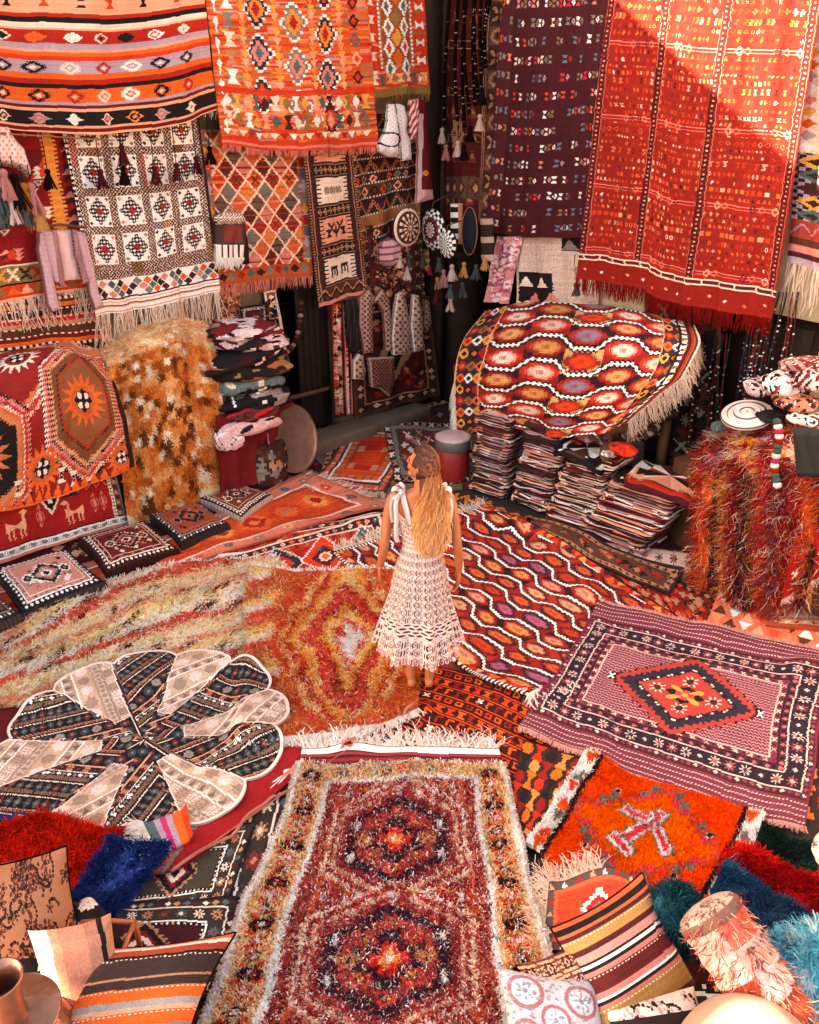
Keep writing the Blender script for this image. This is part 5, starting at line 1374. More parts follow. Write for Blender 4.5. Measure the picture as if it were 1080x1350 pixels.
disc_hat(537, 300, 24, 'L', .3, [('cr', 'bn'), ('dk', 'ta'), ('bn', 'cr'), ('mr', 'ta'), ('dk', 'cr'), ('bn', 'bn'), ('cr', 'cr')], 'round brown and white beaded bag, leftmost beside the corner passage', tass=((2, 34, 't', .16), (0, 50, 'w', .16), (-10, 36, 'w', .14)))
disc_hat(571, 303, 26, 'R', .42, [('pk', 'pk'), ('w', 'bk'), ('bk', 'w'), ('mr', 'mr'), ('r', 'mr'), ('w', 'bl'), ('bk', 'w'), ('w', 'bk')], 'round white and blue beaded bag with a red drop in its middle', tilt=(-.2, -.2), tass=((-14, 30, 't', .15), (8, 36, 't', .16), (14, 52, 'p', .2), (6, 62, 'y', .14), (-4, 48, 'r', .1)))
disc_hat(590, 322, 18, 'R', .5, [('w', 'bk'), ('bk', 'w'), ('w', 'gr'), ('bk', 'w')], 'smaller black and white beaded bag overlapping the blue-edged round bag', tilt=(-.3, -.3), tass=((6, 26, 'w', .18), (4, 52, 't', .16), (4, 70, 'w', .16), (-14, 60, 'm', .16)))
def ovalbag():
    root = empty('oval_bag', W('R', .35, 620, 305), 'plain dark navy oval bag beside the beaded round bags', 'bag')
    c0 = W('R', .32, 620, 305)
    V, Q, k = lathe_arr([(.001, .05), (.08, .045), (.12, .02), (.135, 0), (.12, -.02), (.001, -.03)], 32, (0, 0, 0), C('161a2c'), WNOR['R'])
    V[:, 2] *= 1.75; make_mesh('bag_body', V + c0, Q, k, M_CLOTH, root)
    V, Q, k = tube_arr([c0 + WDIR['R'] * .14 * math.cos(a) + [0, 0, .245 * math.sin(a)] + WNOR['R'] * .01 for a in np.linspace(0, 2 * math.pi, 30)], .006, 'ta', 5, False); make_mesh('piping', V, Q, k, M_YARN, root)
    for k, (x, y, c_) in enumerate([(600, 340, 'k'), (612, 345, 'y'), (628, 348, 't'), (640, 335, 'y'), (610, 372, 't')]): tassel(W('R', .36, x, y), .17, .045, tc[c_], .1, 90 + k, root)
ovalbag()
relief('woven_belt_bag', 'narrow black and white banded bag between the beaded and the navy bag', 'R', .3, [(594, 268), (607, 268), (607, 322), (594, 322)], col_of(lambda x, y, D: (((y / 7).astype(int) % 2 == 0), 'w'), lambda x, y, D: ((D < 1.2), 'ta'), base='1e1614'), .03, cat='bag')
relief('woven_belt_bag', 'cream and dark banded bag hanging at the edge of the purple kilim', 'R', .34, [(634, 285), (648, 285), (650, 345), (636, 345)], col_of(lambda x, y, D: (((y / 8).astype(int) % 3 == 0), C('b09a84')), base='2a201c'), .04, cat='bag')
relief('plush_bag', 'yellow and red patterned pouch below the leftmost round bag', 'R', .3, [(548, 330), (563, 328), (566, 358), (550, 360)], col_of(lambda x, y, D: ((np.sin(x * .9) * np.sin(y * .7) > 0), C('c8702c')), base='d8b070'), .05, cat='pouch')
tassel(W('R', .2, 757, 350), .14, .045, tc['w'], .1, 200, label='white tassel at the left edge of the huge red kilim', group='tassels beside the red kilim')
tassel(W('R', .22, 761, 372), .13, .055, tc['t'], .1, 201, label='teal tassel below the white one beside the red kilim', group='tassels beside the red kilim')

def bead_strand(p0, p1, sag, c1, cb, seed, name='bead_strand', label=None, group=None, every=5, r=.009, br=.014):
    rr = np.random.default_rng(seed); p0, p1 = np.asarray(p0, float), np.asarray(p1, float); n = 26
    t = np.linspace(0, 1, n)[:, None]
    pts = p0 + (p1 - p0) * t + np.array([0, 0, -1.]) * sag * np.sin(math.pi * t) * 0 + WNOR['R'] * sag * np.sin(math.pi * t) + WDIR['R'] * .015 * np.sin(t * 5 + seed)
    parts = [tube_arr(pts, r * .6, c1, 4, False)]
    for k in range(1, n - 1):
        if k % every == 0 or rr.random() < .25:
            parts.append(lathe_arr([(.001, br), (br, .3 * br), (br, -.3 * br), (.001, -br)], 6, pts[k], cc(cb[rr.integers(len(cb))])))
    V, Q, k = join_arrays(parts); o = make_mesh(name, V, Q, k, M_YARN); return tag(o, label, 'bead strand', group)
for k, (x0, y0, x1, y1) in enumerate([(596, -40, 587, 165), (606, -40, 604, 160), (618, -40, 612, 168), (632, -40, 625, 140), (640, -40, 634, 120), (648, -30, 636, 100), (625, -40, 632, 130), (612, -40, 620, 150), (652, -30, 640, 90)]):
    bead_strand(W('R', .2, x0, y0), W('R', .16, x1, y1), .04, '16110f', ['w', 'w', 'gr'], k, label='black yarn strand with white beads near the corner, ' + ORDW[k] + ' of the nine', group='black bead strands by the corner', every=4, r=.03, br=.015)
for k, (x, y, c_) in enumerate([(583, 168, 'w'), (588, 190, 'p'), (604, 185, 'w'), (612, 190, 'k'), (620, 165, 'k'), (633, 150, 'w'), (636, 115, 'k')]):
    tassel(W('R', .2, x, y), .17, .045, tc[c_], .2, 130 + k, label=['white tassel at the end of the leftmost black strand', 'pale pink tassel hung lowest among the black strands', 'off-white tassel in the middle of the black strands', 'black tassel beside the off-white one', 'black tassel under the fourth black strand', 'white tassel nearest the purple kilim', 'short black tassel highest near the purple kilim'][k], group='tassels on the black bead strands')
for k in range(34):
    x0 = [940, 1000][k > 10] + (RNG.uniform(-16, 22) if k <= 10 else RNG.uniform(0, 58)); y0 = 385 if k > 10 else 440
    x1 = x0 - (30 if k > 10 else 18) + RNG.uniform(-8, 6); y1 = (600 if k > 10 else 640) + RNG.uniform(-40, 10)
    if k > 26: x0, x1, y0, y1 = 985 + (k - 27) * 3, 972 + (k - 27) * 4, 440, 560 + RNG.uniform(-20, 30)
    bead_strand(W('R', .12, x0, y0), W('R', .1, x1, y1), .03, [C('4a2c28'), C('2c3c4c'), C('7a2c24'), C('262020')][k % 4], ['w', 'w', 'bl', 'te', 'r'], 40 + k, label='bead strand with white and blue beads before the right door, ' + ORDW[k] + ' of the bunch', group='bead strands before the right door', every=3, br=.009)
tw = bead_strand(W('L', .3, 0, 176), W('L', .3, 150, 185), .0, 'ta', ['ta'], 3, name='washing_line', every=99)
tag(tw, 'thin cord stretched below the striped kilim at left', 'cord')
# bead garland in the dark doorway
pts = [W('L', .1, 363 + 22 * math.cos(a) + 12, 400 + 65 * math.sin(a)) for a in np.linspace(0, math.pi, 26)]
parts = [tube_arr(pts, .012, 'mr', 5)]
for k, p in enumerate(pts): parts.append(lathe_arr([(.001, .03), (.03, .01), (.03, -.01), (.001, -.03)], 7, p, cc([C('6a3a30'), C('4a2a24'), C('b08a74')][k % 3])))
V, Q, k = join_arrays(parts); tag(make_mesh('bead_garland', V, Q, k, M_YARN), 'thick loop of red brown beads hung in the dark shop door', 'garland')
# ================================================================== rugs laid on the floor, lowest first
def lay(name, label, top, bot, colr, **k): return floor_rug(name, label, top, bot, colr, **k)
def ffringe(o, E, out, L, w, color, per=1.5, curl=.35, name='fringe', **k):
    E = np.array(E); 
    E = E + np.array([0, 0, .004])
    return edge_fringe(name, E, tuple(out) + (0.05,), L, w, color, per, o, curl=curl, grav=.03, **k)
lay('floor_carpet', 'dark red carpet under everything at the near left', [(-120, 900), (420, 860)], [(-250, 1420), (330, 1420)], dark_carpet(300, 260, 80), seed=1)
lay('floor_carpet', 'dark carpet under the near right rugs', [(560, 850), (1200, 900)], [(560, 1420), (1400, 1420)], dark_carpet(300, 260, 81, '4a1412'), seed=2)
lay('floor_carpet', 'brown carpet in the middle under the woman and the shaggy rugs', [(380, 700), (760, 700)], [(300, 1050), (800, 1050)], carpet(250, 200, C('7a2f20'), [(10, 'bn', 'dia', ['ta', 'mr'], 12)], None, 82, hooks=(120, ['o', 'bk', 'ta'])), seed=3)
lay('floor_carpet', 'dark patterned carpet along the foot of the left pile', [(-120, 780), (400, 590)], [(-140, 940), (500, 690)], carpet(300, 90, C('4c1a18'), [(6, 'dk', 'dia', ['ta', 'r'], 9)], None, 83, hooks=(200, ['ta', 'mr', 'p', 'bk'])), seed=4)
lay('floor_carpet', 'dark carpet with faint pattern at the far end of the yard', [(440, 560), (600, 525)], [(420, 640), (640, 640)], carpet(140, 110, C('4a221c'), [(6, 'ta', 'dia', ['mr', 'bk'], 9), (6, 'dk', None, 0, 0)], None, 84, hooks=(120, ['ta', 'r', 'bk', 'gr'])), seed=5)
lay('floor_carpet', 'dull green carpet with a wide pale border beside the kilim stacks', [(690, 670), (930, 640)], [(740, 720), (915, 765), ], pat_green(200, 90), seed=6)
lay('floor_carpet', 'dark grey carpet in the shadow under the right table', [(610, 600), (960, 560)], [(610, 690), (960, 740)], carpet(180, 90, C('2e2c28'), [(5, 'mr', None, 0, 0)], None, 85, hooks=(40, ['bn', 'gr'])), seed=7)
lay('floor_carpet', 'patterned red and black carpet right of the hexagon kilim', [(700, 700), (960, 790)], [(770, 790), (930, 850)], carpet(200, 70, C('7c1a12'), [(4, 'bk', None, 0, 0), (8, C('2c1a16'), 'dia', [C('d83a1c'), 'ta'], 9)], None, 86, hooks=(150, [C('e04a20'), 'bk', C('c8301a'), 'ta'])), seed=8)
lay('floor_carpet', 'brown border carpet running below the kilim stacks', [(640, 660), (900, 760)], [(655, 690), (880, 790)], carpet(220, 40, C('5c3a26'), [(4, 'dk', None, 0, 0), (5, 'ta', 'dia', ['bk', 'mr'], 8)], None, 87, hooks=(60, ['ta', 'r', 'bk'])), seed=9)
lay('kilim', 'black kilim with orange zigzags left of the kilim stacks', [(560, 655), (610, 650), (700, 690)], [(470, 700), (600, 690), (680, 705)], pat_zigor(), seed=10)
lay('kilim', 'peach kilim of white and orange triangles below the shaggy bench', [(945, 785), (1150, 840)], [(925, 835), (1140, 900)], pat_tri(), seed=11)
lay('floor_carpet', 'pale pink figured carpet at the far right edge', [(1055, 750), (1200, 740)], [(1010, 830), (1180, 850)], carpet(110, 80, C('d8a890'), [(5, C('b04a34'), None, 0, 0), (5, 'p', 'dia', ['r', 'cr'], 8), (3, C('c07058'), None, 0, 0)], [(.5, .5, 22, 16, ['cr', C('c07058')])], 88), seed=12)
o, P = lay('kilim', 'far red kilim with stepped centre leading to the corner', [(462, 566), (556, 568)], [(412, 645), (508, 652)], pat_farred(), seed=13)
ffringe(o, P[-1], (-.2, -1), .12, .008, 'cr', 1.5)
lay('kilim', 'brown striped kilim crossing the far end near the red drum', [(505, 560), (610, 562)], [(520, 640), (640, 640)], carpet(100, 80, C('5a3428'), [(8, 'dk', 'xx', ['cr', 'ta'], 9), (5, 'gr', None, 0, 0)], None, 89, hooks=(60, ['cr', 'ta', 'r'])), seed=14)
lay('kilim', 'red rug with dark diamonds between the orange runner and the shaggy rug', [(225, 742), (370, 706), (510, 680)], [(170, 815), (360, 780), (520, 745)], pat_medred(), seed=15)
o, P = lay('kilim', 'crumpled orange runner with a pink border on the left', [(-60, 795), (170, 730), (300, 675), (398, 630)], [(-60, 860), (130, 800), (290, 740), (525, 672)], pat_orange(), seed=16, rumple=.02, t=.015)
ffringe(o, P[:, -1], (.8, .3), .1, .008, 'cr', 1.5)
lay('kilim', 'red carpet with dark blue medallions touching the woman at left', [(290, 745), (500, 690)], [(300, 790), (530, 760)], pat_medred(220, 90, 90), seed=17)
for k, (a, b_, c_, s_, f_) in enumerate([([(150, 1110), (340, 1090)], [(140, 1230), (300, 1210)], 'dark green and crimson carpet with a blue flower by the blue shag', 92, '3e3a2e'), ([(90, 1200), (320, 1195)], [(60, 1300), (290, 1330)], 'black and maroon carpet with white key shapes above the striped cushion', 93, '42141c')]):
    lay('floor_carpet', c_, a, b_, dark_carpet(190, 120, s_, f_), seed=19 + k)
# crimson carpet with cord edge under the petal rug
lay('floor_carpet', 'crimson carpet with white zigzag bands beside the petal rug', [(330, 950), (450, 950), (560, 945)], [(180, 1162), (236, 1157), (306, 1106), (372, 1050), (452, 998)], (lambda cv: (cv.zig(30, 30, 120, 8, 'w'), cv.zig(22, 26, 120, 6, C('d84418')), cv.st(120, 80, 22, 14, 'flo', 'w'), cv.st(120, 80, 10, 7, 'ell', 'pk'), cv.bands([(8, 'te'), (6, C('c83a6a')), (6, 'o'), (5, 'gr')], 0, True), cv.fin(.04, .1, 91))[-1])(Cv(220, 120, C('98181c'))), seed=18)
lay('kilim', 'black kilim full of orange red hooks and squares right below the woman', [(555, 880), (640, 900), (725, 935)], [(455, 1000), (560, 1040), (690, 1105)], pat_blackred(), seed=22)
lay('kilim', 'dark kilim with orange and black blocks between the front rug and the orange one', [(690, 985), (790, 1020)], [(660, 1100), (700, 1130)], pat_kilimblocks(), seed=23)
lay('kilim', 'orange and black stepped kilim under the orange shag rug', [(690, 1110), (790, 1150)], [(725, 1230), (860, 1230)], pat_kilimblocks(160, 110, 94), seed=24)
lay('kilim', 'dark kilim with orange and black blocks at the right edge', [(1050, 880), (1200, 900)], [(1030, 1150), (1200, 1180)], pat_kilimblocks(120, 160, 95), seed=25)
o, P = lay('kilim', 'large kilim of red and orange hexagons between white zigzag lines', [(640, 673), (770, 742), (905, 822)], [(440, 738), (585, 868), (640, 905), (695, 935)], pat_hex(), seed=26, t=.01)
ffringe(o, P[:, 0], (-.3, .9), .12, .012, 'cr', 1.2); ffringe(o, P[-90:, -1], (-.3, -1), .14, .014, 'w', 1.0)
# long-haired rugs
o, P = lay('shaggy_rug', 'long-haired cream, yellow and red rug at the left edge of the floor', [(-70, 870), (190, 762), (372, 745)], [(-60, 945), (160, 915), (345, 880)], pat_tulu2(), seed=27, material=M_PILE, edge=.05)
shag('pile', P, pat_tulu2(), 36000, .036, .0075, lay=(.8, -.3, .1), lean=.8, curl=.55, seg=3, parent=o, rs=70, nw=.2, gain=2.0, mix=(.10, [C('f0d0a0'), C('e4b878'), C('ecc898'), C('6a2a1c'), C('c8503c')])); hm_put(P, .022)
ffringe(o, P[0, 60:], (.1, 1), .05, .008, 'w', 1.5)
o, P = lay('shaggy_rug', 'long-haired rug with yellow and red diamonds left of the woman', [(325, 768), (440, 762), (548, 765)], [(325, 985), (440, 978), (556, 955)], pat_tulu(), seed=28, material=M_PILE, edge=.045)
shag('pile', P, pat_tulu(), 38000, .038, .0075, lay=(.1, -.8, .1), lean=.6, curl=.65, seg=3, parent=o, rs=71, nw=.2, gain=1.9, mix=(.12, [C('f0e0c8'), C('e0a048'), C('c8402c'), C('7a1c18'), C('e8c8a0')])); hm_put(P, .022)
ffringe(o, P[-1], (0, -1), .07, .010, 'w', 2.2, .4); ffringe(o, P[0], (0, 1), .05, .008, 'w', 1.6)
o, P = lay('carpet', 'purple red carpet with a serrated diamond medallion and striped ends at right', [(788, 803), (930, 832), (1098, 868)], [(684, 975), (860, 1035), (1058, 1102)], pat_carpet(), seed=29, t=.013, material=M_KILIM)
ffringe(o, P[-1], (-.25, -1), .045, .010, C('d0a090'), 1.6, .15); ffringe(o, P[0], (.25, 1), .04, .009, C('d0a090'), 1.6, .15)
tulip = pat_orshag()
o, P = lay('shaggy_rug', 'bright orange shag rug with a pink crossed figure and white toothed ends', [(766, 1010), (1010, 1086)], [(690, 1132), (940, 1222)], tulip, seed=30, material=M_PILE, t=.02)
shag('pile', P, tulip, 20000, .018, .009, lean=0, curl=.3, seg=1, parent=o, rs=72, gain=1.25, nw=.8)
# the dark kilim end just under it, with a loose fringe
o, P = lay('kilim', 'small dark kilim end with a tangled white fringe near the striped cushion', [(722, 1180), (800, 1160), (850, 1180)], [(716, 1262), (800, 1260), (860, 1260)], carpet(110, 70, C('b8452c'), [(8, C('5a4a44'), 'tu', ['p', 'w', 'r'], 14), (4, C('c8603a'), None, 0, 0)], [(.5, .5, 24, 20, ['w', C('c82a2c'), 'gr'])], 96), seed=31)
ffringe(o, P[:, 0], (-1, .2), .12, .006, 'cr', 2.4, .7, spread=.6); ffringe(o, P[0, :60], (-.4, 1), .12, .006, 'cr', 2, .7, spread=.6)
# cord lying across
pts = polyline([G(x, y, .02) for x, y in ((545, 950), (496, 978), (452, 998), (412, 1034), (372, 1050), (334, 1078), (306, 1108), (266, 1130), (228, 1158))], 90); pts[:, 2] = [floor_z(p[0], p[1]) + .012 for p in pts]
V, Q, k = tube_arr(pts, .009, C('c98a76'), 7); tag(make_mesh('cord', V, Q, k, M_YARN), 'pale pink binding cord curving from the front rug to the blue shag', 'cord')

front = pat_front()
o, P = lay('shaggy_rug', 'large front shag rug with two dark octagon medallions and a yellow flowered border', [(398, 1022), (540, 1016), (662, 1020)], [(250, 1400), (500, 1400), (752, 1400)], front, seed=32, material=M_PILE, t=.022)
shag('pile', P, front, 95000, .019, .0068, lay=(.0, -.3, .0), lean=.3, curl=.5, seg=2, parent=o, rs=73, jit=.28, clump=.3, nw=.22, gain=1.45, taper=.8)
RW = stripes_cv(260, 14, [(3, 'w'), (3, 'w'), (2, 'mr'), (2, C('a03038')), (2, 'mr'), (3, C('8c2830'))], 97, zz=False)
# its flat-woven end
T_ = [P[0, 0] + [0, .13, .0], P[0, 140] + [0, .13, .0], P[0, -1] + [-.01, .13, 0]]
Pe = ruled(T_, [P[0, 0], P[0, 140], P[0, -1]], 14, 260); Pe[..., 2] = hm_sample(hm_dilblur(), Pe[..., 0], Pe[..., 1]) * .6 + .4 * P[0, 140, 2] + .004
we = grid_obj('woven_end', Pe, RW, M_KILIM, o, skirt=np.array([0, 0, -.01])); hm_put(Pe)
edge_fringe('fringe', Pe[0] + [0, 0, .004], (.0, 1, .05), .12, .008, 'w', 1.2, o, curl=.75, spread=.8, seg=5)
edge_fringe('fringe', Pe[0] + [0, 0, .01], (.0, 1, .25), .16, .006, 'cr', .5, o, curl=.9, spread=.8, seg=6, rs=9)
edge_fringe('side_fringe', P[::1, 0], (-1, 0, .1), .018, .009, C('b8a89a'), 2.0, o, curl=.4); edge_fringe('side_fringe', P[::1, -1], (1, 0, .1), .018, .009, C('b8a89a'), 2.0, o, curl=.4)
# petal rug
def petal_rug():
    nth, nr = 480, 130; c0 = G(190, 978); R = .86; npet = 12
    dark = Cv(240, 240, C('1b1c28')); y_ = 0; q_ = 0
    while y_ < 240:
        hh, g_, kd, mc, sp = [(8, C('7a5c44'), 'flo5', ['bk', C('4a2a20')], 10), (4, 'bk', None, 0, 0), (2, 'cr', None, 0, 0), (24, C('12131c'), 'dia', [C('3a4450'), C('4a4a4c'), C('6a2420')], 14), (2, 'ta', None, 0, 0), (5, C('6a2024'), 'dia', ['ta'], 6), (3, 'bk', None, 0, 0), (2, 'cr', None, 0, 0),
                              (26, C('14151d'), 'star', [C('5c2a22'), C('2c3e4a'), C('8c8478')], 20), (3, 'p', None, 0, 0), (12, C('4c181c'), 'hook', ['ta', 'bk'], 14), (2, 'cr', None, 0, 0), (10, 'bk', 'dia', ['w', 'gr'], 9)][q_ % 13]
        dark.r(0, y_, 240, y_ + hh, g_)
        if kd:
            for x_ in range(0, 240, sp): dark.st(x_ + sp / 2, y_ + hh / 2, min(sp, hh) * .44, hh * .42, kd, mc[(x_ // sp) % len(mc)]); dark.st(x_ + sp / 2, y_ + hh / 2, hh * .10, hh * .10, 'ell', 'gr')
        y_ += hh; q_ += 1
    dark = dark.fin(.03, .1, 98)
    light = Cv(240, 240, C('bfa684')); y_ = 0; q_ = 0
    while y_ < 240:
        hh, g_, kd, mc, sp = [(30, C('c4aa88'), 'star', [C('d8cabb'), C('9a846e')], 30), (3, C('efe4d6'), None, 0, 0), (16, C('a68d74'), 'tu', [C('75604f'), C('cfbfae')], 12), (3, C('efe4d6'), None, 0, 0), (24, C('b0967c'), 'hook', [C('d8cabb'), C('8a7460')], 22), (2, C('8a7462'), None, 0, 0), (12, C('c4b098'), 'dia', [C('9a846e')], 12), (4, C('a89078'), None, 0, 0)][q_ % 8]
        light.r(0, y_, 240, y_ + hh, g_)
        if kd:
            for x_ in range(0, 240, sp): light.st(x_ + sp / 2, y_ + hh / 2, min(sp, hh) * .44, hh * .42, kd, mc[(x_ // sp) % len(mc)])
        y_ += hh; q_ += 1
    light = light.fin(.04, .08, 99)
    th = np.linspace(0, 2 * math.pi, nth + 1)[None, :]; v = np.linspace(0, 1, nr + 1)[:, None]
    lob = (th / (2 * math.pi) * npet) % 1
    Re = R * (1 - .09 * (abs(lob - .5) * 2) ** 3)
    P = np.stack([c0[0] + np.cos(th) * Re * v, c0[1] + np.sin(th) * Re * v, 0 * th * v], 2)
    tc_, vc = (th[:, :-1] + th[:, 1:]) / 2, (v[:-1] + v[1:]) / 2
    k = np.floor(tc_ / (2 * math.pi) * npet).astype(int); k = np.broadcast_to(k, (nr, nth)); fr = np.broadcast_to((tc_ / (2 * math.pi) * npet) % 1, (nr, nth))
    Rc = np.broadcast_to((Re[:, :-1] + Re[:, 1:]) / 2, (nr, nth)); x, y = np.cos(tc_) * vc * Rc, np.sin(tc_) * vc * Rc
    # light petals taper to a point before the centre
    isl = (k % 2 == 0) & (abs(fr - .5) < np.clip(.36 + .12 * (vc - .28) / .72, 0, .5) * (vc > .27 + .05 * abs(fr - .5)))
    col = np.zeros((nr, nth, 3))
    for kk in range(npet):
        a = [.4, 2.0, .9, .5, 2.6, 1.2, .2, 1.7, .8, .3, 2.2, 1.0][kk]; u_ = (x * math.cos(a) - y * math.sin(a)) ; w_ = (x * math.sin(a) + y * math.cos(a))
        for src, m in ((light, isl & (k == kk)), (dark, ~isl & ((k == kk) | ((vc < .25) & (kk == 0))))):
            i = ((u_ / .85 + 1.5 + .13 * math.sin(kk * 5)) * 240).astype(int) % 240; j = ((w_ / .85 + 1.5) * 240).astype(int) % 240
            col[m] = src[i, j][m]
    edge = np.zeros((nr, nth), bool); edge[-3:] = True; edge |= np.diff(np.pad(isl, ((0, 1), (0, 0)), mode='edge').astype(int), axis=0) != 0
    sm = isl != np.roll(isl, 1, 1); edge |= sm
    col[edge] = cc('e0d4c6')
    P[..., 2] = hm_sample(hm_dilblur(), P[..., 0], P[..., 1]) + .012 + .004 * wob(P[..., 0], P[..., 1], 8, 3)
    hm_put(P)
    tag(grid_obj('petal_rug', P, np.clip(col, 0, .86), M_KILIM, skirt=np.array([0, 0, -.012])), 'round rug of cream and black carpet petals with stitched edges', 'rug')
petal_rug()
o, P = lay('kilim', 'small striped kilim end in blue, pink and orange under the petal rug', [(190, 1098), (250, 1078)], [(215, 1142), (262, 1118)], stripes_cv(70, 60, [(3, 'te'), (2, 'li'), (2, C('c8306a')), (2, 'li'), (3, 'o'), (2, C('c8401c'))], 100, vert=True, zz=False), seed=34)
ffringe(o, P[:, 0], (-.8, -.5), .1, .010, 'w', 3, .6)
# blue and red long shag at the left
def shagpatch(label, top, bot, c1, c2, n, L, w, seed, layv=(.6, -.4, 0), t=.02, curl=.6, amp=.03):
    COOL[0] = 0
    cv = Cv(60, 50, c1); cv.m(wob(cv.X / 9, cv.Y / 9, 2, seed) > .25, c2); a = cv.fin(.03, .2, seed)
    o, P = lay('shaggy_rug', label, top, bot, a, seed=seed, material=M_PILE, t=t, rumple=amp)
    shag('pile', P, a, n, L, w, lay=layv, lean=.9, nw=.25, gain=1.4, curl=curl, seg=3, parent=o, rs=seed, jit=.35); COOL[0] = 1
shagpatch('dark blue long-haired rug at the left below the petal rug', [(-40, 1085), (90, 1095)], [(-40, 1130), (110, 1135)], C('1c3468'), C('2c4c90'), 9000, .05, .006, 110)
shagpatch('scarlet long-haired rug between two blue shag rugs at left', [(-50, 1110), (60, 1100), (170, 1112)], [(-60, 1160), (50, 1170), (110, 1180)], C('b82414'), C('961a12'), 16000, .05, .006, 111, t=.02)
shagpatch('dark blue long-haired rug with pale flecks beside the floral bolster', [(150, 1125), (225, 1135)], [(80, 1215), (150, 1225)], C('1a2e66'), C('3c5ca4'), 15000, .05, .006, 112, t=.02)
shagpatch('dark green long-haired rug at the right above the red shag', [(1000, 1105), (1110, 1140)], [(985, 1150), (1100, 1200)], C('14231f'), C('1f3a32'), 9000, .05, .006, 113)
shagpatch('crimson long-haired rug running off the right edge', [(948, 1132), (1110, 1195)], [(940, 1165), (1110, 1255)], C('8f0f12'), C('b01c1a'), 16000, .05, .006, 114, t=.02)
shagpatch('blue long-haired rug strip below the crimson shag at right', [(950, 1160), (1060, 1225)], [(930, 1190), (1040, 1250)], C('163a58'), C('1f5470'), 10000, .05, .006, 115, t=.02)
# ================================================================== superellipsoid goods: stacks, cushions, drums
def spw(a, e): return np.sign(a) * np.abs(a) ** e
def superq(ctr, A, e1, e2, colfn, nu=48, nv=24, noise=0., seed=1, deform=None):
    """A: 3 half-axis vectors (rows)"""
    A = np.asarray(A, float); ph = np.linspace(-math.pi / 2, math.pi / 2, nv + 1)[:, None]; th = np.linspace(-math.pi, math.pi, nu + 1)[None, :]
    x = spw(np.cos(ph), e1) * spw(np.cos(th), e2); y = spw(np.cos(ph), e1) * spw(np.sin(th), e2); z = spw(np.sin(ph), e1) * np.ones_like(th)
    L = np.stack([x, y, z], 2)
    Lc = (L[:-1, :-1] + L[1:, :-1] + L[:-1, 1:] + L[1:, 1:]) / 4
    if noise: L = L * (1 + noise * wob(L[..., 0] * 3 + L[..., 2] * 2, L[..., 1] * 3 - L[..., 2], 1.6, seed))[..., None]
    if deform is not None: L = deform(L)
    P = np.asarray(ctr) + L @ A
    c_ = colfn(Lc[..., 0], Lc[..., 1], Lc[..., 2])
    return grid_arrays(P, c_)
def cvtop(cv, side=None):
    h, w = cv.shape[:2]
    def f(x, y, z):
        i = np.clip(((1 - (y + 1) / 2) * h).astype(int), 0, h - 1); j = np.clip(((x + 1) / 2 * w).astype(int), 0, w - 1)
        a = cv[i, j].copy()
        if side is not None:
            m = abs(z) < .55 if not callable(side) else None
            if m is not None: a[m] = cc(side)
        return a
    return f
def up(s): return np.array([0, 0, s])
def yaw(a, sx, sy, sz): return np.array([[math.cos(a) * sx, math.sin(a) * sx, 0], [-math.sin(a) * sy, math.cos(a) * sy, 0], [0, 0, sz]])

# ---- left pile: platform, drapes
LPX = lambda pts, wall='L': [[W(wall, o_, x, y) for (x, y, o_) in r] for r in pts]
s0, _ = ws('L', .3, 300, 600); s1, _ = ws('L', .3, -60, 600)
solid('platform', [wbox('L', s0 + .05, s1 + .6, .02, .52, 0, .95)], M_WOOD, 'wooden platform under the draped goods at the left wall', 'platform')
def drape(name, label, pts, cv, wall='L', material=None, skirt=.012, cat='rug', amp=.012, seed=1, ret=True, group=None, crease=.035):
    H, Wd = cv.shape[:2]; P = crgrid(LPX(pts, wall), H, Wd); N = normals(P)
    u = np.linspace(0, 1, Wd + 1)[None, :]; v = np.linspace(0, 1, H + 1)[:, None]
    sg = np.sign((N[H // 2, Wd // 2] @ WNOR[wall])) or 1
    P = P + N * sg * (amp * np.sin(u * 22 + np.sin(v * 3) + seed) * v + .012 * wob(u * 8 + 0 * v, v * 8 + 0 * u, 1.5, seed) + crease * np.abs(wob(u * 9 + 3 * v, v * 5 - 2 * u, 2.2, seed + 31)) * np.clip(v * 2, 0.3, 1))[..., None]
    o = grid_obj(name, P, cv, material or M_KILIM, skirt=-WNOR[wall] * skirt)
    tag(o, label, cat, group); return o, P, sg
o, P = hang('wall_rug', 'red rug with a pair of animals, hanging at floor level below the medallion kilim', 'L', .6, [(-40, 640), (150, 610)], [(-30, 752), (168, 690)], pat_animals(), folds=((.01, 2, 0),))
ea = drape('draped_kilim', 'red and brown kilim with big toothed medallions draped over the far left pile', [[(-60, 478, .05), (20, 462, .05), (90, 452, .05), (138, 462, .05)], [(-60, 520, .45), (20, 484, .45), (92, 470, .45), (148, 490, .45)], [(-60, 590, .66), (30, 572, .66), (100, 552, .66), (165, 550, .64)], [(-60, 682, .7), (30, 668, .7), (105, 645, .7), (178, 615, .68)]], pat_eagle(), amp=.012)
gv = pat_goat()
o, P, sg = drape('goatskin_rug', 'shaggy rug of brown and cream goatskin squares draped on the left pile', [[(128, 462, .06), (180, 430, .06), (230, 418, .06), (272, 424, .06)], [(142, 485, .42), (190, 462, .45), (240, 448, .45), (284, 462, .42)], [(152, 575, .6), (200, 560, .62), (250, 545, .62), (296, 545, .56)], [(168, 692, .64), (215, 690, .66), (262, 665, .66), (304, 640, .6)]], gv, amp=.03, material=M_PILE)
shag('pile', P, gv, 34000, .026, .008, lay=(0, -.0, -1), lean=.8, curl=.5, seg=2, nw=.35, gain=1.5, parent=o, rs=75, flip=sg < 0, jit=.3)
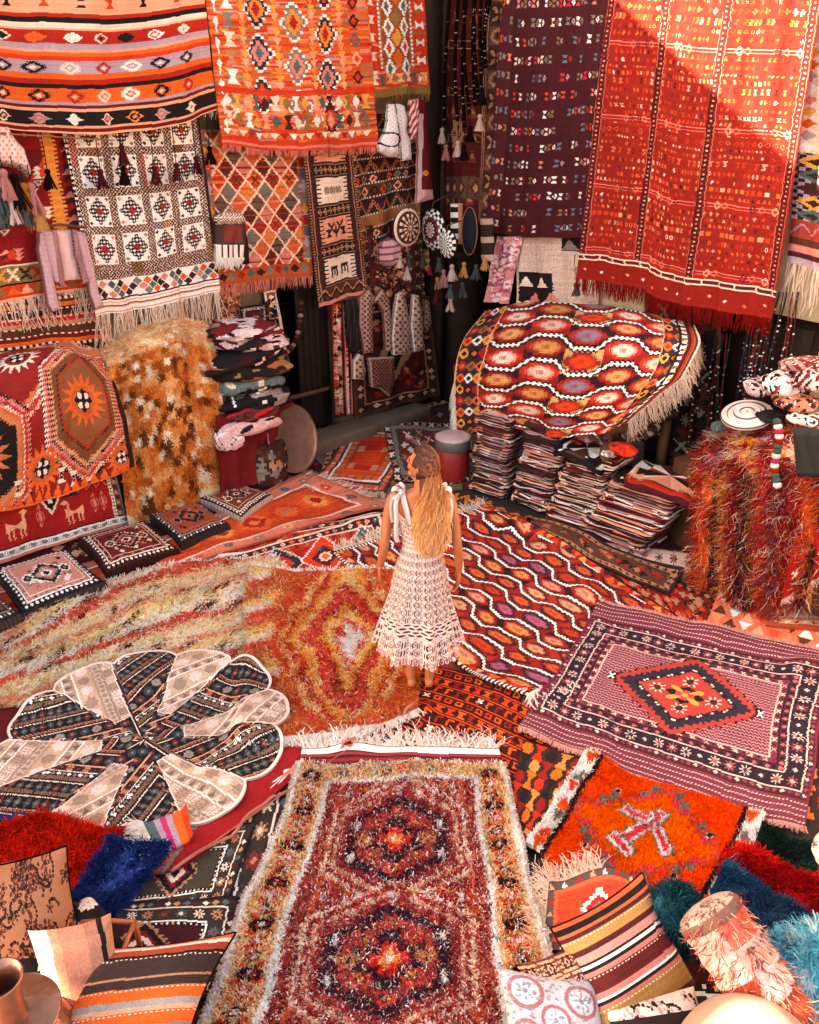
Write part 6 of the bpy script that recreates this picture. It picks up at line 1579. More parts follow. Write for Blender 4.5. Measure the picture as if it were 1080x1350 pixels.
# heap of bags and folded embroidered cloth at the end of the platform
hc = [('w', 'mr', 'crumpled white and maroon patterned cloth on top of the heap beside the goatskin'), ('bk', 'w', 'black cloth with white embroidery, upper left in the heap'), ('k2', 'w', 'black and rose floral cloth in the middle of the heap'), ('bk', 'o', 'black cloth with rust and orange patches in the heap'), ('te', 'bk', 'pale turquoise and black fleece low in the heap'), ('bk', 'w', 'black beaded cloth at the foot of the heap, over the red cover')]
def blotch(c1, c2, c3='mr', f=3., seed=1, th=.1):
    def g_(x, y, z):
        a = np.empty(x.shape + (3,)); a[:] = cc(c1)
        n1 = wob(x * f + z, y * f - z, 2.2, seed); n2 = wob(x * f * 2, y * f * 2 + z * 3, 2.2, seed + 5)
        a[n1 > th] = cc(c2); a[n2 > .4] = cc(c3); a[(n1 < -.45)] = cc(c2) * .4
        return np.clip(a * (1 + .15 * RNG.normal(0, 1, x.shape))[..., None], .005, .86)
    return g_
def lumpy(name, label, ctr, A, colfn, cat, seed=1, e1=.6, e2=.7, noise=.24, nu=90, nv=36, group=None, m=None):
    def fold(L):
        f_ = .16 * np.sin(L[..., 0] * 7 + 3 * wob(L[..., 0] * 2, L[..., 1] * 2, 2, seed)) + .07 * np.sin(L[..., 1] * 9 + L[..., 0] * 4 + seed)
        L = L.copy(); L[..., 2] += f_ * .5; L[..., :2] *= (1 + f_ * .35)[..., None]; return L
    V, Q, c_ = superq(ctr, A, e1, e2, colfn, nu, nv, noise, seed, fold)
    return tag(make_mesh(name, V, Q, c_, m or M_CLOTH), label, cat, group)
for k, (px, py, off, sx, sz, c1, c2, c3, lab) in enumerate([
        (322, 536, .34, .42, .075, C('5a1014'), C('8a1c1c'), 'bk', 'dark red cloth roll under the beaded cloth at the end of the heap'),
        (325, 520, .36, .42, .07, 'bk', C('9a8a80'), 'w', 'black beaded cloth low in the heap beside the goatskin'),
        (318, 500, .34, .42, .07, C('54787c'), 'bk', 'cr', 'turquoise and cream fleece cloth in the lower heap'),
        (324, 482, .34, .42, .07, 'bk', C('a8562a'), 'ol', 'black cloth with rust patches in the middle of the heap'),
        (318, 464, .33, .42, .065, 'bk', 'mr', C('d8c0b8'), 'black and maroon cloth above the rust patched one'),
        (322, 448, .30, .40, .06, C('d0b4b0'), 'bk', 'mr', 'rose and black flowered cloth near the top of the heap'),
        (312, 434, .26, .36, .05, C('7a1a20'), C('dccac2'), 'bk', 'crumpled maroon and white cloth topmost in the heap')]):
    aa = RNG.uniform(-.22, .22); sx = sx * RNG.uniform(.85, 1.12); tl = RNG.uniform(-.10, .10)
    lumpy('folded_cloth', lab, W('L', off + RNG.uniform(-.03, .06), px + RNG.uniform(-6, 6), py), np.array([(WDIR['L'] * math.cos(aa) + WNOR['L'] * math.sin(aa)) * sx + [0, 0, tl * sx], (WNOR['L'] * math.cos(aa) - WDIR['L'] * math.sin(aa)) * .34, [0, 0, sz * 1.25]]), blotch(c1, c2, c3, 3.2, 300 + k), 'folded cloth', 300 + k, group='cloths heaped beside the goatskin')
RED = C('6c0f16')
sA, _ = ws('L', .55, 300, 560); sB, _ = ws('L', .55, 372, 560)
solid('side_table', [wbox('L', sB + .02, sA + .05, .05, .62, 0, .74)], M_WOOD, 'wooden table under the dark red cover at the end of the left pile', 'table')
cvr = Cv(60, 60, RED).fin(.03, .05, 120)
drape('table_cover', 'dark red cloth covering the table below the cloth heap', [[(284, 545, .2), (330, 540, .2), (374, 538, .2)], [(284, 552, .64), (330, 548, .66), (370, 546, .64)], [(286, 600, .68), (330, 596, .70), (366, 590, .68)], [(290, 655, .72), (330, 640, .74), (372, 622, .70)]], cvr, material=M_CLOTH, cat='table cover', amp=.02)
lumpy('folded_cloth', 'pink and black spotted cloth spilling over the red cover', W('L', .72, 330, 560), np.array([WDIR['L'] * .3, WNOR['L'] * .1, [0, 0, .07]]), blotch(C('d8b0a8'), 'bk', C('d8b0a8'), 3, 320, .45), 'folded cloth', 320)
lumpy('folded_cloth', 'pink and white ruffled cloth hanging against the goatskin edge', W('L', .72, 302, 578), np.array([WDIR['L'] * .14, WNOR['L'] * .08, [0, 0, .1]]), blotch(C('d8b0b0'), C('e8dcd8'), 'mr', 3, 322, .1), 'folded cloth', 322)
lumpy('folded_cloth', 'dark brown and scarlet cloth lying on the red cover', W('L', .7, 335, 545), np.array([WDIR['L'] * .26, WNOR['L'] * .1, [0, 0, .05]]), blotch(C('5a2c24'), C('b81c18'), 'bk', 2, 324, .3), 'folded cloth', 324)
# carpet-covered drum stool
b = G(346, 645); b = b + np.array([0, .16, 0]); z0 = floor_z(b[0], b[1])
cvd = carpet(120, 60, C('3c241e'), [(5, 'bk', 'dia', ['ta', 'bn'], 6)], None, 121, hooks=(80, ['ta', 'bn', 'mr', 'gr']))
prof = [(.001, .0), (.22, 0), (.24, .04), (.25, .2), (.235, .38), (.22, .42), (.16, .435), (.001, .44)]
a_ = np.linspace(0, 1, 30); pr = np.array(prof); dd = np.r_[0, np.cumsum(np.hypot(*np.diff(pr, axis=0).T))]; prf = np.stack([np.interp(a_ * dd[-1], dd, pr[:, 0]), np.interp(a_ * dd[-1], dd, pr[:, 1])], 1)
V, Q, c_ = lathe_arr(prf, 60, b + [0, 0, z0], cvd[::-1]); tag(make_mesh('carpet_stool', V, Q, c_, M_PILE), 'round stool covered in dark brown carpet beneath the red cover', 'stool')
# copper tray leaning
b0 = G(400, 634); tz = floor_z(b0[0], b0[1]); ctr = b0 + np.array([-.1, .12, .35 + tz]); n = np.array([.80, -.56, .30]); n /= np.linalg.norm(n)
prof = [(.001, .0), (.30, .0), (.325, .012), (.345, .022), (.35, .016), (.33, .0), (.30, -.012), (.001, -.012)]
V, Q, c_ = lathe_arr(prof, 72, ctr, C('8c7a6c'), n)
tag(make_mesh('copper_tray', V, Q, c_, mat('tarnished copper', 'metal', rough=.42, metal=.75, scale=12, amt=.35, bump=.15)), 'big round tarnished metal tray leaning on the carpet stool', 'tray')

# ---- floor cushions along the left pile
def quadcushion(label, q, cv, t=.1, seed=1, cat='floor cushion', group='carpet cushions lying in a row along the left pile', name='floor_cushion', edgec=None, basez=None):
    """q: photo points of the top face, far-left, far-right, near-right, near-left"""
    g0 = np.mean([G(*p) for p in q], 0); z = (floor_z(g0[0], g0[1]) if basez is None else basez) + t
    C4 = np.array([G(p[0], p[1], z) for p in q]); H, Wd = cv.shape[:2]
    P = ruled([C4[0], C4[1]], [C4[3], C4[2]], H, Wd); u = np.linspace(-1, 1, Wd + 1)[None, :]; v = np.linspace(-1, 1, H + 1)[:, None]
    P[..., :2] += (P.mean((0, 1))[:2] - P[..., :2]) * (.07 * ((1 - v ** 2) * abs(u) ** 3 + (1 - u ** 2) * abs(v) ** 3))[..., None]
    P[..., 2] += t * .42 * (1 - u ** 4) * (1 - v ** 4) - t * .15 + .008 * wob(u * 3 + 0 * v, v * 3 + 0 * u, 1.3, seed)
    ctr = P.mean((0, 1)); rim = []
    parts = [grid_arrays(P, cv)]
    loop = np.concatenate([P[0, :], P[1:, -1], P[-1, -2::-1], P[-2:0:-1, 0]]); m = len(loop)
    lc = np.concatenate([cv[0, :], cv[:, -1], cv[-1, ::-1], cv[::-1, 0]])[:m]
    if len(lc) < m: lc = np.concatenate([lc, lc[:m - len(lc)]])
    rings = [loop]
    for f_, zz in ((1.025, .25), (1.03, .6), (1.0, 1.0)):
        r = ctr + (loop - ctr) * [f_, f_, 1]; r[:, 2] = loop[:, 2] - t * zz; rings.append(r)
    V = np.concatenate(rings); i = np.repeat(np.arange(3), m); j = np.tile(np.arange(m), 3); j2 = (j + 1) % m
    Q = np.stack([i * m + j, i * m + j2, (i + 1) * m + j2, (i + 1) * m + j], 1)
    side = (lc * .5)[j] if edgec is None else np.tile(cc(edgec), (len(j), 1)) * (1 + .25 * np.sign(np.sin(j * .9)))[:, None]
    parts.append((V, Q, side)); V, Q, c_ = join_arrays(parts)
    o = make_mesh(name, V, Q, np.clip(c_, 0, .86), M_PILE); hm_put(P); return tag(o, label, cat, group)
quadcushion('rust and black carpet cushion with a white octagon, farthest of the row', [(262, 655), (312, 634), (359, 650), (318, 680)], cush(130, '7a2c1c', '3a2018', 'cr', 'bn'), .09, 1, edgec='b8a898')
quadcushion('black carpet cushion with a grey lozenge on rust ground', [(195, 675), (262, 660), (302, 688), (240, 716)], cush(131, 'a0441f', '1c1614', C('8a8078'), 'bk'), .1, 2, edgec='2a2422')
quadcushion('dark red carpet cushion with cream rosettes', [(102, 706), (190, 684), (236, 722), (140, 752)], cush(132, '6a1a14', '3a1410', 'cr', C('c8806a')), .11, 3)
quadcushion('black framed carpet cushion with a pink field and white rosettes', [(-12, 748), (88, 720), (139, 765), (30, 808)], cush(133, 'c88a74', '1c1618', 'w', 'gr'), .11, 4, edgec='3a2a28')
quadcushion('dark carpet cushion cut by the left edge of the photo', [(-110, 785), (-20, 766), (27, 806), (-60, 850)], cush(134, '4a2420', '1c1618', 'gr', 'bk'), .11, 5, edgec='3a302c')

# ---- right: table draped with the hexagon kilim
sa, _ = ws('R', .6, 640, 560); sb_, _ = ws('R', .6, 880, 560)
tb = empty('display_table', wpt('R', 2.9, .6, 0), 'wooden table frame under the draped hexagon kilim', 'table')
solid('table_top', [wbox('R', 1.55, 3.85, .12, .95, .92, .98)], M_WOOD, parent=tb)
for s_, o_ in ((1.6, .9), (3.78, .9), (1.6, .18), (3.78, .18)): solid('leg', [wbox('R', s_ - .035, s_ + .035, o_ - .035, o_ + .035, 0, .915)], M_WOOD, parent=tb)
solid('rail', [wbox('R', 1.64, 3.74, .87, .93, .38, .44)], M_WOOD, parent=tb)
solid('shelf', [wbox('R', 1.64, 3.74, .2, .86, .3, .34)], M_DARKW, parent=tb)
lumpy('folded_cloth', 'bulky bundle of rugs on the table under the hexagon kilim', wpt('R', 2.75, .45, 1.15), np.array([WDIR['R'] * .95, WNOR['R'] * .32, [0, 0, .18]]), blotch('mr', 'bn', 'ta', 2, 330), 'bundle', 330)
hx = pat_hexdrape()
o, P, sg = drape('draped_kilim', 'red kilim with hexagons and white zigzag lines draped over the right table', [[(640, 410, .1), (700, 398, .1), (780, 402, .1), (850, 412, .1), (915, 428, .1)], [(614, 445, .7), (688, 436, .7), (770, 438, .7), (850, 446, .75), (922, 452, .7)], [(600, 490, 1.0), (672, 492, 1.02), (755, 500, 1.02), (835, 500, 1.0), (905, 492, .95)], [(600, 535, 1.06), (662, 535, 1.06), (738, 545, 1.08), (806, 545, 1.06), (868, 522, 1.0)], [(606, 578, 1.08), (660, 562, 1.08), (725, 575, 1.1), (785, 574, 1.08), (826, 558, 1.04)]], hx, 'R', amp=.016, seed=2)
edge_fringe('fringe', P[95:, -1], (.3, -.2, -1), .15, .006, C('cdbda8'), 1.5, o, curl=.25, grav=.15); edge_fringe('fringe', P[40:95, -1], (.3, -.2, -1), .15, .006, C('cdbda8'), 1.4, o, curl=.2, grav=.15)
edge_fringe('fringe', P[150:, 0], (-.3, -.4, -1), .14, .010, 'w', 1.5, o, curl=.2, grav=.15)
# side hanging of the same kind at its left end
o, P = hang('hanging_strip', 'dark red striped kilim end hanging at the left end of the right table', 'R', 1.0, [(601, 505), (614, 505)], [(598, 568), (624, 580)], stripes_cv(30, 60, [(3, 'mr'), (1, 'cr'), (3, 'dr'), (1, 'bk'), (3, 'r'), (1, 'cr')], 140, vert=True, zz=False), cat='kilim')
hf(o, P, .1, .012, 'w', 1.5, .2)

# ---- stacks of folded kilims, every folded piece its own object
slabs = []
for v_ in range(18):
    r = np.random.default_rng(400 + v_)
    ns_ = 7; pal_ = [['cr', 'mr', 'dk', 'li', 'dr', 'dk', 'p'], ['mr', 'cr', 'dk', 'dr', 'mr', 'pk', 'dr'], ['dk', 'mr', C('7a4a44'), 'p', 'dk', 'r', 'bk'], ['mr', 'dk', 'cr', 'mr', 'bk', 'li', 'dr'], ['dr', 'cr', 'mr', 'dk', C('8a5a50'), 'mr', 'pk']][v_ % 5]
    dots = v_ % 3 == 1
    sh_ = int(r.integers(0, 7)); gn_ = r.uniform(.65, 1.15); nb_ = r.uniform(2.4, 5.2)
    def cf(x, y, z, pal_=pal_, r=r, dots=dots, sh_=sh_, gn_=gn_, nb_=nb_, v_=v_):
        a = np.empty(x.shape + (3,)); k_ = np.clip(((z + 1) / 2 * nb_ + .25 * np.sin(x * 4 + v_) + .2 * np.sin(y * 5)).astype(int), 0, 6)
        kt = ((y + 1) * 9).astype(int) % 7
        top = abs(z) > .93
        for i_ in range(7): a[k_ == i_] = cc(pal_[(i_ + sh_) % 7]) * gn_
        for i_ in range(7): a[top & (kt == i_)] = cc(pal_[i_])
        if dots: a[(k_ == 2) & ((x * 16 + y * 16).astype(int) % 2 == 0) & ~top] = cc('w')
        return np.clip(a * (1 + r.normal(0, .12, x.shape))[..., None], .005, .8)
    def df(L, v_=v_):
        L = L.copy(); f_ = .35 * np.sin(L[..., 0] * 2.5 + v_ * .25) + .25 * np.sin(L[..., 1] * 3 + v_ * .3) + .34 * np.sin(L[..., 0] * 7 + v_ * 1.1) * (.4 + .6 * abs(L[..., 1])) + .2 * np.sin(L[..., 1] * 9 + v_); L[..., 2] += f_
        L[..., :2] *= (1 + .03 * np.sin(L[..., 2] * 6 + v_))[..., None]; return L
    slabs.append((cf, df))
def stack(pts, n, hw, hd, t, ang, label_fn, lean=(0, 0), group=None, ztop=None, base=None):
    f = np.array([.765, -.645, 0]); bk = np.array([.645, .765, 0])
    c0 = G(*pts) + bk * hd; z = floor_z(c0[0], c0[1])
    protos = []
    for i in range(n):
        v_ = int(RNG.integers(0, 18)) if i >= 9 else (i * 7 + int(pts[0])) % 18
        px_, py_ = RNG.normal(0, .008), RNG.normal(0, .008)
        c_ = c0 + f * (px_ + lean[0] * (i / n) ** 1.4 + .018 * math.sin(i * .45 + pts[0])) + bk * (py_ + lean[1] * i / n)
        if len(protos) < 15:
            cf, df = slabs[v_]
            A = np.array([f * hw * 1.0, bk * hd, [0, 0, t * .66]])
            V, Q, cl = superq((0, 0, 0), A, .30, .22, cf, 80, 20, 0, 1, df)
            o = make_mesh('folded_kilim', V, Q, cl, M_KILIM); protos.append(o)
            o['label'] = ''
        else:
            o = protos[int(RNG.integers(0, 15))].copy(); COL.objects.link(o)
        o.location = (c_[0], c_[1], z + t * (i + .0))
        o.rotation_euler = (0, 0, ang + RNG.normal(0, .03)); s_ = 1 + RNG.normal(0, .015); o.scale = (s_, s_, 1)
        tag(o, label_fn(i, n), 'folded kilim', group)
    return c0, z + t * n
def lf(which): return lambda i, n: ('topmost folded kilim of the ' if i == n - 1 else 'striped folded kilim, ' + ORDW[i] + ' from the floor in the ') + which
stack((640, 655), 27, .20, .21, .0275, .05, lf('stack by the red drum'), (-.02, .09), group='folded kilims, stack beside the red drum')
stack((697, 678), 28, .205, .22, .0275, -.04, lf('second stack from the drum'), (.04, .10), group='folded kilims, second stack')
c3, z3 = stack((745, 698), 23, .215, .23, .0265, .03, lf('third stack from the drum'), (.11, .12), group='folded kilims, third stack')
c4, z4 = stack((808, 722), 20, .31, .24, .027, -.05, lf('widest stack'), (.22, .08), group='folded kilims, widest stack')
# the kilims on top of the widest stack and the loose cloths
f_ = np.array([.765, -.645, 0]); b_ = np.array([.645, .765, 0])
V, Q, c_ = superq(c4 + f_ * .30 + b_ * .05 + [0, 0, z4 + .02], np.array([f_ * .32 + [0, 0, -.04], b_ * .26, [0, 0, .045]]), .3, .3, cvtop(stripes_cv(60, 90, [(3, 'r'), (1, 'cr'), (2, 'mr'), (1, 'w'), (2, 'r'), (1, 'bk'), (4, 'p'), (1, 'mr'), (2, 'r')], 141), 'mr'), 70, 16, 0, 1, slabs[3][1])
tag(make_mesh('folded_kilim', V, Q, c_, M_KILIM), 'large red, cream and black banded kilim folded across the widest stack', 'folded kilim')
V, Q, c_ = superq(c3 + f_ * .02 + [0, 0, z3 + .03], np.array([f_ * .24 + [0, 0, -.05], b_ * .22, [0, 0, .04]]), .3, .3, cvtop(stripes_cv(90, 60, [(2, 'bk'), (1, 'w'), (2, 'bk'), (1, 'w'), (2, 'bn'), (1, 'w'), (3, 'bk'), (1, 'cr')], 142, vert=True, zz=False), 'bk'), 70, 16, 0, 1, slabs[4][1])
tag(make_mesh('folded_kilim', V, Q, c_, M_KILIM), 'black and white striped kilim topmost on the third stack', 'folded kilim')
for k, (px, py, sx, sy, sz, c1, c2, c3_, lab) in enumerate([(752, 588, .17, .12, .06, C('c8301c'), C('a82014'), C('d84424'), 'crumpled scarlet cloth on the left of the third stack'), (782, 572, .17, .12, .07, C('5c3440'), C('3a2430'), C('8a6a70'), 'dark violet checked cloth bunched above the third stack'), (822, 592, .12, .09, .045, C('c8301c'), C('b02818'), C('d84424'), 'scarlet cloth bunched between the third and widest stack'), (800, 598, .05, .05, .02, C('e8e0d8'), C('d8c8c0'), 'w', 'small white label cloth beside the scarlet one')]):
    zc = W('R', .95, px, py)
    lumpy('crumpled_cloth', lab, zc, np.array([f_ * sx, b_ * sy, [0, 0, sz]]), blotch(c1, c2, c3_, 3, 340 + k), 'cloth', 340 + k, e1=.9, e2=.9, noise=.3)
# things on the shelf
for k, (px, py, c1) in enumerate([(822, 566, C('4a3a34')), (838, 572, C('8a6a5a')), (852, 566, C('3a2c28'))]):
    lumpy('shelf_bundle', ['dark bundle on the shelf behind the stacks', 'pale brown bundle on the shelf behind the stacks', 'small dark bundle nearest the log post'][k], W('R', .5, px, py), yaw(.3, .1, .09, .06), blotch(c1, 'cr', 'bk', 3, 350 + k, .5), 'bundle', 350 + k)
# red drum
b0 = G(597, 640) + np.array([.0, .15, 0]); zz = floor_z(b0[0], b0[1])
dm = empty('red_drum', b0 + [0, 0, zz], 'red and grey metal drum behind the woman, left of the kilim stacks', 'drum')
P_ = lambda pr, c_: lathe_arr(pr, 40, b0 + [0, 0, zz], c_)
M_PAINT = mat('scuffed paint', 'paint', rough=.45, scale=20, amt=.3, bump=.15, spec=.4)
make_mesh('drum_body', *P_([(.001, 0), (.165, 0), (.17, .02), (.17, .30), (.165, .31)], C('8c1a16')), M_PAINT, dm)
make_mesh('drum_band', *P_([(.168, .31), (.176, .32), (.176, .40), (.17, .41)], C('5c5650')), M_PAINT, dm)
make_mesh('lid', *P_([(.17, .41), (.178, .415), (.178, .435), (.16, .445), (.001, .45)], C('b8a49c')), M_PAINT, dm)

# ---- right: bench covered with a long-haired rug
bs0, _ = ws('R', .6, 930, 700)
solid('bench', [wbox('R', 4.25, 6.2, .03, .58, 0, .78)], M_WOOD, 'wooden bench hidden under the long-haired rug at right', 'bench')
cvb = Cv(110, 150, C('7a1c1c')); r = np.random.default_rng(150)
for k, x in enumerate(range(0, 110, 9)): cvb.r(x, 70, x + 9, 150, [C('8a1418'), C('c0501c'), C('2c161c'), C('b8802c'), C('7a1018'), C('2c1a1c'), C('5c4420'), C('a01c1c'), C('6a2a2c')][k % 9])
for k in range(70): cvb.st(r.uniform(0, 110), r.uniform(0, 75), 9, 6, 'dia', [C('dcc0a4'), C('c8302a'), C('d8801c'), C('6a2a4a'), C('e0d0c0'), C('5a1c20'), C('b89aa8'), C('a8201c'), C('cfa860')][k % 9])
cb = cvb.fin(.05, .2, 151)
o, P, sg = drape('shaggy_rug', 'long-haired many-coloured striped rug draped over the right bench', [[(948, 560, .1), (990, 556, .1), (1040, 552, .1), (1110, 560, .1)], [(926, 590, .62), (975, 588, .64), (1030, 590, .64), (1110, 600, .64)], [(916, 660, .82), (965, 668, .86), (1020, 672, .86), (1110, 690, .82)], [(912, 770, .95), (960, 792, .95), (1010, 806, .9), (1062, 790, .8)]], cb, 'R', amp=.03, material=M_PILE, seed=5)
shag('pile', P, cb, 34000, .10, .0062, lay=(0, 0, -1), lean=1.1, nw=.5, gain=1.4, curl=.7, clump=.8, seg=4, parent=o, rs=76, flip=sg < 0, jit=.3, grav=.10, mix=(.4, [C('a01c1c'), C('c03020'), C('dcc0a4'), C('c8302a'), C('d8801c'), C('4a2030'), C('e0c8b0'), C('7a1418'), C('8c5a58')]))
o, P = hang('bench_cover', 'scarlet velvet cover hanging at the right end of the bench', 'R', .86, [(1020, 700), (1110, 690)], [(1000, 812), (1110, 742)], (lambda cv: ([cv.st(20 + k * 22, 20 + (k % 3) * 18, 5, 8, 'flo5', 'w') for k in range(6)], cv.fin(.03, .08, 152))[-1])(Cv(140, 80, C('a0141a'))), M_CLOTH, folds=((.03, 3, 0),), cat='cover')
hf(o, P, .05, .01, 'cr', 2, .4)
# hats and cloths on the bench
hc0 = W('R', .5, 985, 546); V, Q, c_ = lathe_arr([(r_ * .19, .03 * (1 - (r_) ** 2) + .006 * math.cos(r_ * 40)) for r_ in np.linspace(.01, 1, 26)] + [(.19, -.015), (.001, -.015)], 48, hc0, None, (-.25, -.25, 1))
ring = np.repeat(np.arange(27), 48); cl = np.where((ring % 6 < 1)[:, None], C('5a4a44'), C('ddd2c4')); tag(make_mesh('straw_hat', V, Q, cl, M_CLOTH), 'flat cream coiled disc hat on the left edge of the bench', 'hat')
for k, (px, py, sx, sy, sz, c1, c2, c3_, lab, e) in enumerate([
        (1035, 505, .17, .14, .09, 'w', 'bk', C('b01c28'), 'white cap with black dots and a red flower on the bench', 1), (1000, 510, .13, .1, .06, C('c8a0a4'), C('3a2024'), 'w', 'rose and black flowered cap left of the dotted one', 1),
        (1050, 530, .16, .12, .06, C('c88060'), 'mr', 'w', 'peach embroidered band cap below the dotted cap', 1), (1070, 500, .14, .13, .08, C('d8c8c0'), C('7a1c24'), 'bk', 'cream and maroon cap at the right edge', 1),
        (1015, 548, .15, .1, .03, C('1c1816'), C('2c2422'), C('1c1816'), 'black felt cloth under the caps', .8), (1066, 552, .14, .12, .04, C('e0d4cc'), C('4a2024'), 'bk', 'white cloth with maroon flowers at the right edge of the bench', .8), (1060, 480, .2, .08, .05, C('7a1c20'), C('b08078'), 'w', 'dark red printed cloth behind the caps', .9)]):
    lumpy('embroidered_hat' if e == 1 else 'cloth', lab, W('R', .42, px, py), yaw(.5 + k, sx, sy, sz), blotch(c1, c2, c3_, 4.5, 360 + k, .2), 'hat' if e == 1 else 'cloth', 360 + k, e1=.8, e2=.95, noise=.1)
lumpy('wool_ball', 'grey green wool ball at the left end of the bench top', W('R', .55, 946, 563), yaw(0, .05, .05, .045), blotch('te', C('5a7c70'), 'gr', 5, 380), 'wool ball', 380, e1=1, e2=1, noise=.05)
relief('black_cloth', 'black square cloth hanging over the long-haired rug at the right edge', 'R', .9, [(1046, 564), (1095, 566), (1095, 630), (1052, 628)], col_of(base='2c2a2a'), .05, cat='cloth')
pts = [W('R', .84 + .002 * k, 1028 + 3 * math.sin(k * .5), 555 + k * 6.4) for k in range(14)]
parts = [tube_arr(pts, .008, 'mr', 5)] + [lathe_arr([(.001, .03), (.03, .01), (.03, -.01), (.001, -.03)], 8, p + WNOR['R'] * .03, cc(['te', 'w', C('c8305a'), 'w', 'r', 'gn'][k % 6])) for k, p in enumerate(pts)]
V, Q, c_ = join_arrays(parts); tag(make_mesh('bead_necklace', V, Q, c_, M_YARN), 'string of turquoise, white and crimson pompoms over the long-haired rug', 'necklace')

# ================================================================== cushions and vessels in the foreground
def pillow(label, ctr, ax, ay, az, cv, m=None, seed=1, cat='cushion', name='cushion', back=None, group=None, pinch=.10, piping=None):
    """ctr; ax, ay half vectors of the face; az half thickness vector"""
    ctr, ax, ay, az = [np.asarray(v_, float) for v_ in (ctr, ax, ay, az)]
    H, Wd = cv.shape[:2]; u = np.linspace(-1, 1, Wd + 1)[None, :]; v_ = np.linspace(1, -1, H + 1)[:, None]
    x = u * (1 - pinch * (1 - v_ ** 2) * (abs(u) ** 3)); y = v_ * (1 - pinch * (1 - u ** 2) * (abs(v_) ** 3))
    z = np.sqrt(np.clip(1 - u ** 4, 0, 1)) * np.sqrt(np.clip(1 - v_ ** 4, 0, 1)) ** 1.0 * (1 + .1 * wob(u * 2 + 0 * v_, v_ * 2 + 0 * u, 1.5, seed)) * (.75 + .25 * (1 - u ** 2) * (1 - v_ ** 2))
    mk = lambda s_: ctr + x[..., None] * ax + y[..., None] * ay + s_ * z[..., None] * az
    A_, B_ = grid_arrays(mk(1), cv), grid_arrays(mk(-.9), (cv if back is None else np.broadcast_to(cc(back), cv.shape)))
    V, Q, c_ = join_arrays([A_, B_]); o = make_mesh(name, V, Q, c_, m or M_KILIM)
    if piping is not None:
        Pm = mk(0); loop = np.concatenate([Pm[0, :], Pm[1:, -1], Pm[-1, -2::-1], Pm[-2::-1, 0]])
        V, Q, c_ = tube_arr(loop[::2], .006, piping, 5, False)
        pe = make_mesh('piping', V - np.array(o.location), Q, c_, M_YARN, None); pe.location = (0, 0, 0); 
        me_ = pe.data; lo = np.array([0., 0, 0]); 
        pe.parent = o; V2 = (V - np.array(o.location)).astype(np.float32); me_.vertices.foreach_set('co', V2.ravel()); me_.update()
    return tag(o, label, cat, group)
def onray(px, py, z): return G(px, py, z)
# left group
c1 = stripes_cv(110, 100, [(4, C('c8604a')), (3, 'cr'), (5, C('a8402c')), (2, 'bk'), (14, C('3a2c28')), (2, 'ta'), (6, C('3a2c28')), (8, 'o'), (5, C('a09890')), (3, 'p'), (9, 'o'), (4, C('8a8480')), (5, 'o'), (6, 'bk')], 160)
pillow('orange, black and grey striped cushion lying at the bottom left', G(188, 1312, .22), np.array([.26, .05, -.02]), np.array([.06, .20, .05]), np.array([.0, -.06, .115]), c1, seed=2, piping='bk')
c2 = stripes_cv(70, 60, [(6, 'w'), (3, 'p'), (8, C('c88a6c')), (4, C('b07a60')), (2, 'bk'), (3, 'ta')], 161, vert=True)
pillow('pink and white banded cushion standing behind the striped one at left', G(108, 1290, .24), np.array([.15, .04, .0]), np.array([-.05, .10, .2]), np.array([.04, -.07, .04]), c2, seed=3)
fr = empty('wooden_stool', G(150, 1225, .1), 'low orange brown wooden stool frame behind the striped cushion at left', 'stool')
M_ORW = mat('varnished orange wood', 'wood', base='a8562c', rough=.4, scale=10, amt=.3, bump=.15, spec=.5)
z_ = .30
for a_, b2 in (((108, 1216), (178, 1216)), ((108, 1216), (108, 1262)), ((178, 1216), (160, 1262)), ((108, 1262), (160, 1262))):
    p, q = G(*a_, z_), G(*b2, z_); V, Q, c_ = tube_arr([p, (p + q) / 2 + [0, 0, .01], q], .011, 'o', 8); make_mesh('rail', V, Q, c_, M_ORW, fr)
for a_ in ((108, 1216), (178, 1216), (108, 1262), (160, 1262)):
    p = G(*a_, z_); V, Q, c_ = tube_arr([p, p * [1, 1, 0] + [0, 0, .06]], .012, 'o', 8); make_mesh('leg', V, Q, c_, M_ORW, fr)
# floral bolster, standing
def bolster(label, px, py, z, ax_, r, L, cv, capcv, m=None, seed=1, name='bolster', group=None):
    """lathe along ax_ starting at the top disc; cv side, capcv disc"""
    ax_ = np.asarray(ax_, float); ax_ /= np.linalg.norm(ax_)
    top = G(px, py, z); prof = [(.001, .03)] + [(r * k / 30 * .97, .03 - .025 * (k / 30) ** 3) for k in range(1, 30)] + [(r * .98, .0), (r, -.03)] + [(r * (1 + .03 * math.sin(k * .33)), -.03 - L * k / 90) for k in range(1, 90)] + [(r * .95, -L - .02), (.001, -L - .04)]
    n = 150; V, Q, c_ = lathe_arr(prof, n, top, C('ta'), ax_)
    i = np.repeat(np.arange(len(prof) - 1), n); j = np.tile(np.arange(n), len(prof) - 1)
    h, w = cv.shape[:2]; col = cv[np.clip(((i - 30) / 90 * h).astype(int), 0, h - 1), (j * w // n) % w]
    cm = i < 30; a = j / n * 2 * math.pi; hh, wc_ = capcv.shape[:2]
    ci = np.clip((.5 + .5 * np.sin(a) * i / 30) * hh, 0, hh - 1).astype(int); cj = np.clip((.5 + .5 * np.cos(a) * i / 30) * wc_, 0, wc_ - 1).astype(int)
    col[cm] = capcv[ci, cj][cm]
    return tag(make_mesh(name, V, Q, np.clip(col, 0, .86), m or M_CLOTH), label, 'bolster', group), top, ax_
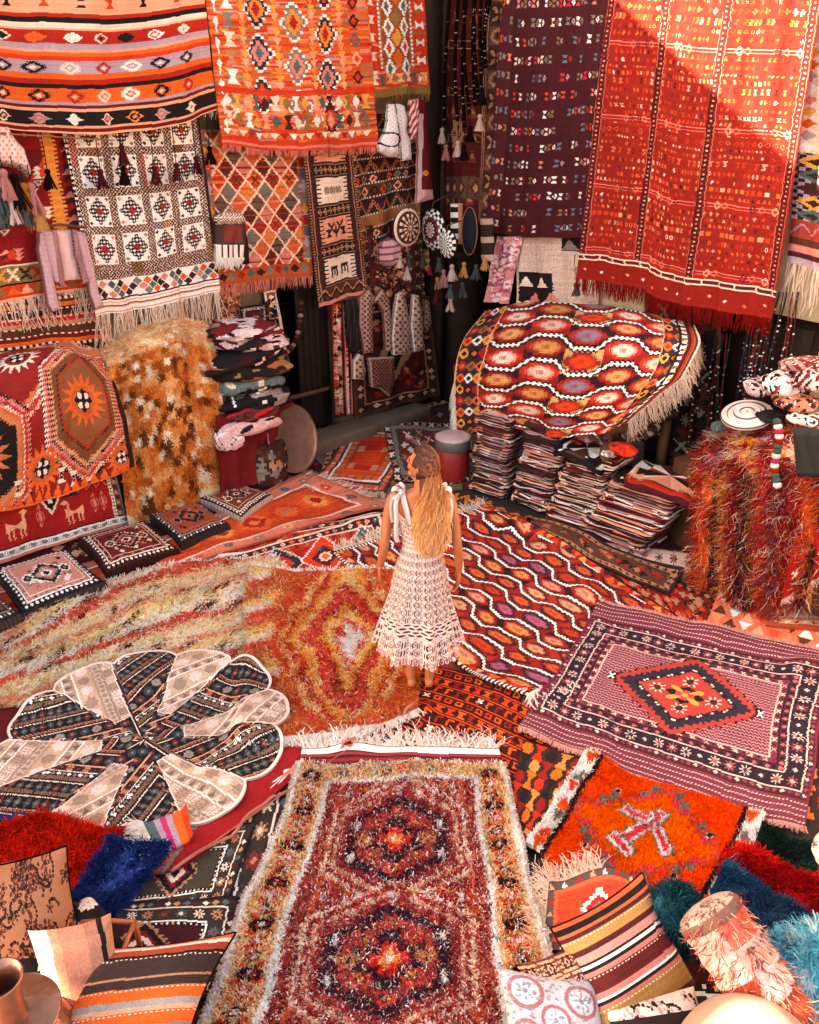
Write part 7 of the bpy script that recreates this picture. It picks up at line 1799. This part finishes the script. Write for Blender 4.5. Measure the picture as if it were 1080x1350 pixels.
fl = pat_floral(220, 130, 'a87450', '5c2c1e', '2e1814', 162, 90); flw = pat_floral(130, 130, 'd8b49a', '6a3a2a', '2e1814', 163, 22)
o_ = pillow('plump brown flowered cushion with a dark edge standing at the left edge', G(26, 1208, .34), np.array([.21, .08, -.02]), np.array([-.06, .12, .20]), np.array([.05, -.13, .07]), fl, M_CLOTH, seed=4, piping='bk')
lumpy('dark_blanket', 'dark striped blanket heaped between the floral bolster and the pink cushion', G(70, 1262, .16), yaw(.6, .22, .16, .14), blotch('bk', C('2c2420'), 'cr', 2.5, 390, .2), 'blanket', 390)
# copper jug
M_COP = mat('worn copper', 'metal', base='b07a62', rough=.34, metal=.85, scale=9, amt=.55, bump=.45, bscale=22)
jg = empty('copper_jug', G(30, 1380, .0) , 'copper jug with a tall neck and wide flange at the bottom left corner', 'jug')
jc = G(8, 1322, .5); jc[2] = 0
prof = [(.001, 0), (.16, 0), (.20, .06), (.215, .18), (.18, .30), (.11, .36), (.06, .40), (.055, .44)]
def smooth_prof(pr, n=40): return polyline(np.array(pr), n)
V, Q, c_ = lathe_arr(smooth_prof(prof), 56, jc, C('b07a62')); make_mesh('body', V, Q, c_, M_COP, jg)
V, Q, c_ = lathe_arr([(.056, .40), (.165, .415), (.17, .42), (.165, .425), (.056, .43)], 56, jc, C('b07a62')); make_mesh('flange', V, Q, c_, M_COP, jg)
V, Q, c_ = lathe_arr([(.06, .43), (.055, .47), (.062, .56), (.078, .62), (.081, .63), (.074, .63), (.056, .56), (.048, .47), (.044, .40), (.001, .4)], 56, jc, C('b07a62')); make_mesh('neck', V, Q, c_, M_COP, jg)
# right group
c3 = stripes_cv(110, 110, [(4, C('c8603a')), (5, 'bk'), (3, C('c8603a')), (4, 'mr'), (9, C('b08a4c')), (4, 'mr'), (7, C('c88a7a')), (2, 'bk'), (2, 'w'), (3, 'bk'), (4, C('c07a6c')), (13, C('5a1c1a')), (4, C('c07a6c')), (2, 'w'), (3, 'bk'), (3, C('b86a58')), (20, C('96783c')), (4, C('5a2a26')), (5, 'mr')], 164)
pillow('maroon, ochre and pink striped cushion at the bottom right', G(822, 1262, .24), np.array([.215, .12, .02]), np.array([-.075, .19, .1]), np.array([.02, -.08, .11]), c3, seed=5, piping='mr')
pillow('brown cushion with hooked motifs between the striped and the white cushion', G(742, 1295, .22), np.array([.14, .05, .01]), np.array([-.04, .09, .05]), np.array([.01, -.05, .06]), pat_brownhook(), seed=6)
pillow('white embroidered cushion with pale blue and rose flowers at the bottom edge', G(730, 1340, .2), np.array([.20, -.02, -.01]), np.array([-.01, .13, .07]), np.array([.0, -.04, .07]), pat_suzani(), M_CLOTH, seed=7)
c5 = pat_floral(120, 60, 'd8c4b4', 'a88a80', '2a1c1a', 165, 14); c5[20:34] = C('241a18')
pillow('cream cushion with a black band at the bottom right edge', G(868, 1352, .2), np.array([.2, .03, 0]), np.array([-.03, .10, .04]), np.array([0, -.04, .06]), c5, M_CLOTH, seed=8)
pc = pat_patch(); o, top, ax_ = bolster('patchwork bolster with woolly rags and a cream top, lower right', 932, 1200, .56, (-.50, .62, .55), .125, .42, pc, pat_floral(100, 100, 'b5a494', '8a6a5a', '6a4636', 166, 18))
def ragshag(o, top, ax_, r, L, cols, n, l_, w_, seed, ang=(0, 6.28)):
    rr = np.random.default_rng(seed); a = rr.uniform(*ang, n); t = rr.uniform(0, L, n)
    q = np.array(Vector((0, 0, 1)).rotation_difference(Vector(ax_)).to_matrix())
    nrm = np.stack([np.cos(a), np.sin(a), np.zeros(n)], 1) @ q.T; base = top + nrm * r - ax_ * t[:, None]
    c_ = np.array([cc(cols[k]) for k in rr.integers(0, len(cols), n)]) * (1 + rr.uniform(-.25, .2, (n, 1)))
    strands('rags', base, nrm + np.array([0, 0, -.9]), np.cross(nrm, rr.normal(0, 1, (n, 3))), l_ * rr.uniform(.6, 1.3, n), w_, c_, 3, .45, .5, None, o, .05, seed)
ragshag(o, top, ax_, .125, .5, [C('d8b07a'), C('c8402c'), C('e0d0b8'), C('c86a3a'), C('8a2a24')], 700, .045, .0045, 8, (3.6, 6.2))
V, Q, c_ = lathe_arr([(.126, .0), (.131, -.01), (.131, -.035), (.127, -.045)], 60, top, C('7a5a4a'), ax_); make_mesh('trim', V, Q, c_, M_PILE, o)
def fluffy(label, ctr, A, c1, c2, n, L, w, seed, lay_=(0, 0, -1), cat='cushion', name='shaggy_cushion'):
    COOL[0] = 0; r_ = np.random.default_rng(seed); fn = blotch(c1, c2, c1, 2.5, seed, .2)
    V, Q, c_ = superq(ctr, A, .8, .8, fn, 50, 26); o = make_mesh(name, V, Q, c_, M_PILE); tag(o, label, cat)
    k = r_.integers(0, len(Q), n); base = V[Q[k]].mean(1); N = base - np.asarray(ctr); N /= np.linalg.norm(N, axis=1, keepdims=True)
    strands('pile', base, N * .5 + np.asarray(lay_) * .6 + r_.normal(0, .3, (n, 3)) + .8 * np.stack([wob(base[:, 0], base[:, 2], 30, seed), wob(base[:, 1], base[:, 2], 30, seed + 1), wob(base[:, 0], base[:, 1], 30, seed + 2)], 1), np.cross(N, r_.normal(0, 1, (n, 3))), L * r_.uniform(.6, 1.3, n), w, c_[k] * 1.5 * (1 + r_.uniform(-.3, .3, (n, 1))), 3, .55, .5, None, o, .03, seed); COOL[0] = 1
fluffy('dark teal long-haired cushion left of the patchwork bolster', G(884, 1215, .26), yaw(.6, .10, .09, .17), C('123842'), C('1c5260'), 7000, .05, .007, 12)
fluffy('pale turquoise and white long-haired cushion at the right edge', G(1068, 1275, .26), yaw(.3, .16, .12, .15), C('4c98a8'), C('b8dce0'), 9000, .055, .007, 13)
fluffy('dark blue long-haired cushion behind the pale turquoise one', G(1012, 1222, .16), yaw(-.5, .2, .08, .10), C('14263c'), C('1e3c54'), 6000, .05, .007, 14)
flr = pat_floral(120, 90, 'e2d2c4', '6a4030', '3a1c18', 167, 26)
o, top, ax_ = bolster('cream bolster with brown flowers at the right edge above the dark shag', 1108, 1108, .5, (-.5, .35, .75), .13, .3, flr, flr)
# big clay jar
M_CLAY = mat('smooth pale clay', 'clay', base='b98a76', rough=.5, scale=7, amt=.28, bump=.3, bscale=30, spec=.25)
jc = G(1000, 1395, .45); jc[2] = 0
V, Q, c_ = lathe_arr(smooth_prof([(.001, 0), (.17, 0), (.24, .12), (.27, .28), (.235, .44), (.14, .54), (.06, .565), (.001, .57)], 60), 72, jc, C('cda392'))
tag(make_mesh('clay_jar', V, Q, c_, M_CLAY), 'big smooth round clay jar catching the sun in the bottom right corner', 'jar')
# ================================================================== the woman
WX, WY = .066, 4.20
WZ = floor_z(WX, WY) + .012
WO = np.array([WX, WY, WZ])
wm = empty('person', WO, 'woman with long blond hair seen from behind, barefoot in a cream crochet dress', 'person')
def ell_loft(pts, rx, ry, n=20, ax=None):
    """closed loft of ellipses; ring plane axes from path, rx along world-x-like direction"""
    pts = np.asarray(pts, float); m = len(pts); rx = np.broadcast_to(rx, (m,)); ry = np.broadcast_to(ry, (m,))
    t_ = np.linspace(0, m - 1, (m - 1) * 5 + 1)
    D = polyline_u(np.hstack([pts, np.array(rx)[:, None], np.array(ry)[:, None]]), len(t_))
    pts, rx, ry = D[:, :3], D[:, 3], D[:, 4]; m = len(pts)
    T = np.gradient(pts, axis=0); T /= np.linalg.norm(T, axis=1, keepdims=True)
    xr = np.array([1., 0, 0]) if ax is None else np.asarray(ax, float)
    a = np.linspace(0, 2 * math.pi, n, endpoint=False)[:, None]; rings = []
    for k in range(m):
        y_ = np.cross(T[k], xr); y_ /= np.linalg.norm(y_) + 1e-9; x_ = np.cross(y_, T[k])
        rings.append(pts[k] + np.cos(a) * x_ * rx[k] + np.sin(a) * y_ * ry[k])
    V = np.concatenate(rings + [pts[:1], pts[-1:]]); i = np.repeat(np.arange(m - 1), n); j = np.tile(np.arange(n), m - 1); j2 = (j + 1) % n
    Q = np.stack([i * n + j, i * n + j2, (i + 1) * n + j2, (i + 1) * n + j], 1); e = np.arange(0, n, 2)
    Q = np.concatenate([Q, np.stack([np.full(len(e), m * n), (e + 2) % n, e + 1, e], 1), np.stack([np.full(len(e), m * n + 1), (m - 1) * n + e, (m - 1) * n + e + 1, (m - 1) * n + (e + 2) % n], 1)])
    return V, Q, np.tile(C('c98a6a'), (len(Q), 1))
def ball(c_, r, n=14):
    th = np.linspace(-math.pi / 2, math.pi / 2, 9)
    r = np.broadcast_to(r, (3,)); V, Q, k = lathe_arr([(max(.02, math.cos(t)), math.sin(t)) for t in th], n)
    return V * r + np.asarray(c_), Q, k
hy = math.radians(58)                       # the head turns to her left
fw = np.array([-math.sin(hy), math.cos(hy), .0]); rt = np.array([math.cos(hy), math.sin(hy), 0.]); tilt = .22
fwt = fw * math.cos(tilt) + np.array([0, 0, math.sin(tilt)]); upt = -fw * math.sin(tilt) + np.array([0, 0, math.cos(tilt)])
HC = np.array([.012, .02, 1.55])
def hp(x, y, z): return HC + rt * x + fwt * y + upt * z
def head_parts():
    V, Q, k = ball((0, 0, 0), 1, 24); L = V.copy()
    zf = L[:, 2]; L[:, 0] *= .074 * (1 - .22 * np.clip(-zf, 0, 1) ** 1.5); yy = L[:, 1]; L[:, 1] *= .093 * np.where(yy > 0, 1 - .10 * np.clip(-zf, 0, 1), 1 - .35 * np.clip(-zf, 0, 1)); L[:, 2] *= .112
    V = HC + L[:, :1] * rt + L[:, 1:2] * fwt + L[:, 2:] * upt
    out = [(V, Q, k)]
    out.append(ell_loft([hp(0, .088, .018), hp(0, .101, -.004), hp(0, .110, -.020), hp(0, .094, -.030)], [.006, .009, .012, .008], [.006, .008, .010, .006], 10, rt))
    out.append(ball(hp(0, .072, -.088), .022)); out.append(ball(hp(0, .087, -.050), (.018, .012, .009)))
    out.append(ball(hp(-.028, .080, .028), (.018, .012, .008))); out.append(ball(hp(.028, .080, .028), (.018, .012, .008)))
    for s_ in (-1, 1): out.append(ball(hp(s_ * .074, -.005, -.005), (.008, .018, .026))); out.append(ball(hp(s_ * .04, .062, -.022), .024))
    return out
parts = head_parts()
parts.append(ell_loft([(0, 0, .76), (0, 0, .84), (0, 0, .92), (0, .005, 1.03), (0, .01, 1.14), (0, .012, 1.24), (0, .01, 1.32), (0, 0, 1.375), (0, 0, 1.405)], [.12, .150, .148, .112, .124, .145, .158, .125, .06], [.09, .108, .10, .082, .092, .10, .088, .062, .05], 28))
for s_ in (-1, 1): parts.append(ball((s_ * .065, .095, 1.225), (.055, .045, .05))); parts.append(ball((s_ * .062, -.040, .87), (.07, .052, .08)))
parts.append(ell_loft([(0, -.005, 1.36), (.003, .0, 1.42), (.008, .012, 1.49)], [.062, .050, .050], [.058, .050, .052], 18))
arms = {-1: [(-.145, 0, 1.365), (-.183, -.005, 1.33), (-.216, -.025, 1.20), (-.234, -.055, 1.07), (-.250, -.02, .97), (-.270, .045, .86)],
        1: [(.145, 0, 1.365), (.180, -.005, 1.33), (.212, -.03, 1.20), (.232, -.06, 1.07), (.246, -.035, .96), (.254, .01, .845)]}
for s_, A in arms.items():
    parts.append(ell_loft(A, [.040, .041, .036, .031, .031, .021], [.040, .041, .038, .033, .030, .018], 16))
    w_ = np.array(A[-1]); d = np.array([-.04 * (1 if s_ < 0 else 1), .15, -1.]); d /= np.linalg.norm(d); pn = np.array([1., .1, 0.]); fd = np.cross(d, pn); fd /= np.linalg.norm(fd)   # fd: thumb side
    if fd[1] < 0: fd = -fd
    inw = -s_ * np.array([1., 0, 0])
    palm = [w_, w_ + d * .03, w_ + d * .065, w_ + d * .09]
    parts.append(ell_loft(palm, [.013, .014, .014, .011], [.022, .034, .038, .034], 14))
    for k, (o_, L_) in enumerate(((.027, .068), (.009, .076), (-.009, .070), (-.026, .055))):
        b0 = w_ + d * .082 + fd * o_; c_ = .35 + .12 * k
        p1 = b0 + (d + inw * .15) * L_ * .4; p2 = p1 + (d + inw * c_ * 1.2) * L_ * .33; p3 = p2 + (d * .75 + inw * c_ * 1.7) * L_ * .27
        parts.append(ell_loft([b0 - d * .02, b0, p1, p2, p3], [.0085, .0088, .0082, .0076, .006], [.0085, .0088, .0082, .0076, .006], 8))
    t0 = w_ + d * .03 + fd * .022; t1 = t0 + d * .028 + fd * .022 + inw * .008; t2 = t1 + d * .028 + fd * .006 + inw * .006
    parts.append(ell_loft([t0 - fd * .01, t0, t1, t2], [.012, .012, .010, .007], [.012, .012, .010, .007], 8))
for s_ in (-1, 1):
    ank = (s_ * .062, -.02, .075)
    parts.append(ell_loft([(s_ * .08, 0, .86), (s_ * .082, .005, .72), (s_ * .072, .012, .50), (s_ * .074, -.018, .37), (s_ * .066, -.02, .20), ank, (s_ * .062, -.02, .03)], [.085, .078, .051, .052, .036, .029, .030], [.09, .082, .052, .054, .038, .034, .036], 18))
    parts.append(ball((s_ * .062, -.042, .032), (.029, .034, .031)))
    parts.append(ell_loft([(s_ * .062, -.03, .04), (s_ * .068, .04, .042), (s_ * .074, .10, .026), (s_ * .076, .135, .016)], [.028, .032, .040, .036], [.035, .034, .022, .013], 14))
    for k in range(5): parts.append(ell_loft([(s_ * (.076 - .030 + k * .0155), .12, .014), (s_ * (.074 - .030 + k * .016), .165 - k * .008, .011)], [.0105 if k == 0 else .0075] * 2, [.010 if k == 0 else .008] * 2, 8))
V, Q, c_ = join_arrays(parts); V = V * 1.0 + WO
M_SKIN = mat('sun-tanned skin', 'skin', base='bd6a42', rough=.5, scale=8, amt=.08, bump=.04, bscale=120, spec=.4)
try:
    bs = M_SKIN.node_tree.nodes['Principled BSDF']; bs.inputs['Subsurface Weight'].default_value = .08; bs.inputs['Subsurface Radius'].default_value = (.01, .004, .002); bs.inputs['Subsurface Scale'].default_value = 1.0
except Exception: pass
body = make_mesh('body', V, Q, c_, M_SKIN, wm)
md = body.modifiers.new('remesh', 'REMESH'); md.mode = 'VOXEL'; md.voxel_size = .0048; md.use_smooth_shade = True
md = body.modifiers.new('smooth', 'SMOOTH'); md.iterations = 4; md.factor = .5
M_EYE = mat('eye', 'eye', rough=.2, scale=10, amt=.02, bump=0, spec=.6)
for s_ in (-1, 1):
    V, Q, c_ = ball(hp(s_ * .030, .080, .008), .0105); make_mesh('eye', V + WO, Q, C('2a1c18'), M_EYE, wm)
V, Q, c_ = ell_loft([hp(-.02, .088, -.052), hp(0, .097, -.052), hp(.02, .088, -.052)], [.004, .006, .004], [.004, .006, .004], 8, upt); make_mesh('lips', V + WO, Q, C('a8504a'), M_EYE, wm)

# dress: crocheted lace with real holes over a slip
def skirt_grid(nu, nv, z0, z1, r0, r1, infl=0., ruff=1., prof=1.15):
    th = np.linspace(0, 2 * math.pi, nu + 1)[None, :]; t = np.linspace(0, 1, nv + 1)[:, None]
    rx = r0[0] + (r1[0] - r0[0]) * t ** prof + infl + .016 * np.sin(math.pi * np.clip(t * 2.2, 0, 1)); ry = r0[1] + (r1[1] - r0[1]) * t ** prof + infl + .014 * np.sin(math.pi * np.clip(t * 2.2, 0, 1))
    w_ = ruff * t ** 1.5 * (.022 * np.sin(th * 9 + 1 + .6 * np.sin(th * 2)) + .016 * np.sin(th * 15 + 2) + .014 * np.sin(th * 5))
    z = z0 + (z1 - z0) * t + ruff * t * .012 * np.sin(th * 3 + 2)
    return np.stack([np.cos(th) * (rx + w_) - .012 * t, np.sin(th) * (ry + w_) + 0 * t, z + 0 * th], 2) + WO
NU, NV = 460, 210
P = skirt_grid(NU, NV, 1.035, .305, (.120, .092), (.295, .26))
jj, ii = np.meshgrid(np.arange(NU), np.arange(NV)); ncol = 34
fx = (jj / NU * ncol) % 1; tz = ii / NV; fy = (ii / 15.) % 1
def cres(a, b): return (((a - .08) / .20) ** 2 + ((b - .5) / .40) ** 2 < 1) & (a > .10) | (((a - .56) / .20) ** 2 + ((b - .5) / .40) ** 2 < 1) & (a < .54) & (a > .34)
dots = (fx > .60) & (((np.floor((fx - .60) / .0999) + np.floor(ii / 3.2)) % 2) == 0) & ((ii % 16) > 1)
hole = cres(fx, fy) | dots
band = (tz > .64) & (tz < .76)
fxb, fyb = (jj / NU * 26 + .5 * np.floor(ii / 6.3)) % 1, (ii / 6.3) % 1
hole = np.where(band, (abs(fyb - .5) < .30 * np.sin(math.pi * fxb) + .02) & (fxb > .12) & (fxb < .88), hole)
hole &= ~((tz > .625) & (tz < .64)) & ~((tz > .76) & (tz < .775)) & (tz > .015)
scal = (ii > NV - 9) & (((jj / NU * 60 % 1 - .5) ** 2) * 4 + ((ii - (NV - 9)) / 9.) ** 2 > 1)
col = np.ones((NV, NU, 3)) * C('e2cbbc') * (1 + RNG.normal(0, .05, (NV, NU, 1)))
M_LACE = mat('cream crochet cotton', 'cloth', scale=90, amt=.12, bump=.4, rough=.85)
ctr_ = WO + [0, 0, .6]
grid_obj('skirt_lace', P, np.clip(col, 0, .85), M_LACE, wm, skirt=None, keep=~(hole | scal))
P2 = skirt_grid(90, 30, 1.03, .36, (.114, .088), (.268, .23), -.006)
grid_obj('slip', P2, np.tile(C('6e382c'), (30, 90, 1)), M_CLOTH, wm)
# bodice
nb, mb = 300, 62
th = np.linspace(0, 2 * math.pi, nb + 1)[None, :]; t = np.linspace(0, 1, mb + 1)[:, None]
back = np.clip(-np.sin(th), 0, 1)
ztop = 1.295 - .075 * back
z = 1.03 + (ztop - 1.03) * t
rx = np.interp(z, [1.03, 1.14, 1.24, 1.3], [.120, .131, .150, .157]); ry = np.interp(z, [1.03, 1.14, 1.24, 1.3], [.092, .098, .110, .10])
bust = .04 * np.clip(np.sin(th), 0, 1) ** 2 * np.exp(-((z - 1.225) / .05) ** 2)
P = np.stack([np.cos(th) * rx, np.sin(th) * (ry + bust) + .01, z + 0 * th], 2) + WO
jj, ii = np.meshgrid(np.arange(nb), np.arange(mb)); fx = (jj / nb * 22 + .5 * (ii // 10)) % 1; fy = (ii / 10.) % 1
hole = (((fx - .5) / .36) ** 2 + ((fy - .45) / .34) ** 2 < 1) & ~(((fx - .5) / .2) ** 2 + ((fy - .75) / .4) ** 2 < 1); hole &= (ii > 2) & (ii < mb - 3)
grid_obj('bodice', P, np.tile(C('e2cbbc'), (mb, nb, 1)) * (1 + RNG.normal(0, .05, (mb, nb, 1))), M_LACE, wm, keep=~hole)
# ribbon straps and bows
M_RIB = mat('cream ribbon', 'cloth', scale=40, amt=.08, bump=.1, rough=.6)
def ribbon(name, pts, w_, side, parent=wm, n=24, c_='d8cabb'):
    p = polyline_u(np.asarray(pts, float), n); side = np.asarray(side, float)
    if side.ndim == 1: side = np.tile(side / np.linalg.norm(side), (n, 1))
    u = np.linspace(-1, 1, 7)[None, :, None]; w_ = np.broadcast_to(w_, (n,))[:, None, None]
    P = p[:, None] + u * side[:, None] * w_ + .004 * np.cos(u * 3.1) * np.cross(np.gradient(p, axis=0), side)[:, None] * 30
    return grid_obj(name, P + WO, np.tile(C(c_), (n - 1, 6, 1)), M_RIB, parent, skirt=np.array([0, .003, .002]))
for s_ in (-1, 1):
    ribbon('strap', [(s_ * .075, -.098, 1.205), (s_ * .090, -.085, 1.29), (s_ * .115, -.045, 1.375), (s_ * .12, .0, 1.405), (s_ * .115, .06, 1.37), (s_ * .09, .115, 1.28)], .017, (1, .1, .1))
    k = np.array([s_ * .128, -.035, 1.402])
    V, Q, c_ = ball(k, (.020, .018, .018)); make_mesh('knot', V + WO, Q, C('efe2d2'), M_RIB, wm)
    ribbon('bow_loop', [k, k + [s_ * .028, -.02, .03], k + [s_ * .058, -.02, .018], k + [s_ * .056, -.03, -.022], k + [s_ * .02, -.025, -.012], k], .015, (0.2, .8, .5))
    ribbon('bow_loop', [k, k + [-s_ * .018, -.02, .035], k + [s_ * .008, -.01, .058], k + [s_ * .026, .0, .036], k], .013, (.6, .6, .2))
    ribbon('tail', [k, k + [s_ * .03, -.045, -.05], k + [s_ * .028, -.065, -.15], k + [s_ * .03, -.06, -.27], k + [s_ * .02, -.045, -.31]], .016, (1, .2, 0))
    ribbon('tail', [k, k + [s_ * .055, -.035, -.04], k + [s_ * .06, -.045, -.12], k + [s_ * .05, -.04, -.18]], .013, (1, .4, 0))
a = np.linspace(0, 2 * math.pi, 24); V, Q, c_ = tube_arr(np.stack([-.268 + .027 * np.cos(a), .042 + .025 * np.sin(a), .862 + .004 * np.cos(a)], 1), .0028, 'ye', 6, False)
make_mesh('bracelet', V + WO, Q, C('d8b070'), mat('gold', 'metal', rough=.3, metal=.9, scale=10, amt=.05, bump=0), wm)

# hair
def hair():
    r = np.random.default_rng(77); N = 5200
    n = r.normal(0, 1, (N * 3, 3)); n /= np.linalg.norm(n, axis=1, keepdims=True)
    # in head frame: x right, y forward, z up ; keep the scalp
    ok = (n[:, 2] > -.35) & ~((n[:, 1] > .30) & (n[:, 2] < .62)) & ~((n[:, 2] < .1) & (n[:, 1] > .0))
    n = n[ok][:N]; N = len(n)
    side0 = np.sign(n[:, 0] + r.normal(0, .05, N))
    M = 20; t = np.linspace(0, 1, M + 1)
    # end points on her back
    ex = .058 + .078 * n[:, 0] + r.normal(0, .016, N); ez = 1.04 + .20 * r.random(N) ** 1.6 + .05 * np.abs(n[:, 0]) + .03 * np.sin(n[:, 0] * 14); ey = -.125 + r.normal(0, .016, N) - .012 * (abs(n[:, 0]) < .5)
    R = np.array([.080, .100, .120]); pts = np.zeros((N, M + 1, 3))
    ph = r.uniform(0, 6.28, N); gph = np.round(n[:, 0] * 5 + .7 * n[:, 2]) * 1.9
    backdir = np.stack([np.clip(n[:, 0] * .75, -.8, .8) , np.full(N, -.75), np.full(N, -.42)], 1); backdir /= np.linalg.norm(backdir, axis=1, keepdims=True)
    for k in range(M + 1):
        tt = t[k]; a_ = min(1, tt / .30)
        d = n * (1 - a_) + backdir * a_ + np.array([0, -.25, .25]) * math.sin(math.pi * a_) * .8; d /= np.linalg.norm(d, axis=1, keepdims=True)
        lift = 1.03 + .12 * a_ + r.normal(0, .006, (N, 1))
        loc = d * R * lift; skull = HC + loc[:, :1] * rt + loc[:, 1:2] * fwt + loc[:, 2:] * upt
        if tt <= .30: p = skull
        else:
            b = (tt - .30) / .70
            if k and t[k - 1] <= .30: start = pts[:, k - 1].copy()
            end = np.stack([ex, ey, ez], 1)
            p = start * (1 - b) + end * b
            p[:, 1] -= .035 * math.sin(math.pi * min(1, b * 1.1)) ; p[:, 0] += (p[:, 0] - .05) * .30 * math.sin(math.pi * b)
            p[:, 0] += .020 * b * np.sin(b * 11 + gph) + .004 * np.sin(b * 22 + ph); p[:, 1] += .012 * b * np.cos(b * 12 + gph)
        pts[:, k] = p
    T = np.gradient(pts, axis=1); out = pts - np.array([.04, .06, 0]); out[..., 2] = 0
    out0 = pts - HC; w0 = np.clip(1 - t * 3, 0, 1)[None, :, None]; out = out * (1 - w0) + out0 * w0
    S_ = np.cross(T, out); S_ /= np.linalg.norm(S_, axis=2, keepdims=True) + 1e-9
    wdt = (.0034 * (1 - .55 * t ** 2))[None, :, None]
    A_, B_ = pts - S_ * wdt, pts + S_ * wdt
    V = np.stack([A_, B_], 2).reshape(-1, 3); m = 2 * (M + 1); b = (np.arange(N) * m)[:, None]
    Q = np.concatenate([b + np.array([[2 * k, 2 * k + 1, 2 * k + 3, 2 * k + 2]]) for k in range(M)], 0)
    ks = np.repeat(t[:-1], N); st_ = np.tile(r.uniform(-.16, .2, N) + .12 * np.sin(n[:, 0] * 17), M)
    q = np.clip(ks + st_ * np.clip(ks * 6, .25, 1), 0, 1)[:, None]
    stops = [(0, '3a2218'), (.1, '5e3824'), (.24, '84502f'), (.38, '9c6036'), (.58, 'b8713c'), (.8, 'd09252'), (1, 'dcaa70')]
    cl = np.stack([np.interp(q[:, 0], [s_[0] for s_ in stops], [C(s_[1])[c2] for s_ in stops]) for c2 in range(3)], 1) * np.tile(1 + r.uniform(-.18, .18, N), M)[:, None]
    M_HAIR = mat('hair', 'hair', scale=50, amt=.08, bump=0, rough=.55, spec=.22)
    make_mesh('hair', V + WO, Q, np.clip(cl, 0, .8), M_HAIR, wm, smooth=True)
    # the scalp
    V, Q, k = ball((0, 0, 0), 1, 40); cz = V[Q].mean(1); kp = (cz[:, 2] > -.55) & ~((cz[:, 1] > .38) & (cz[:, 2] < .62)) & ~((cz[:, 2] < -.05) & (cz[:, 1] > -.05))
    Vs = V * [.0805, .0995, .1185]; Vs = HC + Vs[:, :1] * rt + Vs[:, 1:2] * fwt + Vs[:, 2:] * upt
    make_mesh('scalp_hair', Vs + WO, Q[kp], C('38211a'), M_HAIR, wm)
    # the mass under the outer locks
    core = ell_loft([hp(0, -.02, .085), hp(0, -.040, .05), hp(0, -.045, -.03), (.045, -.085, 1.42), (.055, -.11, 1.33), (.058, -.125, 1.22), (.058, -.122, 1.12)], [.02, .050, .056, .056, .062, .058, .03], [.03, .048, .045, .030, .024, .018, .012], 20)
    zz = core[0][core[1]].mean(1)[:, 2]; q = np.clip((1.62 - zz) / .55, 0, 1)
    cl = np.stack([np.interp(q, [s_[0] for s_ in stops], [C(s_[1])[c2] for s_ in stops]) for c2 in range(3)], 1) * .4
    make_mesh('hair_core', core[0] + WO, core[1], cl, M_HAIR, wm)
hair()
wm.scale = (.89, .93, .95)
